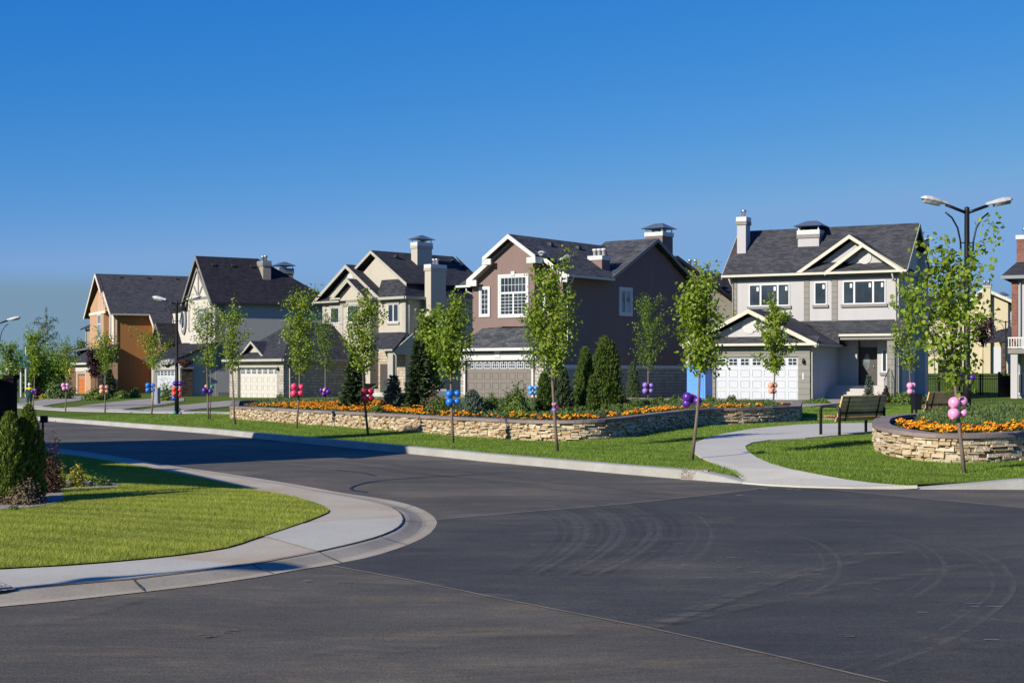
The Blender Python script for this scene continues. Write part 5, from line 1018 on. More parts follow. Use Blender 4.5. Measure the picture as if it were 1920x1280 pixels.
def leaves(pos, nrm, size, rng, tpl=LEAF, jitter=.35, along=None):
    x, y, z = frames(nrm + rng.normal(size=nrm.shape) * jitter, rng)
    if along is not None:     # leaf length runs along a given direction
        y = along / (np.linalg.norm(along, axis=1, keepdims=True) + 1e-9); x = np.cross(y, z); x /= (np.linalg.norm(x, axis=1, keepdims=True) + 1e-9); z = np.cross(x, y)
    return scatter(tpl[0], tpl[1], pos, x, y, z, size * rng.uniform(.7, 1.25, len(pos)))
def tree(label, base, H, cb, cr, n, leaf, seed, mat='leaf_lime', bark='bark', group=None, lean=0.0, shift=0.0, r0=.035, name='young_tree', profile='lime', nb=None, cat='tree', az=None, bush=1.0, stake=False):
    rng = np.random.default_rng(seed); x, y, z = base; root = empty(name, (x, y, z), 0, label, cat, group)
    wob = rng.normal(size=2) * .02 * H; T = lambda t: Vector((lean * t * H * .9 + wob[0] * math.sin(t * 3) + shift * t * t, wob[1] * math.sin(t * 2.4), t * H))
    tr = MB(); tr.tube([T(t) for t in np.linspace(0, .97, 9)], [r0 * (1 - .85 * t) for t in np.linspace(0, .97, 9)], 7)
    nb = nb or int(19 + H * 2.5); P = []; Nn = []; D = []
    for i in range(nb):
        f = (i + rng.uniform(0, .8)) / nb; hz = cb + (H * .92 - cb) * (f ** 1.1) * .97; t0 = hz / H; rel = (hz - cb) / (H - cb)
        if profile == 'lime': wd = (math.sin(math.pi * min(1, .16 + rel * .80)) ** .8) * (1.15 - .35 * rel)
        elif profile == 'birch': wd = .55 + .45 * math.sin(math.pi * (.1 + rel * .8))
        else: wd = math.sin(math.pi * (.12 + .8 * rel)) ** .6
        a = i * 2.39996 + rng.normal() * .4; el = R(rng.uniform(22, 52) + 16 * rel); L = cr * wd * rng.choice([.4, .7, .95, 1.1, 1.4], p=[.2, .25, .3, .15, .10]) / math.cos(el) * .95
        p0 = T(max(0.05, t0 - .03)); dirv = Vector((math.cos(a) * math.cos(el), math.sin(a) * math.cos(el), math.sin(el))); mid = p0 + dirv * L * .5; end = p0 + dirv * L + Vector((0, 0, (.10 if profile != 'birch' else -.45) * L))
        tr.tube([p0, mid, end], [r0 * .28 * (1 - .5 * rel), r0 * .18, r0 * .05], 4, False)
        k = max(4, int(n / nb * (.35 + .9 * L / cr)))
        s = rng.uniform(.12, 1.04, k) ** .75; pts = np.outer((1 - s) ** 2, p0) + np.outer(2 * s * (1 - s), mid) + np.outer(s ** 2, end)
        clump = rng.normal(size=(max(2, k // 9), 3)) * .055 * bush; pts += clump[rng.integers(0, len(clump), k)] + rng.normal(size=(k, 3)) * (.035 + .05 * np.minimum(1, s)[:, None]) * bush * max(1, cr)
        P.append(pts); Nn.append(rng.normal(size=(k, 3)) * .8 + np.array([0, 0, .8]) + np.array(dirv) * .3)
    k = int(n * .10); s = rng.uniform(max(.3, cb / H), 1.02, k); pts = np.array([T(t) for t in s]) + rng.normal(size=(k, 3)) * .05 * bush; P.append(pts); Nn.append(rng.normal(size=(k, 3)) + np.array([0, 0, .6]))
    if stake: tr.tube([(.06, .04, 0), (.06, .04, cb * 1.05)], .018, 6)
    P = np.concatenate(P); Nn = np.concatenate(Nn); tr.build('trunk', M[bark], root, uv=False, recalc=False)
    v, f = leaves(P, Nn, leaf, rng, along=(rng.normal(size=P.shape) + np.array([0, 0, -.5])) if profile != 'birch' else (rng.normal(size=P.shape) * .4 + np.array([0, 0, -1.])))
    np_mesh('crown', v, f, M[mat], root); return root
def conifer(label, base, H, cr, n, size, seed, mat='thuja', kind='thuja', group=None, name='arborvitae', cat='conifer', core=None, bark='bark_dark', tips=1):
    rng = np.random.default_rng(seed); root = empty(name, base, 0, label, cat, group)
    MB().tube([(0, 0, -.05), (0, 0, H * .7)], [H * .02 + .015, .012], 6).build('trunk', M[bark], root, uv=False, recalc=False)
    if kind == 'thuja':
        lob = rng.normal(size=(9, 3)); lob /= np.linalg.norm(lob, axis=1, keepdims=True)
        h = rng.uniform(0, 1, n) ** 1.15; th = rng.uniform(0, 2 * np.pi, n); d = np.stack([np.cos(th), np.sin(th), h * 1.5 - .7], 1)
        lump = 1 + .18 * np.sin(th * 3 + h * 9 + seed) + .16 * np.sin(th * 7 - h * 21 + seed * 2) + .10 * np.sin(th * 11 + h * 37)
        prof = np.minimum(1, (h + .06) * 6) ** .5 * (1 - h ** 1.7) ** .62; rr = cr * prof * lump * rng.uniform(.62, 1.04, n) ** .6
        P = np.stack([np.cos(th) * rr, np.sin(th) * rr, .03 + h * H * .98], 1)
        if tips > 1:
            for q in range(1, tips): sel = rng.uniform(size=n) < 1 / tips; a = q * 2.1 + seed; P[sel] = P[sel] * np.array([.75, .75, rng.uniform(.8, .93)]) + np.array([math.cos(a) * cr * .45, math.sin(a) * cr * .45, 0])
        out = np.stack([np.cos(th), np.sin(th), np.zeros(n)], 1); al = out * .45 + np.array([0, 0, 1.]) + rng.normal(size=(n, 3)) * .35
        v, f = leaves(P, out + rng.normal(size=(n, 3)) * .5, size, rng, SPRAY, .3, al)
    else:
        nw = int(9 + H * 3); P = []; A_ = []
        for i in range(nw):
            rel = i / nw; hz = H * (.04 + .94 * rel); L = cr * (1 - rel) ** .9 + .03
            for j in range(7):
                a = j * 0.9 + i * .5 + rng.normal() * .15; l = L * rng.uniform(.75, 1.12); k = max(5, int(n / nw / 7 * (.4 + 1.3 * (1 - rel)))); s = rng.uniform(.05, 1, k)
                dx, dy = math.cos(a), math.sin(a); P.append(np.stack([dx * l * s + rng.normal(size=k) * .09 * l * (1 - s * .6), dy * l * s + rng.normal(size=k) * .09 * l * (1 - s * .6), hz - .18 * l * s + .16 * l * s ** 3 + rng.normal(size=k) * .03 * H / 3], 1)); A_.append(np.tile([dx, dy, .15], (k, 1)) + rng.normal(size=(k, 3)) * .45)
        P = np.concatenate(P); A_ = np.concatenate(A_); v, f = leaves(P, rng.normal(size=P.shape) + np.array([0, 0, .8]), size, rng, SPRAY, .3, A_)
    np_mesh('foliage', v, f, M[mat], root); return root
def bush(label, base, rx, h, n, size, seed, mat='box_leaf', group=None, name='shrub', cat='shrub', tpl=LEAF, loose=.0, ry=None):
    rng = np.random.default_rng(seed); d = rng.normal(size=(n, 3)); d[:, 2] = np.abs(d[:, 2]) * 1.0 - .1; d /= np.linalg.norm(d, axis=1, keepdims=True)
    lump = 1 + .13 * np.sin(d[:, 0] * 5 + seed) + .13 * np.sin(d[:, 1] * 6 + seed * 3) + .1 * np.sin(d[:, 2] * 9 + seed)
    rr = rng.uniform(.55 - loose * .3, 1.03, n) ** .5 * lump * (1 + loose * rng.normal(size=n) * .35)
    P = d * rr[:, None] * np.array([rx, ry or rx, h]); P[:, 2] = np.maximum(P[:, 2], .01)
    v, f = leaves(P, d + np.array([0, 0, .3]), size, rng, tpl, .5, d + rng.normal(size=d.shape) * .5 + np.array([0, 0, .4]) if tpl is SPRAY else None)
    root = empty(name, base, 0, label, cat, group); np_mesh('foliage', v, f, M[mat], root)
    m = MB()
    for i in range(5): a = i * 1.26 + seed; m.tube([(0, 0, -.03), (math.cos(a) * rx * .3, math.sin(a) * rx * .3, h * .45), (math.cos(a) * rx * .6, math.sin(a) * rx * .6, h * .8)], [.012, .008, .003], 4, False)
    m.build('stem', M['bark_dark'], root, uv=False, recalc=False); return root
SOIL = .36
def px_tree(label, bx, by, ty, hw, cy, n, seed, kind='yard', dz=0.0, cxs=0.0, Y=0, nk=1.25, leaf=.066, **k):
    b = G3(bx, by, kind, dz)
    if Y: b = ((bx - CX) / F * Y, Y, z_yard((bx - CX) / F * Y, Y) + dz); by = HZ + (CH - b[2]) * F / Y
    s = F / b[1]; return tree(label, b, (by - ty) / s, (by - cy) / s, hw / s * (.86 if hw > 30 else .95), int(n * nk), leaf, seed, shift=cxs / s, **k)
LG = 'young lime trees planted along the verge'
TREES = [
 ('slim young tree with pink balloons, nearest the far left of the verge', 123, 771, 635, 22, 705, 900, 1, {}),
 ('young tree with peach balloons standing before the orange wall', 197, 773.5, 622, 26, 695, 1100, 2, {}),
 ('young tree with bright blue balloons, between the orange house and the left street lamp', 284.5, 776, 624, 30, 690, 1100, 3, {}),
 ('staked young tree with purple and green balloons right of the left street lamp', 391, 786.5, 566, 35, 690, 1300, 4, dict(stake=True)),
 ('narrow young tree at the left end of the long stone wall', 440.5, 795.5, 563, 24, 690, 1250, 5, {}),
 ('dense young tree with hot pink balloons in front of the long stone wall', 556, 803.5, 545, 44, 695, 1900, 6, {}),
 ('young tree with a dark trunk and dark red balloons, in the shaded stretch of verge', 690.5, 818, 545, 36, 690, 1700, 8, dict(bark='bark_dark')),
 ('young tree with four blue balloons in front of the stone wall and taupe garage', 849.5, 831, 553, 44, 700, 2000, 9, {}),
 ('tall young tree with a small pink and lilac balloon trio, before the brown house', 1045, 846, 500, 54, 690, 2100, 10, dict(lean=-.02)),
 ('bright young tree with big purple balloons beside the curving path', 1297, 862, 514, 50, 690, 2150, 13, {}),
 ('tall open young tree leaning beside the round stone planter at the right', 1808, 887, 450, 80, 712, 1150, 16, dict(lean=-.075, leaf=.088, bush=1.2, nb=34)),
]
for (lb, bx_, by_, ty, hw, cy, n, sd, k) in TREES:
    kk = dict(k); px_tree(lb, bx_, by_, ty, hw, cy, n, sd, group=LG, **kk)
px_tree('thin pale leaved tree in the marigold bed, before the stone garage side wall', 610, 756, 582, 36, 690, 1200, 7, dz=SOIL, mat='leaf_mid', group='young trees growing in the raised bed')
px_tree('small green tree with light blue balloons beside the taupe garage door', 1001.5, 757, 560, 32, 690, 1300, 11, dz=SOIL, mat='leaf_mid', group='young trees growing in the raised bed')
px_tree('dark green young tree with lilac balloons before the shaded brown side wall', 1215.5, 753, 556, 36, 688, 1900, 12, dz=SOIL, mat='leaf_mid', group='young trees growing in the raised bed')
px_tree('small tree with orange balloons before the white garage door', 1450, 755, 556, 34, 695, 1500, 14, dz=SOIL, group='young trees growing in the raised bed', leaf=.10)
px_tree('young tree with pink balloons at the right corner of the grey house', 1709, 745, 537, 44, 690, 1900, 15, Y=78, leaf=.11)
px_tree('leafy green tree at the far left behind the walking person', 61.5, 767, 619, 24, 700, 1300, 17, group=LG, leaf=.10)
px_tree('green tree crown rising above the black gate pier at the left edge', 20, 768, 645, 26, 722, 1300, 18, group=LG, leaf=.10)
px_tree('tall feathery birch with a white trunk at the far left', 85.5, 741, 578, 26, 700, 1900, 21, bark='bark_birch', mat='leaf_birch', name='birch_tree', profile='birch', leaf=.10, group='birches', nb=60)
px_tree('thin birch with a chalk white trunk behind the second bench', 1756, 737, 500, 20, 660, 600, 22, Y=92, bark='bark_birch', mat='leaf_birch', name='birch_tree', profile='birch', leaf=.09, group='birches', nb=40)
px_tree('dark purple leaved tree by the brown garage door', 178, 741, 655, 17, 705, 1500, 23, Y=142, mat='leaf_plum', bark='bark_dark', name='plum_tree', leaf=.17, bush=2)
px_tree('loose light green tree rising behind the dark spruce', 803, 768, 592, 34, 730, 1900, 24, mat='leaf_lime', dz=SOIL, leaf=.10, group='young trees growing in the raised bed')
px_tree('small plum tree with dark leaves behind the planter, near the iron fence', 1842, 742, 598, 22, 640, 700, 25, mat='leaf_plum', bark='bark_dark', name='plum_tree', leaf=.16, bush=2)
for i, (bx_, by_, ty, hw, lb) in enumerate([(98, 742, 690, 14, 'dense dark tree left of the low dark roof'), (72, 743, 668, 16, 'dense green tree behind the white birch trunk'), (110, 741, 672, 16, 'bushy tree beside the low dark roofed wing'), (40, 742, 700, 14, 'low bushy tree beside the green marquee'), (152, 735, 640, 9, 'distant tree top between the far houses')]):
    px_tree(lb, bx_, by_, ty, hw, by_ - 12, 1500, 40 + i, mat='leaf_mid', name='broad_tree', profile='round', leaf=.22, bush=4, bark='bark_dark', group='far trees at the left')
def px_con(label, bx, by, ty, hw, n, size, seed, dz=0.0, kind2='yard', **k):
    b = G3(bx, by, kind2, dz); s = F / b[1]; n = int(n * 1.3); return conifer(label, b, (by - ty) / s, hw / s, n, size, seed, **k)
AG = 'arborvitae before the brown house'
px_con('tall pointed arborvitae, left of the broadest one, against the brown wall', 1097, 768, 655, 18, 4200, .12, 51, dz=SOIL, group=AG)
px_con('broadest and tallest arborvitae against the brown side wall', 1133, 764, 633, 28, 6500, .13, 52, dz=SOIL, group=AG, tips=3)
px_con('slim dark arborvitae at the right end of the brown wall', 1187, 757, 680, 12, 3000, .11, 53, group=AG, mat='spruce')
px_con('narrow arborvitae at the right edge of the taupe garage', 1020, 775, 702, 13, 3000, .10, 54, dz=SOIL, group=AG)
px_con('short arborvitae in front of the two tall ones', 1112, 776, 708, 11, 2600, .09, 55, dz=SOIL, group=AG)
px_con('bulky dark arborvitae behind the tree with the pink and lilac balloons', 1053, 770, 690, 18, 3000, .11, 56, dz=SOIL, group=AG, mat='spruce')
px_con('tall dark spruce before the cream house chimney', 785, 770, 632, 30, 6000, .16, 61, dz=SOIL, mat='spruce', kind='spruce', name='spruce', group='spruces in the raised bed')
px_con('low blue spruce beside the front steps of the cream house', 738, 771, 700, 24, 3200, .12, 62, dz=SOIL, mat='spruce_blue', kind='spruce', name='spruce', group='spruces in the raised bed')
px_con('narrow dark spruce left of the dark red balloons', 662, 771, 655, 27, 4500, .14, 63, dz=SOIL, mat='spruce', kind='spruce', name='spruce', group='spruces in the raised bed')
px_con('spruce against the orange side wall', 205, 747, 690, 17, 3000, .2, 64, mat='spruce', kind='spruce', name='spruce')
px_con('small blue spruce before the porch steps of the grey house', 1629.5, 757, 700, 11, 2200, .10, 65, mat='spruce_blue', kind='spruce', name='spruce')
px_con('bluish dwarf pine before the left half of the taupe garage door', 886, 776, 737, 19, 2200, .11, 66, dz=SOIL, mat='spruce_blue', kind='thuja', name='dwarf_pine')
px_con('tall bushy arborvitae in the left foreground, right hand of the pair', 54, 941, 764, 29, 15000, .055, 71, kind2='near', mat='thuja_near', group='arborvitae in the left foreground', tips=2)
px_con('shorter arborvitae at the left edge of the foreground', 18, 944, 778, 36, 15000, .055, 72, kind2='near', mat='thuja_near', group='arborvitae in the left foreground', tips=2)
px_con('small feathery arborvitae tip between the black gate pier and the taller foreground arborvitae', 34, 938, 786, 24, 9000, .055, 73, kind2='near', mat='thuja_near', group='arborvitae in the left foreground')
def px_bush(label, bx, by, hw, h, n, size, seed, dz=0.0, kind='yard', **k):
    b = G3(bx, by, kind, dz); s = F / b[1]; return bush(label, b, hw / s, h / s, n, size, seed, **k)
BG = 'clipped box balls in the raised bed'
for i, (x, y, r_, lb) in enumerate([(1066, 781, 12, 'round green bush nearest the tree with the pink and lilac balloons'), (1086, 777, 11, 'round bush below the left tall arborvitae'), (1130, 773, 12, 'bright round bush below the broadest arborvitae'), (1160, 771, 10, 'round bush right of the bright one'), (1176, 767, 9, 'small round bush left of the slim dark arborvitae'), (1194, 764, 10, 'round bush at the foot of the slim dark arborvitae'), (1211, 761, 8, 'dark round bush at the foot of the tree with lilac balloons'), (1227, 759, 8, 'small bush right of the lilac balloon tree'), (1236, 757, 9, 'yellowish bush before the air conditioner'), (1262, 757, 10, 'round bush left of the purple balloons')]):
    px_bush(lb, x, y, r_, r_ * 1.35, 900, .045, 80 + i, dz=SOIL, group=BG)
px_bush('round bush before the blue door', 1331, 757, 9, 15, 900, .05, 92, dz=SOIL, group=BG); px_bush('round bush before the shaded part of the white garage door', 1372, 757, 10, 16, 900, .05, 93, dz=SOIL, group=BG)
px_bush('clipped round bush at the right corner of the cream garage door', 524, 757, 9, 18, 900, .07, 94)
px_bush('big loose green shrub before the right half of the taupe garage door', 968, 778, 25, 46, 2400, .07, 101, dz=SOIL, loose=.5); px_bush('airy rose bush between the dwarf pine and the big green shrub', 921, 774, 18, 34, 800, .06, 102, dz=SOIL, loose=.8, mat='leaf_mid')
px_bush('yellow green shrub at the foot of the big loose shrub', 978, 786, 17, 16, 1500, .05, 103, dz=SOIL, mat='yellow_leaf', loose=.3); px_bush('dark red barberry left of the tall arborvitaes', 1068, 768, 16, 28, 1500, .06, 104, dz=SOIL, mat='barberry', loose=.4)
px_bush('dark red barberry right of the broadest arborvitae', 1162, 762, 16, 22, 1400, .06, 105, dz=SOIL, mat='barberry', loose=.4); px_bush('green shrub between the dark spruce and the blue balloons', 822, 777, 20, 26, 1500, .06, 106, dz=SOIL, loose=.5)
px_bush('shrub with rusty orange leaves before the air conditioner of the cream house', 812, 773, 14, 42, 700, .07, 107, dz=SOIL, mat='dry_leaf', loose=.8); px_bush('low green shrub under the dark red balloons', 706, 779, 20, 16, 1500, .06, 108, dz=SOIL, loose=.3); px_bush('rounded shrub at the foot of the dark spruce', 762, 779, 14, 18, 1300, .05, 109, dz=SOIL)
px_bush('rose bush before the white garage door at the left', 312, 752, 15, 34, 900, .12, 110, loose=.8, mat='leaf_mid'); px_bush('broad shrub before the orange garage door', 112, 748, 24, 34, 1800, .16, 111, loose=.4, mat='juniper'); px_bush('bright green shrub below the peach balloons', 180, 750, 20, 20, 1600, .14, 112, loose=.3)
px_bush('yellowish shrub at the right foot of the orange wall', 252, 746, 11, 16, 900, .14, 113, loose=.3); px_bush('low shrub along the orange wall', 228, 747, 16, 13, 1000, .14, 114); px_bush('yellow flowering shrub left of the broad shrub', 83, 748, 9, 9, 700, .14, 115, mat='yellow_leaf'); px_bush('purple leaved shrub near the walking person', 72, 747, 14, 20, 900, .16, 116, mat='leaf_plum')
px_bush('low green shrub right of the grey house corner', 1700, 757, 30, 20, 2200, .10, 117, loose=.4); px_bush('dark red shrub by the porch steps of the grey house', 1652, 754, 20, 15, 1400, .08, 118, mat='barberry', loose=.4); px_bush('ground hugging shrub at the garage corner of the grey house', 1532, 757, 25, 9, 1400, .08, 119, loose=.3)
px_bush('juniper cushions before the white garage door', 1428, 760, 34, 9, 1500, .06, 120, dz=SOIL, mat='juniper', tpl=SPRAY); px_bush('dark shrub beside the downpipe of the stone garage', 538, 757, 9, 10, 500, .09, 121, mat='spruce'); px_bush('grey green shrub along the stone garage wall', 640, 760, 22, 12, 1200, .09, 122, mat='juniper', dz=.2, tpl=SPRAY)
px_bush('brown barberry beside the foreground arborvitae', 93, 925, 24, 88, 2600, .030, 131, kind='near', mat='barberry', loose=.7); px_bush('dry brown shrub at the foot of the foreground arborvitae', 42, 946, 40, 40, 2600, .030, 132, kind='near', mat='dry_leaf', loose=.5)
px_bush('yellow leaved shrub, left of the taller yellow one in the gravel', 112, 916, 16, 38, 700, .030, 133, kind='near', mat='yellow_leaf', loose=.6, group='yellow shrubs in the gravel'); px_bush('taller bright yellow shrub in the gravel', 146, 914, 17, 40, 900, .030, 134, kind='near', mat='yellow_leaf', loose=.6, group='yellow shrubs in the gravel')
px_bush('low green plant at the right end of the gravel', 186, 912, 22, 20, 900, .028, 135, kind='near', loose=.7); px_bush('small weed on the gravel below the arborvitae', 26, 957, 9, 9, 200, .025, 136, kind='near', loose=.7)

# ---------------------------------------------------------------- raised beds with dry stone walls
BEDF = [(433, 785), (502, 789.3), (561, 795), (648, 800.5), (705.6, 805), (771, 810), (845, 815.7), (900, 819.8), (987.5, 825.5), (1042, 827), (1097, 826), (1151.6, 822.6), (1206, 814.5), (1250, 807), (1320, 797), (1413.7, 795), (1498, 791)]
BEDB = [(1502, 777), (1400, 771), (1200, 766), (1000, 764), (700, 764), (540, 766), (438, 771)]
def offc(pl, d):
    n = len(pl); o = []
    for i, p in enumerate(pl): a = pl[i - 1]; c = pl[(i + 1) % n]; v = Vector((c[0] - a[0], c[1] - a[1])); v = v.normalized() if v.length else Vector((1, 0)); o.append((p[0] - v.y * d, p[1] + v.x * d))
    return o
def stone_wall(name, label, loop, h, seed, soil_dz, group):
    """loop: closed ccw world polygon of the outer face"""
    rng = random.Random(seed); root = empty(name, (loop[0][0], loop[0][1], z_yard(*loop[0])), 0, label, 'garden wall', group); ox, oy, oz = root.location
    L = densify(loop, .12); n = len(L); m = MB(); per = [0]
    for i in range(n): a, b = L[i], L[(i + 1) % n]; per.append(per[-1] + math.hypot(b[0] - a[0], b[1] - a[1]))
    tot = per[-1]
    def at(s):
        s %= tot; i = np.searchsorted(per, s, side='right') - 1; i = min(i, n - 1); a, b = L[i], L[(i + 1) % n]; u = (s - per[i]) / max(1e-6, per[i + 1] - per[i]); d = Vector((b[0] - a[0], b[1] - a[1])).normalized()
        return a[0] + (b[0] - a[0]) * u, a[1] + (b[1] - a[1]) * u, d
    z = 0.0; cap = .07; course = 0
    while z < h - cap - .02:
        ch = rng.choice([.032, .042, .05, .065]); ch = min(ch, h - cap - z); ch = ch if h - cap - z - ch > .03 else h - cap - z
        s = rng.uniform(0, .3)
        while s < tot:
            ln = rng.uniform(.07, .34); x0, y0, d0 = at(s); x1, y1, d1 = at(min(s + ln, tot)); d = Vector((x1 - x0, y1 - y0)); 
            if d.length > .02:
                d.normalize(); nn = Vector((d.y, -d.x)); pr = rng.uniform(-.03, .06); g = .006; j = lambda: rng.uniform(-.010, .010)
                zb = z_yard(x0, y0) - oz + z - (.1 if z == 0 else 0); zt = z_yard(x0, y0) - oz + z + ch - g
                a0 = Vector((x0, y0)) + d * g; a1 = Vector((x1, y1)) - d * g; i0 = a0 - nn * .12; i1 = a1 - nn * .12; o0 = a0 + nn * pr; o1 = a1 + nn * pr
                bot = [(o0.x - ox, o0.y - oy, zb + j()), (o1.x - ox, o1.y - oy, zb + j()), (i1.x - ox, i1.y - oy, zb), (i0.x - ox, i0.y - oy, zb)]
                q = rng.uniform(.6, 1); top = [(o0.x + d.x * .01 - nn.x * pr * (1 - q) - ox, o0.y - nn.y * pr * (1 - q) - oy, zt + j()), (o1.x - nn.x * pr * (1 - q) - ox, o1.y - nn.y * pr * (1 - q) - oy, zt + j()), (i1.x - ox, i1.y - oy, zt), (i0.x - ox, i0.y - oy, zt)]
                m.hexa(bot, top)
            s += ln
        z += ch; course += 1
    m.build('stone_face', M['ledge_stone'], root, uv=False)
    # dark core behind the face stones, and the coping
    ins = offc(L, .07); V = []; mc = MB()
    core = [(x - ox, y - oy, z_yard(x, y) - oz - .05) for x, y in ins]; coret = [(x - ox, y - oy, z_yard(x, y) - oz + h - cap) for x, y in ins]
    for i in range(n): k = (i + 1) % n; mc.poly([core[i], core[k], coret[k], coret[i]])
    mc.build('core', M['soil'], root, uv=False, recalc=False)
    mcap = MB(); o, i_ = offc(L, -.05), offc(L, .27); step = 5
    for a in range(0, n, step):
        idx = [min(a + t, n) % n for t in range(step + 1)]
        if a + step > n: idx = [q % n for q in range(a, n + 1)]
        ring = [(o[q][0], o[q][1]) for q in idx] + [(i_[q][0], i_[q][1]) for q in reversed(idx)]; zz = lambda p: z_yard(*p) - oz
        jz = rng.uniform(-.004, .004); mcap.hexa([(p[0] - ox, p[1] - oy, zz(p) + h - cap) for p in ring], [(p[0] - ox, p[1] - oy, zz(p) + h + jz) for p in ring])
    mcap.build('coping', M['coping'], root, uv=False)
    return root
M['ledge_stone'] = m_island('ledge_stone', [(0, (0.33, 0.21, 0.10)), (0.25, (0.50, 0.39, 0.25)), (0.5, (0.60, 0.52, 0.38)), (0.75, (0.42, 0.30, 0.17)), (1, (0.68, 0.63, 0.50))], 0.9, 9, 0.7)
M['coping'] = m_island('coping', [(0, (0.20, 0.165, 0.155)), (1, (0.28, 0.23, 0.215))], 0.9, 14, 0.4)
fw_ = smooth_poly([G(x, y, 'yard') for x, y in BEDF], 2); bw_ = [G(x, y, 'yard') for x, y in BEDB]
bed1 = fw_ + bw_
stone_wall('garden_wall', 'long low tan stone wall with a dark coping, running in front of the houses', bed1, .46, 3, SOIL, 'tan dry stone planter walls')
sheet('bed_soil', offc(densify(bed1, .4), .2), z_yard, M['soil'], 1.2, dz=SOIL)
P2 = [(1639.5, 843), (1654, 850), (1682.5, 857.7), (1713.7, 862.3), (1752.8, 866.5), (1792, 867.8), (1838.7, 867), (1885.6, 864.7), (1920, 862.3), (2000, 855), (2080, 845), (2110, 835), (2100, 825), (2000, 817), (1850, 813.5), (1760, 813), (1700, 816), (1660, 822), (1641, 832)]
bed2 = smooth_poly([G(x, y, 'yard') for x, y in P2], 2, True)
stone_wall('garden_wall', 'curved tan stone planter at the right, full of orange flowers', bed2, .48, 7, SOIL, 'tan dry stone planter walls')
sheet('bed_soil', offc(densify(bed2, .4), .2), z_yard, M['soil'], .8, dz=SOIL + .02)
# marigolds and low cover
FL = ([(math.cos(a) * r_, math.sin(a) * r_, z) for r_, z in ((.35, -.25), (1, 0), (.72, .35)) for a in [math.pi / 3 * k for k in range(6)]] + [(0, 0, .5)], [(k, (k + 1) % 6, 6 + (k + 1) % 6, 6 + k) for k in range(6)] + [(6 + k, 6 + (k + 1) % 6, 12 + (k + 1) % 6, 12 + k) for k in range(6)] + [(12 + k, 12 + (k + 1) % 6, 18, 18) for k in range(6)])
def flowers(name, label, pts, size, seed, mat='marigold', h=.16, group=None):
    rng = np.random.default_rng(seed); n = len(pts); P = np.array([(x, y, z_yard(x, y) + SOIL + h) for x, y in pts]) + rng.normal(size=(n, 3)) * np.array([.01, .01, .03])
    x_, y_, z_ = frames(rng.normal(size=(n, 3)) * .35 + np.array([-.15, -.3, 1]), rng); f5 = [q for q in FL[1] if len(set(q)) == 4]; v, f = scatter(FL[0], f5, P, x_, y_, z_, size * rng.uniform(.7, 1.25, n))
    o = np_mesh(name, v, f, M[mat]); tag(o, label, 'flowers', group, 'stuff'); o2 = None
    P2_ = np.repeat(P, 5, 0) + rng.normal(size=(n * 5, 3)) * np.array([.07, .07, .03]) - np.array([0, 0, .09]); v, f = leaves(P2_, rng.normal(size=P2_.shape) + np.array([0, 0, 1.]), .06, rng); return o, (v, f)
def along_front(front, n, lo, hi, rng, s0=0, s1=1):
    d = resample(front, 400); o = []
    for _ in range(n):
        i = int((s0 + (s1 - s0) * rng.random()) * 397) + 1; a, b = d[i - 1], d[i + 1]; v = Vector((b[0] - a[0], b[1] - a[1])).normalized(); w_ = rng.uniform(lo, hi) if not callable(hi) else rng.uniform(lo, hi(i / 400)); o.append((d[i][0] - v.y * w_, d[i][1] + v.x * w_))
    return o
rg = random.Random(5)
pts = along_front(fw_, 2300, .40, lambda s: 5.5 if s < .14 else (3.6 if s < .30 else .9), rg, 0.005, .42) + along_front(fw_, 110, .34, .62, rg, .42, .62) + along_front(fw_, 300, .34, .66, rg, .62, .995)
pts = [p for p in pts if inside(p[0], p[1], bed1) and math.sin(p[0] * 2.3) + math.sin(p[0] * 5.7 + p[1] * 3.1) > -.85]
_, lf1 = flowers('marigolds', 'band of orange and yellow marigolds along the long stone wall', pts, .045, 11)
d2 = densify(bed2, .3); fr2 = [p for p in bed2]; fr2 = [G(x, y, 'yard') for x, y in P2[:12]]
pts2 = along_front(smooth_poly(fr2, 2), 620, .36, .95, rg)
_, lf2 = flowers('marigolds', 'band of orange marigolds around the rim of the curved planter', pts2, .040, 12)
rng = np.random.default_rng(8)
def cover(name, label, poly, n, size, dz, mat, seed, h=.18, tpl=SPRAY, keep=None, extra=None):
    r_ = random.Random(seed); xs = [p[0] for p in poly]; ys = [p[1] for p in poly]; pts = []
    while len(pts) < n // 14:
        x, y = r_.uniform(min(xs), max(xs)), r_.uniform(min(ys), max(ys))
        if inside(x, y, poly) and (keep is None or keep(x, y)): pts.append((x, y, z_yard(x, y) + dz + r_.uniform(0, h * .5)))
    g = np.random.default_rng(seed); P = np.repeat(np.array(pts), 14, 0); d = g.normal(size=P.shape); d[:, 2] = np.abs(d[:, 2]) * .6; d /= np.linalg.norm(d, axis=1, keepdims=True)
    hm = .45 + .9 * np.clip(np.sin(P[:, 0] * 1.9 + seed) * np.sin(P[:, 1] * 1.3 + 1) + .35 * np.sin(P[:, 0] * 5.1), 0, 1.2); P = P + d * np.array([.20, .20, h]) * np.stack([np.ones(len(P)), np.ones(len(P)), hm], 1) * g.uniform(.3, 1.1, (len(P), 1)); v, f = leaves(P, d + np.array([0, 0, .6]), size, g, tpl, .5, d + np.array([0, 0, .25]) + g.normal(size=P.shape) * .3)
    if extra: v, f = (np.concatenate([v, extra[0]]), f) if False else (v, f)
    o = np_mesh(name, v, f, M[mat]); return tag(o, label, 'ground cover', None, 'stuff')
bin_ = offc(densify(bed1, .5), .95); cover('juniper_cover', 'low green juniper cover filling the long raised bed', bin_, 52000, .075, SOIL, 'juniper', 21, h=.13)
b2in = offc(densify(bed2, .4), .95); cover('juniper_cover', 'spreading green junipers filling the curved planter', b2in, 60000, .07, SOIL + .02, 'juniper', 22, h=.22)
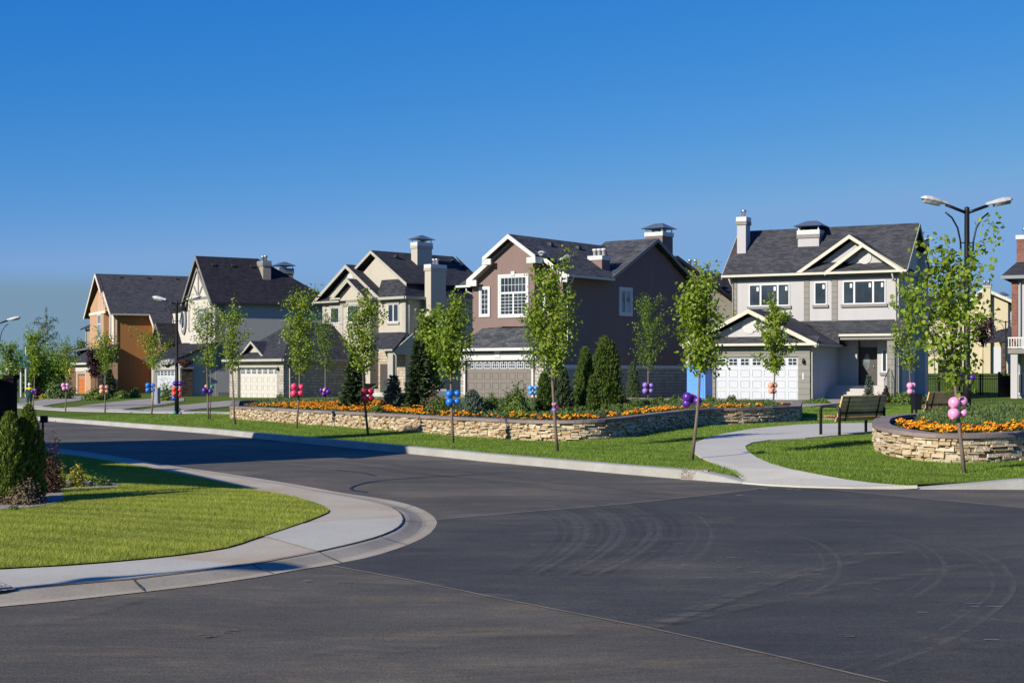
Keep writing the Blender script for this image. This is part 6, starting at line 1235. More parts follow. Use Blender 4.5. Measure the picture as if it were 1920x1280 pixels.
for lf, nm in ((lf1, 'long wall'), (lf2, 'curved planter')): o = np_mesh('marigold_leaves', lf[0], lf[1], M['flower_bed_leaf']); tag(o, 'green leaves under the marigolds of the ' + nm, 'ground cover', None, 'stuff')

# ---------------------------------------------------------------- grass blades
def blades(name, label, poly, dens, h, wd, mat, seed, zf, excl=(), ymax=1e9, fov=True):
    rng = np.random.default_rng(seed); xs = [p[0] for p in poly]; ys = [p[1] for p in poly]; x0, x1 = max(min(xs), -30), min(max(xs), 30); y0, y1 = max(min(ys), 5), min(max(ys), ymax)
    n = int((x1 - x0) * (y1 - y0) * dens); X = rng.uniform(x0, x1, n); Y = rng.uniform(y0, y1, n)
    if fov: k = np.abs(X) < Y * .50 + 1.5; X, Y = X[k], Y[k]
    def ins(P, pl):
        c = np.zeros(len(P[0]), bool); j = len(pl) - 1
        for i in range(len(pl)):
            xi, yi = pl[i]; xj, yj = pl[j]
            if yi != yj: c ^= ((yi > P[1]) != (yj > P[1])) & (P[0] < (xj - xi) * (P[1] - yi) / (yj - yi) + xi)
            j = i
        return c
    k = ins((X, Y), poly)
    for e in excl: k &= ~ins((X, Y), e)
    X, Y = X[k], Y[k]
    thin = rng.uniform(size=len(X)) < np.clip((26.0 / Y) ** 1.2, 0, 1) if ymax > 30 else np.ones(len(X), bool); X, Y = X[thin], Y[thin]; n = len(X)
    gx = np.arange(x0 - 1, x1 + 2, 1.0); gy = np.arange(y0 - 1, y1 + 2, 1.0); ZG = np.array([[zf(a, b) for a in gx] for b in gy]); ix = np.clip(((X - gx[0])).astype(int), 0, len(gx) - 2); iy = np.clip(((Y - gy[0])).astype(int), 0, len(gy) - 2); fx = X - gx[ix]; fy = Y - gy[iy]
    Z = ZG[iy, ix] * (1 - fx) * (1 - fy) + ZG[iy, ix + 1] * fx * (1 - fy) + ZG[iy + 1, ix] * (1 - fx) * fy + ZG[iy + 1, ix + 1] * fx * fy
    sc_ = np.clip(Y / 20, 1, 3) ** .6 if ymax > 30 else 1.0
    a = rng.uniform(0, 2 * np.pi, n); ln = h * rng.uniform(.5, 1.3, n) * (1 + .35 * np.sin(X * 1.7 + np.sin(Y * 1.1) * 2)); w_ = wd * sc_; lx, ly = rng.normal(size=n) * .45 * ln, rng.normal(size=n) * .45 * ln
    P = np.stack([X, Y, Z - .004], 1); s = np.stack([np.cos(a) * w_, np.sin(a) * w_, np.zeros(n)], 1); t = P + np.stack([lx, ly, ln], 1)
    V = np.stack([P - s, P + s, t], 1).reshape(-1, 3); Fc = np.arange(3 * n).reshape(-1, 3); o = np_mesh(name, V, Fc, M[mat]); return tag(o, label, 'grass', None, 'stuff')
def mown(m, ctr, sc_, k):   # mowing stripes and dry patches of the lawn
    t = m.node_tree; b = t.nodes['Principled BSDF']; src = b.inputs['Base Color'].links[0].from_socket; c_ = t.nodes.new('ShaderNodeTexCoord'); vm = t.nodes.new('ShaderNodeVectorMath'); vm.operation = 'SUBTRACT'; vm.inputs[1].default_value = ctr; t.links.new(c_.outputs['Object'], vm.inputs[0])
    wv = nd(t, 'ShaderNodeTexWave', Scale=sc_, Distortion=3.0, Detail=2.0); wv.wave_type = 'RINGS'; wv.rings_direction = 'Z'; wv.inputs['Detail Scale'].default_value = .5; t.links.new(vm.outputs[0], wv.inputs['Vector'])
    col = mixc(t, k, src, ramp(t, wv.outputs['Fac'], [(.15, (.62, .70, .55)), (.8, (1.28, 1.22, 1.35))]), 'MULTIPLY'); col = mixc(t, .5, col, ramp(t, noise(t, coord(t), .8, 5, .7), [(.3, (.75, .8, .7)), (.7, (1.3, 1.18, 1.2))]), 'MULTIPLY'); t.links.new(col, b.inputs['Base Color'])
M['blade_near'] = m_leaf('blade_near', (0.25, 0.315, 0.035), (0.53, 0.58, 0.12), 0.3, 0.6); M['blade_far'] = m_leaf('blade_far', (0.13, 0.23, 0.03), (0.27, 0.40, 0.06), 0.3, 0.6)
mown(M['blade_near'], (-9, 6, 0), .55, .38); mown(M['blade_far'], (30, 60, 0), .35, .3); mown(M['lawn_near'], (-9, 6, 0), .55, .38); mown(M['lawn_far'], (30, 60, 0), .35, .3)
blades('grass', 'yellowish green mown grass blades of the near corner lawn', LAWN_NEAR, 5200, .027, .0019, 'blade_near', 31, lambda x, y: z_near(x, y) + .012, excl=(GRAVEL,), ymax=30)
blades('grass', 'green mown grass blades of the verge along the street', kv + [(70, 210), (-140, 210)], 1300, .038, .0038, 'blade_far', 32, z_yard, excl=(PATHW, bed1, bed2), ymax=62)
# ---------------------------------------------------------------- street furniture
def lamp(label, base, H, yaw, k=1.0, group='twin headed street lamps'):
    root = empty('street_lamp', base, R(yaw), label, 'street lamp', group); r = .07 * k
    m = MB(); m.lathe([(r * 1.15, 0), (r * 1.15, H * .22), (r * .95, H * .23), (r * .7, H), (r * .75, H + .05 * k), (0.01, H + .07 * k)], 12); m.build('pole', M['metal_black'], root, uv=False)
    for s in (-1, 1):
        m = MB(); m.tube([(0, 0, H - .06 * k), (s * .45 * k, 0, H + .10 * k)], .032 * k, 8); a = m.build('arm', M['metal_black'], root, uv=False)
        m = MB(); m.tube([(s * .13 * k, 0, H - .78 * k), (s * .14 * k, 0, H - .62 * k), (s * .20 * k, 0, H - .36 * k), (s * .32 * k, 0, H - .16 * k), (s * .46 * k, 0, H - .05 * k)], .018 * k, 6); m.tube([(0, 0, H - .66 * k), (s * .14 * k, 0, H - .66 * k)], .012 * k, 5); m.build('brace', M['metal_black'], a, uv=False)
        h = MB(); L = .56 * k; pr = [(0, .055, .05), (.12, .075, .06), (.2, .10, .075), (.35, .125, .09), (.48, .11, .07), (.56, .03, .02)]; n = 12; ring = []
        for (t, wy, hz) in pr: ring.append([(s * (.42 + t) * k, math.cos(2 * math.pi * i / n) * wy * k, H + (.115 + t * .20) * k + max(-.25, math.sin(2 * math.pi * i / n)) * hz * k) for i in range(n)])
        for i in range(len(ring) - 1):
            for j in range(n): q = (j + 1) % n; h.poly([ring[i][j], ring[i][q], ring[i + 1][q], ring[i + 1][j]])
        h.poly(ring[0]); h.poly(ring[-1]); hd = h.build('lamp_head', M['lamp_white'], root, uv=False)
        g = MB(); pr = [(.17, .08), (.27, .105), (.40, .105), (.50, .07)]; a_ = [(s * (.42 + t) * k, -w_ * k, H + (.10 + t * .20) * k) for t, w_ in pr] + [(s * (.42 + t) * k, w_ * k, H + (.10 + t * .20) * k) for t, w_ in reversed(pr)]
        b_ = [(p[0] * 1.0, p[1] * .6, p[2] - .06 * k) for p in a_]; g.hexa(b_, a_).build('lens', M['lens'], hd, uv=False)
    return root
def at_px(px, Y, kind='yard', dz=0.0): x = (px - CX) / F * Y; return (x, Y, {'yard': z_yard, 'near': z_near, 'road': lambda a, b: zr(b)}[kind](x, Y) + dz)
b = at_px(1813, 29.5, dz=SOIL); lamp('twin headed black street lamp rising from the curved planter at the right', b, CH + (HZ - 394) * 29.5 / F - b[2], 9, .98)
b = at_px(1040.5, 44, dz=SOIL); lamp('black street lamp seen end on before the brown house roof', b, CH + (HZ - 492) * 44 / F - b[2], 62, 1.0)
b = G3(331.5, 777, 'yard'); Hl = (777 - 568) * b[1] / F; left_lamp = lamp('black street lamp with hanging flower baskets and balloons, before the white fronted house', b, Hl, -14, 1.12)
LB = b
b = at_px(-6, 62, 'yard'); lamp('street lamp at the far left of which only one grey head is in view', b, CH + (HZ - 605) * 62 / F - b[2], 6, 1.0)
b = at_px(1885.5, 118); lamp('thin distant street lamp before the blue grey house', b, CH + (HZ - 603) * 118 / F - b[2], 0, 1.0)
# hanging baskets on the left lamp
for s, lb, mt in ((-1, 'hanging basket of white flowers on the left street lamp', 'petal_white'), (1, 'hanging basket of dark red foliage on the left street lamp', 'barberry')):
    zc = CH + (HZ - 682) * LB[1] / F; p = (LB[0] + s * .36, LB[1] - .05, zc); root = empty('hanging_basket', p, 0, lb, 'flower basket', 'hanging baskets on the left lamp'); rng = np.random.default_rng(5 + s)
    MB().lathe([(.05, -.16), (.15, -.06), (.2, .04)], 10).build('basket', M['soil'], root, uv=False); m = MB(); m.tube([(-s * .36, 0, .42), (0, 0, .42)], .012, 5); m.tube([(0, 0, .42), (0, 0, .05)], .008, 4); m.build('bracket', M['metal_black'], root, uv=False)
    d = rng.normal(size=(500, 3)); d /= np.linalg.norm(d, axis=1, keepdims=True); P = d * np.array([.33, .25, .13]) * rng.uniform(.5, 1.1, (500, 1)) + np.array([0, 0, .05]); v, f = leaves(P, d, .07, rng); np_mesh('flowers', v, f, M[mt], root)
    if s < 0: d = rng.normal(size=(200, 3)); d /= np.linalg.norm(d, axis=1, keepdims=True); v, f = leaves(d * np.array([.3, .22, .12]) * .9, d, .07, rng); np_mesh('foliage', v, f, M['leaf_mid'], root)
# ---------------------------------------------------------------- balloons
BC = dict(pink=(0.74, 0.30, 0.50), hot=(0.76, 0.045, 0.13), red=(0.74, 0.06, 0.045), peach=(0.78, 0.33, 0.20), blue=(0.015, 0.16, 0.60), sky=(0.08, 0.32, 0.70), purple=(0.085, 0.018, 0.26), lilac=(0.27, 0.15, 0.52), green=(0.01, 0.22, 0.13), yellow=(0.75, 0.6, 0.05), dred=(0.45, 0.012, 0.05), dblue=(0.02, 0.10, 0.52))
for k_, c_ in BC.items():
    m_, t_, b_ = NM('balloon_' + k_, 0.32, 0.45); b_.inputs['Base Color'].default_value = (*c_, 1); b_.inputs['Subsurface Weight'].default_value = 0.12; b_.inputs['Subsurface Radius'].default_value = (.05, .03, .03); M['b_' + k_] = m_
def balloon_mesh(bm_, p, r_, tilt):
    Mx = Matrix.Rotation(tilt[0], 3, 'X') @ Matrix.Rotation(tilt[1], 3, 'Y'); prof = [(.02, -1.14), (.07, -1.12), (.05, -1.06), (.42, -.92), (.78, -.62), (.97, -.2), (1.0, .08), (.9, .48), (.62, .82), (.3, .99), (.02, 1.03)]
    bm_.lathe([(a * r_, z * r_) for a, z in prof], 16, p, Mx)
BUN = [  # label, trunk px, base py, dz, [(px, py, r px, colour, depth)]
 ('four pink balloons tied to the slim tree at the far left', 123, 771, 0, [(118.5, 721.7, 4, 'pink', 0), (126.3, 721.5, 3.8, 'pink', 1), (120, 728, 3.8, 'pink', 0), (125.5, 727.6, 3.6, 'pink', 1)]),
 ('four peach balloons before the orange wall', 197, 773.5, 0, [(190.5, 725.5, 4.4, 'peach', 0), (199.7, 725.5, 4, 'peach', 1), (190.5, 733.3, 4.6, 'peach', 0), (199.8, 733.5, 3.6, 'peach', 1)]),
 ('four bright blue balloons before the white garage at the left', 284.5, 776, 0, [(277.3, 722, 4.8, 'blue', 0), (286.5, 722.5, 4.4, 'blue', 1), (277.4, 731, 4.8, 'blue', 0), (286.5, 731.4, 4, 'dblue', 1)]),
 ('column of purple, red and blue balloons on the left lamp post', 331.5, 777, 0, [(328, 718.5, 4.8, 'purple', 0), (338, 719, 5, 'purple', 1), (326.8, 729, 4.7, 'red', 0), (337, 731, 4.4, 'red', 1), (326.8, 738.4, 4.7, 'red', 0), (336, 741, 4.2, 'red', 1), (326.5, 746, 4.8, 'dblue', 1)]),
 ('green and grey balloons at the foot of the left lamp post', 331.5, 777, 0, [(328.4, 774, 4.2, 'green', 0), (335.6, 767.5, 3.5, 'green', 1), (337.5, 774.5, 3.4, 'lilac', 1)]),
 ('purple, green and pink balloons on the staked young tree', 391, 786.5, 0, [(383.2, 731.7, 5.2, 'purple', 0), (394.5, 733.5, 4.9, 'purple', 1), (397.3, 725.2, 4, 'green', 0), (386.5, 724, 3, 'peach', 1)]),
 ('four hot pink balloons before the stone garage', 556, 803.5, 0, [(551.2, 724.3, 6.3, 'hot', 0), (565, 725.5, 5.6, 'hot', 1), (550.8, 737.5, 6.5, 'hot', 0), (563.5, 737, 5.6, 'hot', 1)]),
 ('purple balloon flower with a peach middle in the marigold bed', 610, 756, SOIL, [(602.5, 731, 4, 'purple', 0), (615, 734.5, 5, 'purple', 0), (607, 738.5, 4.6, 'purple', 0), (611, 728.5, 4.6, 'purple', 1), (608, 731, 3.2, 'peach', -1.2)]),
 ('four dark red balloons on the tree with the dark trunk', 690.5, 818, 0, [(683, 734, 6.8, 'dred', 0), (694.5, 734, 6.6, 'dred', 1), (683, 746.5, 6.8, 'dred', 0), (695, 746.5, 6.6, 'dred', 1)]),
 ('four clear blue balloons before the taupe garage', 849.5, 831, 0, [(842.6, 738.8, 7.6, 'blue', 0), (857.3, 737.5, 6.4, 'blue', 1), (843.2, 753.2, 7.7, 'blue', 0), (857, 752.5, 6.5, 'blue', 1)]),
 ('light blue balloons at the right edge of the taupe garage', 1001.5, 757, SOIL, [(994.3, 727.3, 5.2, 'sky', 0), (1004.5, 727.3, 4.5, 'sky', 1), (995.5, 736.3, 4.6, 'sky', 0), (1003, 736, 4, 'sky', 1)]),
 ('small trio of pink and lilac balloons on the tall tree', 1043.5, 846, 0, [(1039, 757, 4.6, 'pink', 0), (1043.5, 762.5, 4.2, 'hot', 1), (1039.2, 768, 4.7, 'lilac', 0)]),
 ('four lilac balloons before the shaded brown wall', 1215.5, 753, 0, [(1209.8, 721.8, 5.3, 'lilac', 0), (1221, 722.6, 4.4, 'lilac', 1), (1209.5, 732.6, 5.4, 'lilac', 0), (1220.6, 732.8, 4.2, 'lilac', 1)]),
 ('big dark purple balloons by the curving path', 1297, 862, 0, [(1288.5, 744.3, 9.2, 'purple', 0), (1287.3, 756.2, 8.6, 'purple', 0.3), (1308, 751.8, 8.6, 'purple', 0.2), (1299.5, 748, 8.2, 'purple', 1.4), (1297, 740.5, 3.6, 'red', 1.6)]),
 ('four orange balloons before the white garage door', 1450, 755, SOIL, [(1445, 721.8, 5.4, 'peach', 0), (1453, 722.3, 5, 'peach', 1), (1445.5, 732.5, 5.4, 'peach', 0), (1451.5, 733, 4.8, 'peach', 1)]),
 ('pink balloons at the right corner of the grey house', 1709, 745, 0, [(1706, 722.8, 6.2, 'pink', 0), (1712.3, 722, 5, 'pink', 1), (1705.8, 734, 6, 'pink', 0), (1711, 735, 4.5, 'pink', 1)]),
 ('four big pink balloons in front of the curved planter', 1806, 887, 0, [(1789, 755, 11.2, 'pink', 0), (1804.5, 752.5, 9.6, 'pink', 1.2), (1788.4, 775.6, 11.3, 'pink', 0), (1806, 774, 8, 'pink', 1.3), (1795, 765, 7, 'yellow', 1.8)]),
 ('single purple balloon behind the walking person', 61.5, 767, 0, [(61, 733.5, 3.6, 'purple', 0), (65, 731.5, 3.2, 'lilac', 1)]),
 ('yellow balloons under the first tree of the verge', 123, 771, 0, [(131, 694, 3.4, 'yellow', 0), (132.5, 699, 3, 'yellow', 1)]),
]
def bunch(label, Y, items, anchor_px):
    x0 = (anchor_px - CX) / F * Y; z0 = CH - (sum(i[1] for i in items) / len(items) - HZ) / F * Y; root = empty('balloon_bunch', (x0, Y, z0), 0, label, 'balloons', 'balloon bunches on trees and lamps')
    for i, (px, py, rp, c, dp) in enumerate(items):
        r_ = rp / F * Y; yy = (-.35 + .75 * dp) * r_; Yb = Y + yy; m = MB(); balloon_mesh(m, ((px - CX) / F * Yb - x0, yy, CH - (py - HZ) / F * Yb - z0), r_, (.5 * (1 if i % 2 else -1), .4)); m.build('balloon', M['b_' + c], root, uv=False, recalc=False)
for (lb, bx_, by_, dz, items) in BUN: bunch(lb, 78 if bx_ == 1709 else G3(bx_, by_, 'yard', SOIL if bx_ == 1215.5 else dz)[1], items, bx_)
bunch('dark purple balloons halfway up the lamp in the curved planter', 29.5, [(1803, 699, 6.2, 'purple', 0), (1812, 699.5, 6, 'purple', 1.4), (1822.5, 707.5, 6.6, 'purple', 0), (1803.5, 710, 5, 'purple', .8)], 1813)
bunch('teal balloon at the foot of the lamp in the curved planter', 29.5, [(1801, 787, 6, 'green', .3), (1806, 790, 5, 'green', 1)], 1813)
# ---------------------------------------------------------------- benches and litter bin
M['bench_wood'] = m_plain('bench_wood', (0.60, 0.37, 0.15), 0.6, var=0.25); M['bench_seat'] = m_plain('bench_seat', (0.36, 0.15, 0.085), 0.6, var=0.2)
def bench(label, base, ang):
    root = empty('park_bench', base, ang, label, 'bench', 'park benches beside the path'); L = 1.88; tk = .033   # x along the back, +y is the sitting side
    for x in (0, L):
        m = MB(); m.tube([(x, 0, 0), (x, 0, .54), (x, .02, .60), (x, .08, .63), (x, .40, .63), (x, .46, .60), (x, .48, .54), (x, .48, 0)], tk, 8); m.build('leg_frame', M['metal_black'], root, uv=False)
    m = MB(); m.tube([(0, .02, .48), (L, .02, .48)], .024, 8); m.tube([(0, .12, .36), (L, .12, .36)], .018, 8); m.build('crossbar', M['metal_black'], root, uv=False)
    bk = MB()
    for i in range(6): z = .30 + i * .095; y = .07 - i * .026 + (.03 if i == 0 else 0); bk.hexa([(-.02 + .03, y, z), (L - .01, y, z), (L - .01, y + .035, z + .006), (.01, y + .035, z + .006)], [(.01, y - .022, z + .085), (L - .01, y - .022, z + .085), (L - .01, y + .012, z + .090), (.01, y + .012, z + .090)])
    bk.build('backrest', M['bench_wood'], root)
    st = MB()
    for i in range(5): y = .13 + i * .075; st.box(.03, L - .03, y, y + .066, .40, .435)
    st.build('seat', M['bench_seat'], root)
    for x in (.30, L - .30):
        m = MB(); m.tube([(x, .50, .385), (x, .2, .375), (x, .10, .33), (x, .045, .30), (x, .02, .40), (x, -.03, .60), (x, -.08, .86)], .016, 6)
        for i in range(6): m.lathe([(.014, 0), (.014, .012)], 6, (x, .045 - i * .026, .35 + i * .095), Matrix.Rotation(math.pi / 2, 3, 'X'))
        m.build('bracket', M['metal_black'], root, uv=False)
    return root
bb = G3(1574, 817, 'yard'); ang = math.atan2(.71, .70); bench('slatted wooden bench with black tube frame, left of the curved planter', (bb[0], bb[1], z_path(bb[0], bb[1])), ang)
b2 = at_px(1738, 43.5); bench('smaller looking wooden bench behind the curved planter, beside the litter bin', (b2[0], b2[1], CH - (790 - HZ) / F * 43.5), ang)
b = at_px(1718, 39.5); zt_ = CH - (740 - HZ) / F * 39.5; zb = CH - (768 - HZ) / F * 39.5; root = empty('litter_bin', (b[0], b[1], b[2]), R(20), 'square black litter bin on a post between the two benches', 'litter bin'); hh = zt_ - b[2]; hb = zb - b[2]
MB().hexa([(-.10, -.09, hb), (.10, -.09, hb), (.10, .09, hb), (-.10, .09, hb)], [(-.115, -.10, hh), (.115, -.10, hh), (.115, .10, hh), (-.115, .10, hh)]).build('bin_body', M['metal_black'], root); MB().box(.07, .11, .105, .145, 0, hh + .04).build('post', M['metal_black'], root)
MB().box(-.125, .125, -.11, .11, hh + .002, hh + .03).build('rim', M['metal_black'], root)
# ---------------------------------------------------------------- iron fences
def fence(label, p0, p1, h, n_posts, sp=.12, thick=.05, rails=(.12, .80, .95), group='black iron fences'):
    root = empty('iron_fence', (p0[0], p0[1], p0[2]), 0, label, 'fence', group); d = Vector((p1[0] - p0[0], p1[1] - p0[1])); L = d.length; d.normalize(); m = MB(); gz = lambda t: (p1[2] - p0[2]) * t
    for f in rails: m.beam((0, 0, h * f), (d.x * L, d.y * L, gz(1) + h * f), .03, .04)
    k = int(L / sp)
    for i in range(k + 1): t = i / k; x, y = d.x * L * t, d.y * L * t; m.box(x - .011, x + .011, y - .011, y + .011, gz(t) + .04, gz(t) + h * (1.04 if i % 2 else 1.0))
    m.build('fence_panel', M['metal_black'], root, uv=False)
    for i in range(n_posts): t = i / (n_posts - 1); x, y = d.x * L * t, d.y * L * t; MB().box(x - thick, x + thick, y - thick, y + thick, gz(t) - .3, gz(t) + h * 1.05).build('post', M['metal_black'], root, uv=False)
g3 = lambda px, py: G3(px, py, 'yard')
a, b_ = g3(1686, 741), g3(1878, 742); fence('black iron fence on the lawn right of the grey house', a, b_, 1.38, 6)
a, b_ = g3(1878, 742.5), g3(1990, 741); fence('black iron fence running off the right edge behind the curved planter', a, b_, 1.38, 4)
a, b_ = g3(1760, 707), g3(1878, 706); fence('upper iron fence on the raised lawn before the pale yellow house', a, b_, 1.35, 5)
a, b_ = g3(1222, 741.5), g3(1291, 741.5); fence('black iron fence between the brown house and the blue door', a, b_, 1.75, 3)
b = g3(1890, 744); root = empty('fence_gate', b, R(14), 'solid black gate panel in the fence at the right edge', 'gate'); MB().box(-.55, .35, -.03, .03, 0, 1.35).build('gate_leaf', M['metal_black'], root); MB().box(-.68, -.56, -.08, .08, -.2, 1.6).build('post', M['metal_black'], root); MB().box(.36, .46, -.06, .06, -.2, 1.35).build('post', M['metal_black'], root)
# air conditioners, utility cabinet, path light
def ac(label, px, py, w_, h_, mat='metal_grey'):
    b = G3(px, py, 'yard'); s = F / b[1]; W, H_ = w_ / s, h_ / s; root = empty('air_conditioner', b, R(-25), label, 'air conditioner', 'outdoor air conditioners'); MB().box(-W / 2 - .08, W / 2 + .08, -.42, .42, -.1, .1).build('base_slab', M['step'], root); MB().box(-W / 2, W / 2, -.35, .35, .1, H_).build('casing', M[mat], root)
    m = MB()
    for i in range(9): z = .18 + i * (H_ - .26) / 9; m.box(-W / 2 + .04, W / 2 - .04, -.365, -.35, z, z + .03)
    m.build('grille', M['metal_black'], root); MB().lathe([(.28, H_), (.28, H_ + .02), (.05, H_ + .03)], 14).build('fan_guard', M['metal_black'], root)
ac('grey air conditioner on a slab beside the brown house', 1231, 744.5, 22, 26); ac('dark air conditioner half hidden behind shrubs of the cream house', 834, 757, 20, 28)
b = G3(292.5, 757, 'yard'); s = F / b[1]; root = empty('utility_cabinet', b, R(-20), 'tall grey utility cabinet beside the tree with blue balloons', 'utility box'); MB().box(-.2, .2, -.15, .15, -.1, 29 / s).build('cabinet_body', M['metal_grey'], root); MB().box(-.23, .23, -.18, .18, 29 / s, 29 / s + .04).build('cabinet_lid', M['metal_grey'], root); MB().box(-.17, .17, -.16, -.151, .1, 27 / s).build('cabinet_door', M['metal_grey'], root)
b = at_px(80.5, 27, 'near'); root = empty('path_light', b, R(10), 'short black post with a square head at the near road edge', 'post'); zt_ = CH - (779 - HZ) / F * 27 - b[2]; MB().box(-.018, .018, -.018, .018, 0, zt_ - .02).build('post', M['metal_black'], root); MB().box(-.045, .085, -.05, .05, zt_ - .125, zt_).build('post_head', M['metal_black'], root)
b = at_px(1312, 80.6); root = empty('portable_toilet', b, R(-28), 'bright blue portable toilet cabin between the iron fence and the white garage door', 'portable toilet'); s = F / 80.6; W = .52; H_ = (757 - 682) / s
MB().hexa([(-W, -.55, .08), (W, -.55, .08), (W, .55, .08), (-W, .55, .08)], [(-W, -.55, H_ - .15), (W, -.55, H_ - .15), (W, .55, H_ - .15), (-W, .55, H_ - .15)]).build('cabin', M['door_blue'], root)
MB().prism_x([(-.58, H_ - .15), (.58, H_ - .15), (.5, H_ + .02), (.25, H_ + .12), (-.25, H_ + .12), (-.5, H_ + .02)], -W - .04, W + .04).build('roof', M['trim_white'], root)
m = MB(); m.box(-W + .12, W - .12, -.58, -.552, .16, H_ - .3); d_ = m.build('door', M['door_blue'], root); m = MB()
for k in range(3): m.box(-W + .2, W - .2, -.592, -.581, .3 + k * .55, .7 + k * .55)
m.build('door_panel', M['door_blue'], d_); MB().box(-W, W, -.6, .6, 0, .078).build('base', M['metal_grey'], root)
# gate pier and wall at the left edge
M['wall_dark'] = m_brick('wall_dark', (0.007, 0.007, 0.010), (0.012, 0.012, 0.015), (0.004, 0.004, 0.005), .4, .2, .012)
b = at_px(22, 23.5, 'near'); s = F / 23.5; zt_ = CH - (710 - HZ) / F * 23.5 - b[2]; root = empty('boundary_wall', b, R(-12), 'black block wall ending in a smooth capped pier at the left edge', 'wall')
M['pier_black'] = m_plain('pier_black', (0.007, 0.007, 0.009), 0.9, 0.1); MB().box(-.06, .06, -.06, .06, 0, zt_).build('pier', M['pier_black'], root); MB().box(-.09, .09, -.09, .09, zt_, zt_ + .06).build('pier_cap', M['pier_black'], root); MB().box(-6, -.06, -.04, .04, 0, zt_ - .04).build('wall', M['wall_dark'], root)
m = MB(); m.box(-6, -.06, -.05, .05, zt_ - .04, zt_)
for i in range(40): m.box(-6 + i * .15, -5.98 + i * .15, -.01, .01, zt_, zt_ + .07)
m.build('railing', M['pier_black'], root)
# small festival marquee far left
b = G3(38, 744, 'yard'); s = F / b[1]; root = empty('marquee', b, R(20), 'distant marquee with a green roof and white domes at the far left', 'marquee'); M['marquee_green'] = m_plain('marquee_green', (0.05, 0.14, 0.12), 0.6)
W = 26 / s; zr_ = (744 - 690) / s; zt_ = (744 - 655) / s; MB().hexa([(-W / 2, -2, zr_), (W / 2, -2, zr_), (W / 2, 2, zr_), (-W / 2, 2, zr_)], [(-W / 4, -.3, zt_), (W / 4, -.3, zt_), (W / 4, .3, zt_), (-W / 4, .3, zt_)]).build('roof', M['marquee_green'], root)
for x in (-W / 2 + .2, 0, W / 2 - .2): MB().tube([(x, -1.9, -.3), (x, -1.9, zr_)], .09, 8).build('column', M['trim_white'], root, uv=False)
MB().box(-W / 2 + .5, W / 2 - .5, 0, 1.8, -.3, zr_ - .02).build('back_wall', M['trim_dark'], root)
for x, k in ((-W * .75, 1.0), (W * .4, 1.3)): m = MB(); q = W * .22 * k; m.lathe([(q, zr_ * .8), (q, zr_ * 1.1), (q * .8, zr_ * 1.25), (q * .3, zr_ * 1.38), (.05, zr_ * 1.5), (.03, zr_ * 1.9)], 14, (x, 1, 0)); m.build('dome', M['trim_white'], root, uv=False)
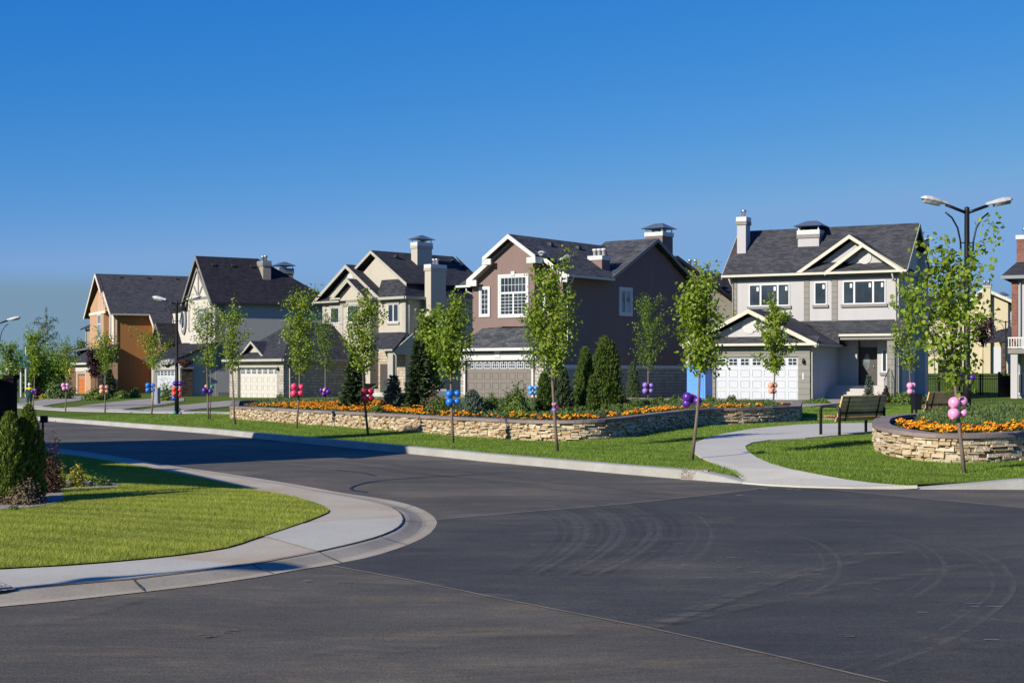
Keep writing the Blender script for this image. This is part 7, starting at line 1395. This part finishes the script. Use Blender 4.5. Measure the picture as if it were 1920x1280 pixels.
# ---------------------------------------------------------------- person
def person(label, base, H, yaw):
    k = H / 1.75; M['cloth_green'] = m_plain('cloth_green', (0.012, 0.055, 0.045), 0.85); M['cloth_yellow'] = m_plain('cloth_yellow', (0.62, 0.52, 0.03), 0.8); M['skin'] = m_plain('skin', (0.45, 0.27, 0.19), 0.6); M['cap_white'] = m_plain('cap_white', (0.75, 0.75, 0.75), 0.7); M['boot'] = m_plain('boot', (0.03, 0.03, 0.03), 0.7)
    J = [(0, 0, .98, .15, .10), (0, .01, 1.18, .145, .10), (0, .02, 1.38, .17, .11), (0, .03, 1.50, .06, .06), (0, .05, 1.60, .075, .09), (0, .06, 1.70, .07, .085)]; E = [(i, i + 1) for i in range(5)]
    for s in (-1, 1):
        i = len(J); st = .12 * s
        J += [(s * .10, 0, .90, .095, .10), (s * .10, st + .03, .50, .06, .065), (s * .10, st - .06 * s, .09, .042, .045), (s * .11, st + .12 - .06 * s, .04, .04, .035)]; E += [(0, i), (i, i + 1), (i + 1, i + 2), (i + 2, i + 3)]
        i = len(J); J += [(s * .20, .02, 1.42, .06, .06), (s * .26, -.02, 1.14, .043, .045), (s * .24, .10, .90, .03, .03), (s * .24, .13, .82, .036, .02)]; E += [(2, i), (i, i + 1), (i + 1, i + 2), (i + 2, i + 3)]; w_ = i + 3
        for f in range(4): j = len(J); J += [(s * .24 + (f - 1.5) * .014, .14, .765, .009, .009), (s * .24 + (f - 1.5) * .015, .155, .735 + .006 * abs(f - 1), .007, .007)]; E += [(w_, j), (j, j + 1)]
        j = len(J); J += [(s * .205, .155, .80, .010, .010), (s * .20, .175, .775, .008, .008)]; E += [(w_, j), (j, j + 1)]
    me = bpy.data.meshes.new('person'); me.from_pydata([(p[0] * k, p[1] * k, p[2] * k) for p in J], E, []); o = link('person', me, [M['cloth_green'], M['cloth_yellow'], M['skin'], M['boot']])
    sm = o.modifiers.new('skin', 'SKIN'); 
    for i, p in enumerate(J): o.data.skin_vertices[0].data[i].radius = (p[3] * k, p[4] * k); o.data.skin_vertices[0].data[i].use_root = (i == 0)
    o.modifiers.new('sub', 'SUBSURF').levels = 2; dg = bpy.context.evaluated_depsgraph_get(); dg.update(); m2 = bpy.data.meshes.new_from_object(o.evaluated_get(dg)); o.modifiers.clear(); o.data = m2
    while len(m2.materials) < 4: m2.materials.append(None)
    for i, mt in enumerate(('cloth_green', 'cloth_yellow', 'skin', 'boot')): m2.materials[i] = M[mt]
    for p in m2.polygons: z = p.center.z / k; p.material_index = 2 if z > 1.53 or (z < .88 and abs(p.center.x) > .17 * k and p.center.y > .06 * k) else (1 if z > 1.36 else (3 if z < .10 else 0)); p.use_smooth = True
    o.location = base; o.rotation_euler = (0, 0, yaw); tag(o, label, 'person')
    MB().lathe([(.098 * k, 1.66 * k), (.10 * k, 1.72 * k), (.07 * k, 1.79 * k), (.02 * k, 1.81 * k)], 14, (0, .06 * k, 0)).build('cap', M['cap_white'], o, uv=False)
    f = MB()
    for s in (-1, 1): f.lathe([(.012, -.01), (.012, .01)], 6, (s * .03 * k, .14 * k, 1.665 * k))
    f.tube([(0, .13 * k, 1.66 * k), (0, .165 * k, 1.63 * k)], .012, 5); f.build('face', M['skin'], o, uv=False); return o
b = G3(55, 765, 'yard'); hp = 45.5 * b[1] / F; person('person in dark green work clothes with yellow shoulders and a white cap', b, hp, R(12))
k = hp / 1.75; root = empty('sack', (b[0] - .42 * k, b[1] - .1, b[2] + .32 * k), R(20), 'dark sack hanging from the left hand of the person', 'bag'); MB().hexa([(-.14, -.08, 0), (.14, -.08, .02), (.14, .08, .02), (-.14, .08, 0)], [(-.2, -.1, .28), (.2, -.1, .34), (.2, .1, .34), (-.2, .1, .28)]).build('sack_body', M['metal_grey'], root); MB().tube([(-.1, 0, .3), (.16, 0, .5 * k), (.17, 0, .33)], .012, 5).build('strap', M['metal_black'], root, uv=False)
# ---------------------------------------------------------------- the corner house out of frame at the left, whose shadow crosses the street

h_n = Vector((.877, .48, 0)); h_d = Vector((-.48, .877, 0)); z_ = 0.0
root = empty('house', (-14.5, 20.75, 0.0), math.atan2(h_d.y, h_d.x), 'cream gabled neighbour house, wholly out of view beyond the left edge', 'house')   # local x along the street, y away from it
MB().prism_x([(-4.0, -.3), (4.0, -.3), (4.0, 5.5), (0, 8.7), (-4.0, 5.5)], .4, 10.0).build('wall', M['stucco_cream'], root)
m = MB(); m.slab([(0, -4.5, 5.4), (10.4, -4.5, 5.4), (10.4, 0, 9.0), (0, 0, 9.0)], .15); m.slab([(0, 0, 9.0), (10.4, 0, 9.0), (10.4, 4.5, 5.4), (0, 4.5, 5.4)], .15); m.build('roof', M['shingle'], root)
MB().box(5.2, 6.4, -.5, .5, 6, 10.5).build('chimney', M['stucco_cream'], root)
m = MB(); cs = [(-8.04, 17.4), (-12.4, 23.2), (-10.1, 21.6), (-9.92, 18.0)]; cs = [(-7.75, 17.3), (-9.95, 21.5), (-12.2, 23.3), (-9.85, 18.3)]  # added roof out of view, its outline shaped to cast the lawn's shadow band
canopy = empty('shadow_canopy', (cs[0][0], cs[0][1], 0), 0, 'added carport, wholly out of view left of the foreground lawn', 'shadow_canopy'); loc = [(x - cs[0][0], y - cs[0][1]) for x, y in cs]
m.hexa([(x, y, 2.9) for x, y in loc], [(x, y, 3.05) for x, y in loc]); m.build('roof', M['shingle'], canopy)
for x, y in loc: q = (sum(p[0] for p in loc) / 4, sum(p[1] for p in loc) / 4); a = x + (q[0] - x) * .12; b_ = y + (q[1] - y) * .12; MB().box(a - .05, a + .05, b_ - .05, b_ + .05, -.1, 2.9).build('post', M['trim_taupe'], canopy)
lamp('street lamp out of view left of the camera, its shadow falling on the kerb', (-9.4, 6.0, .07), 4.6, 40, 1.0)
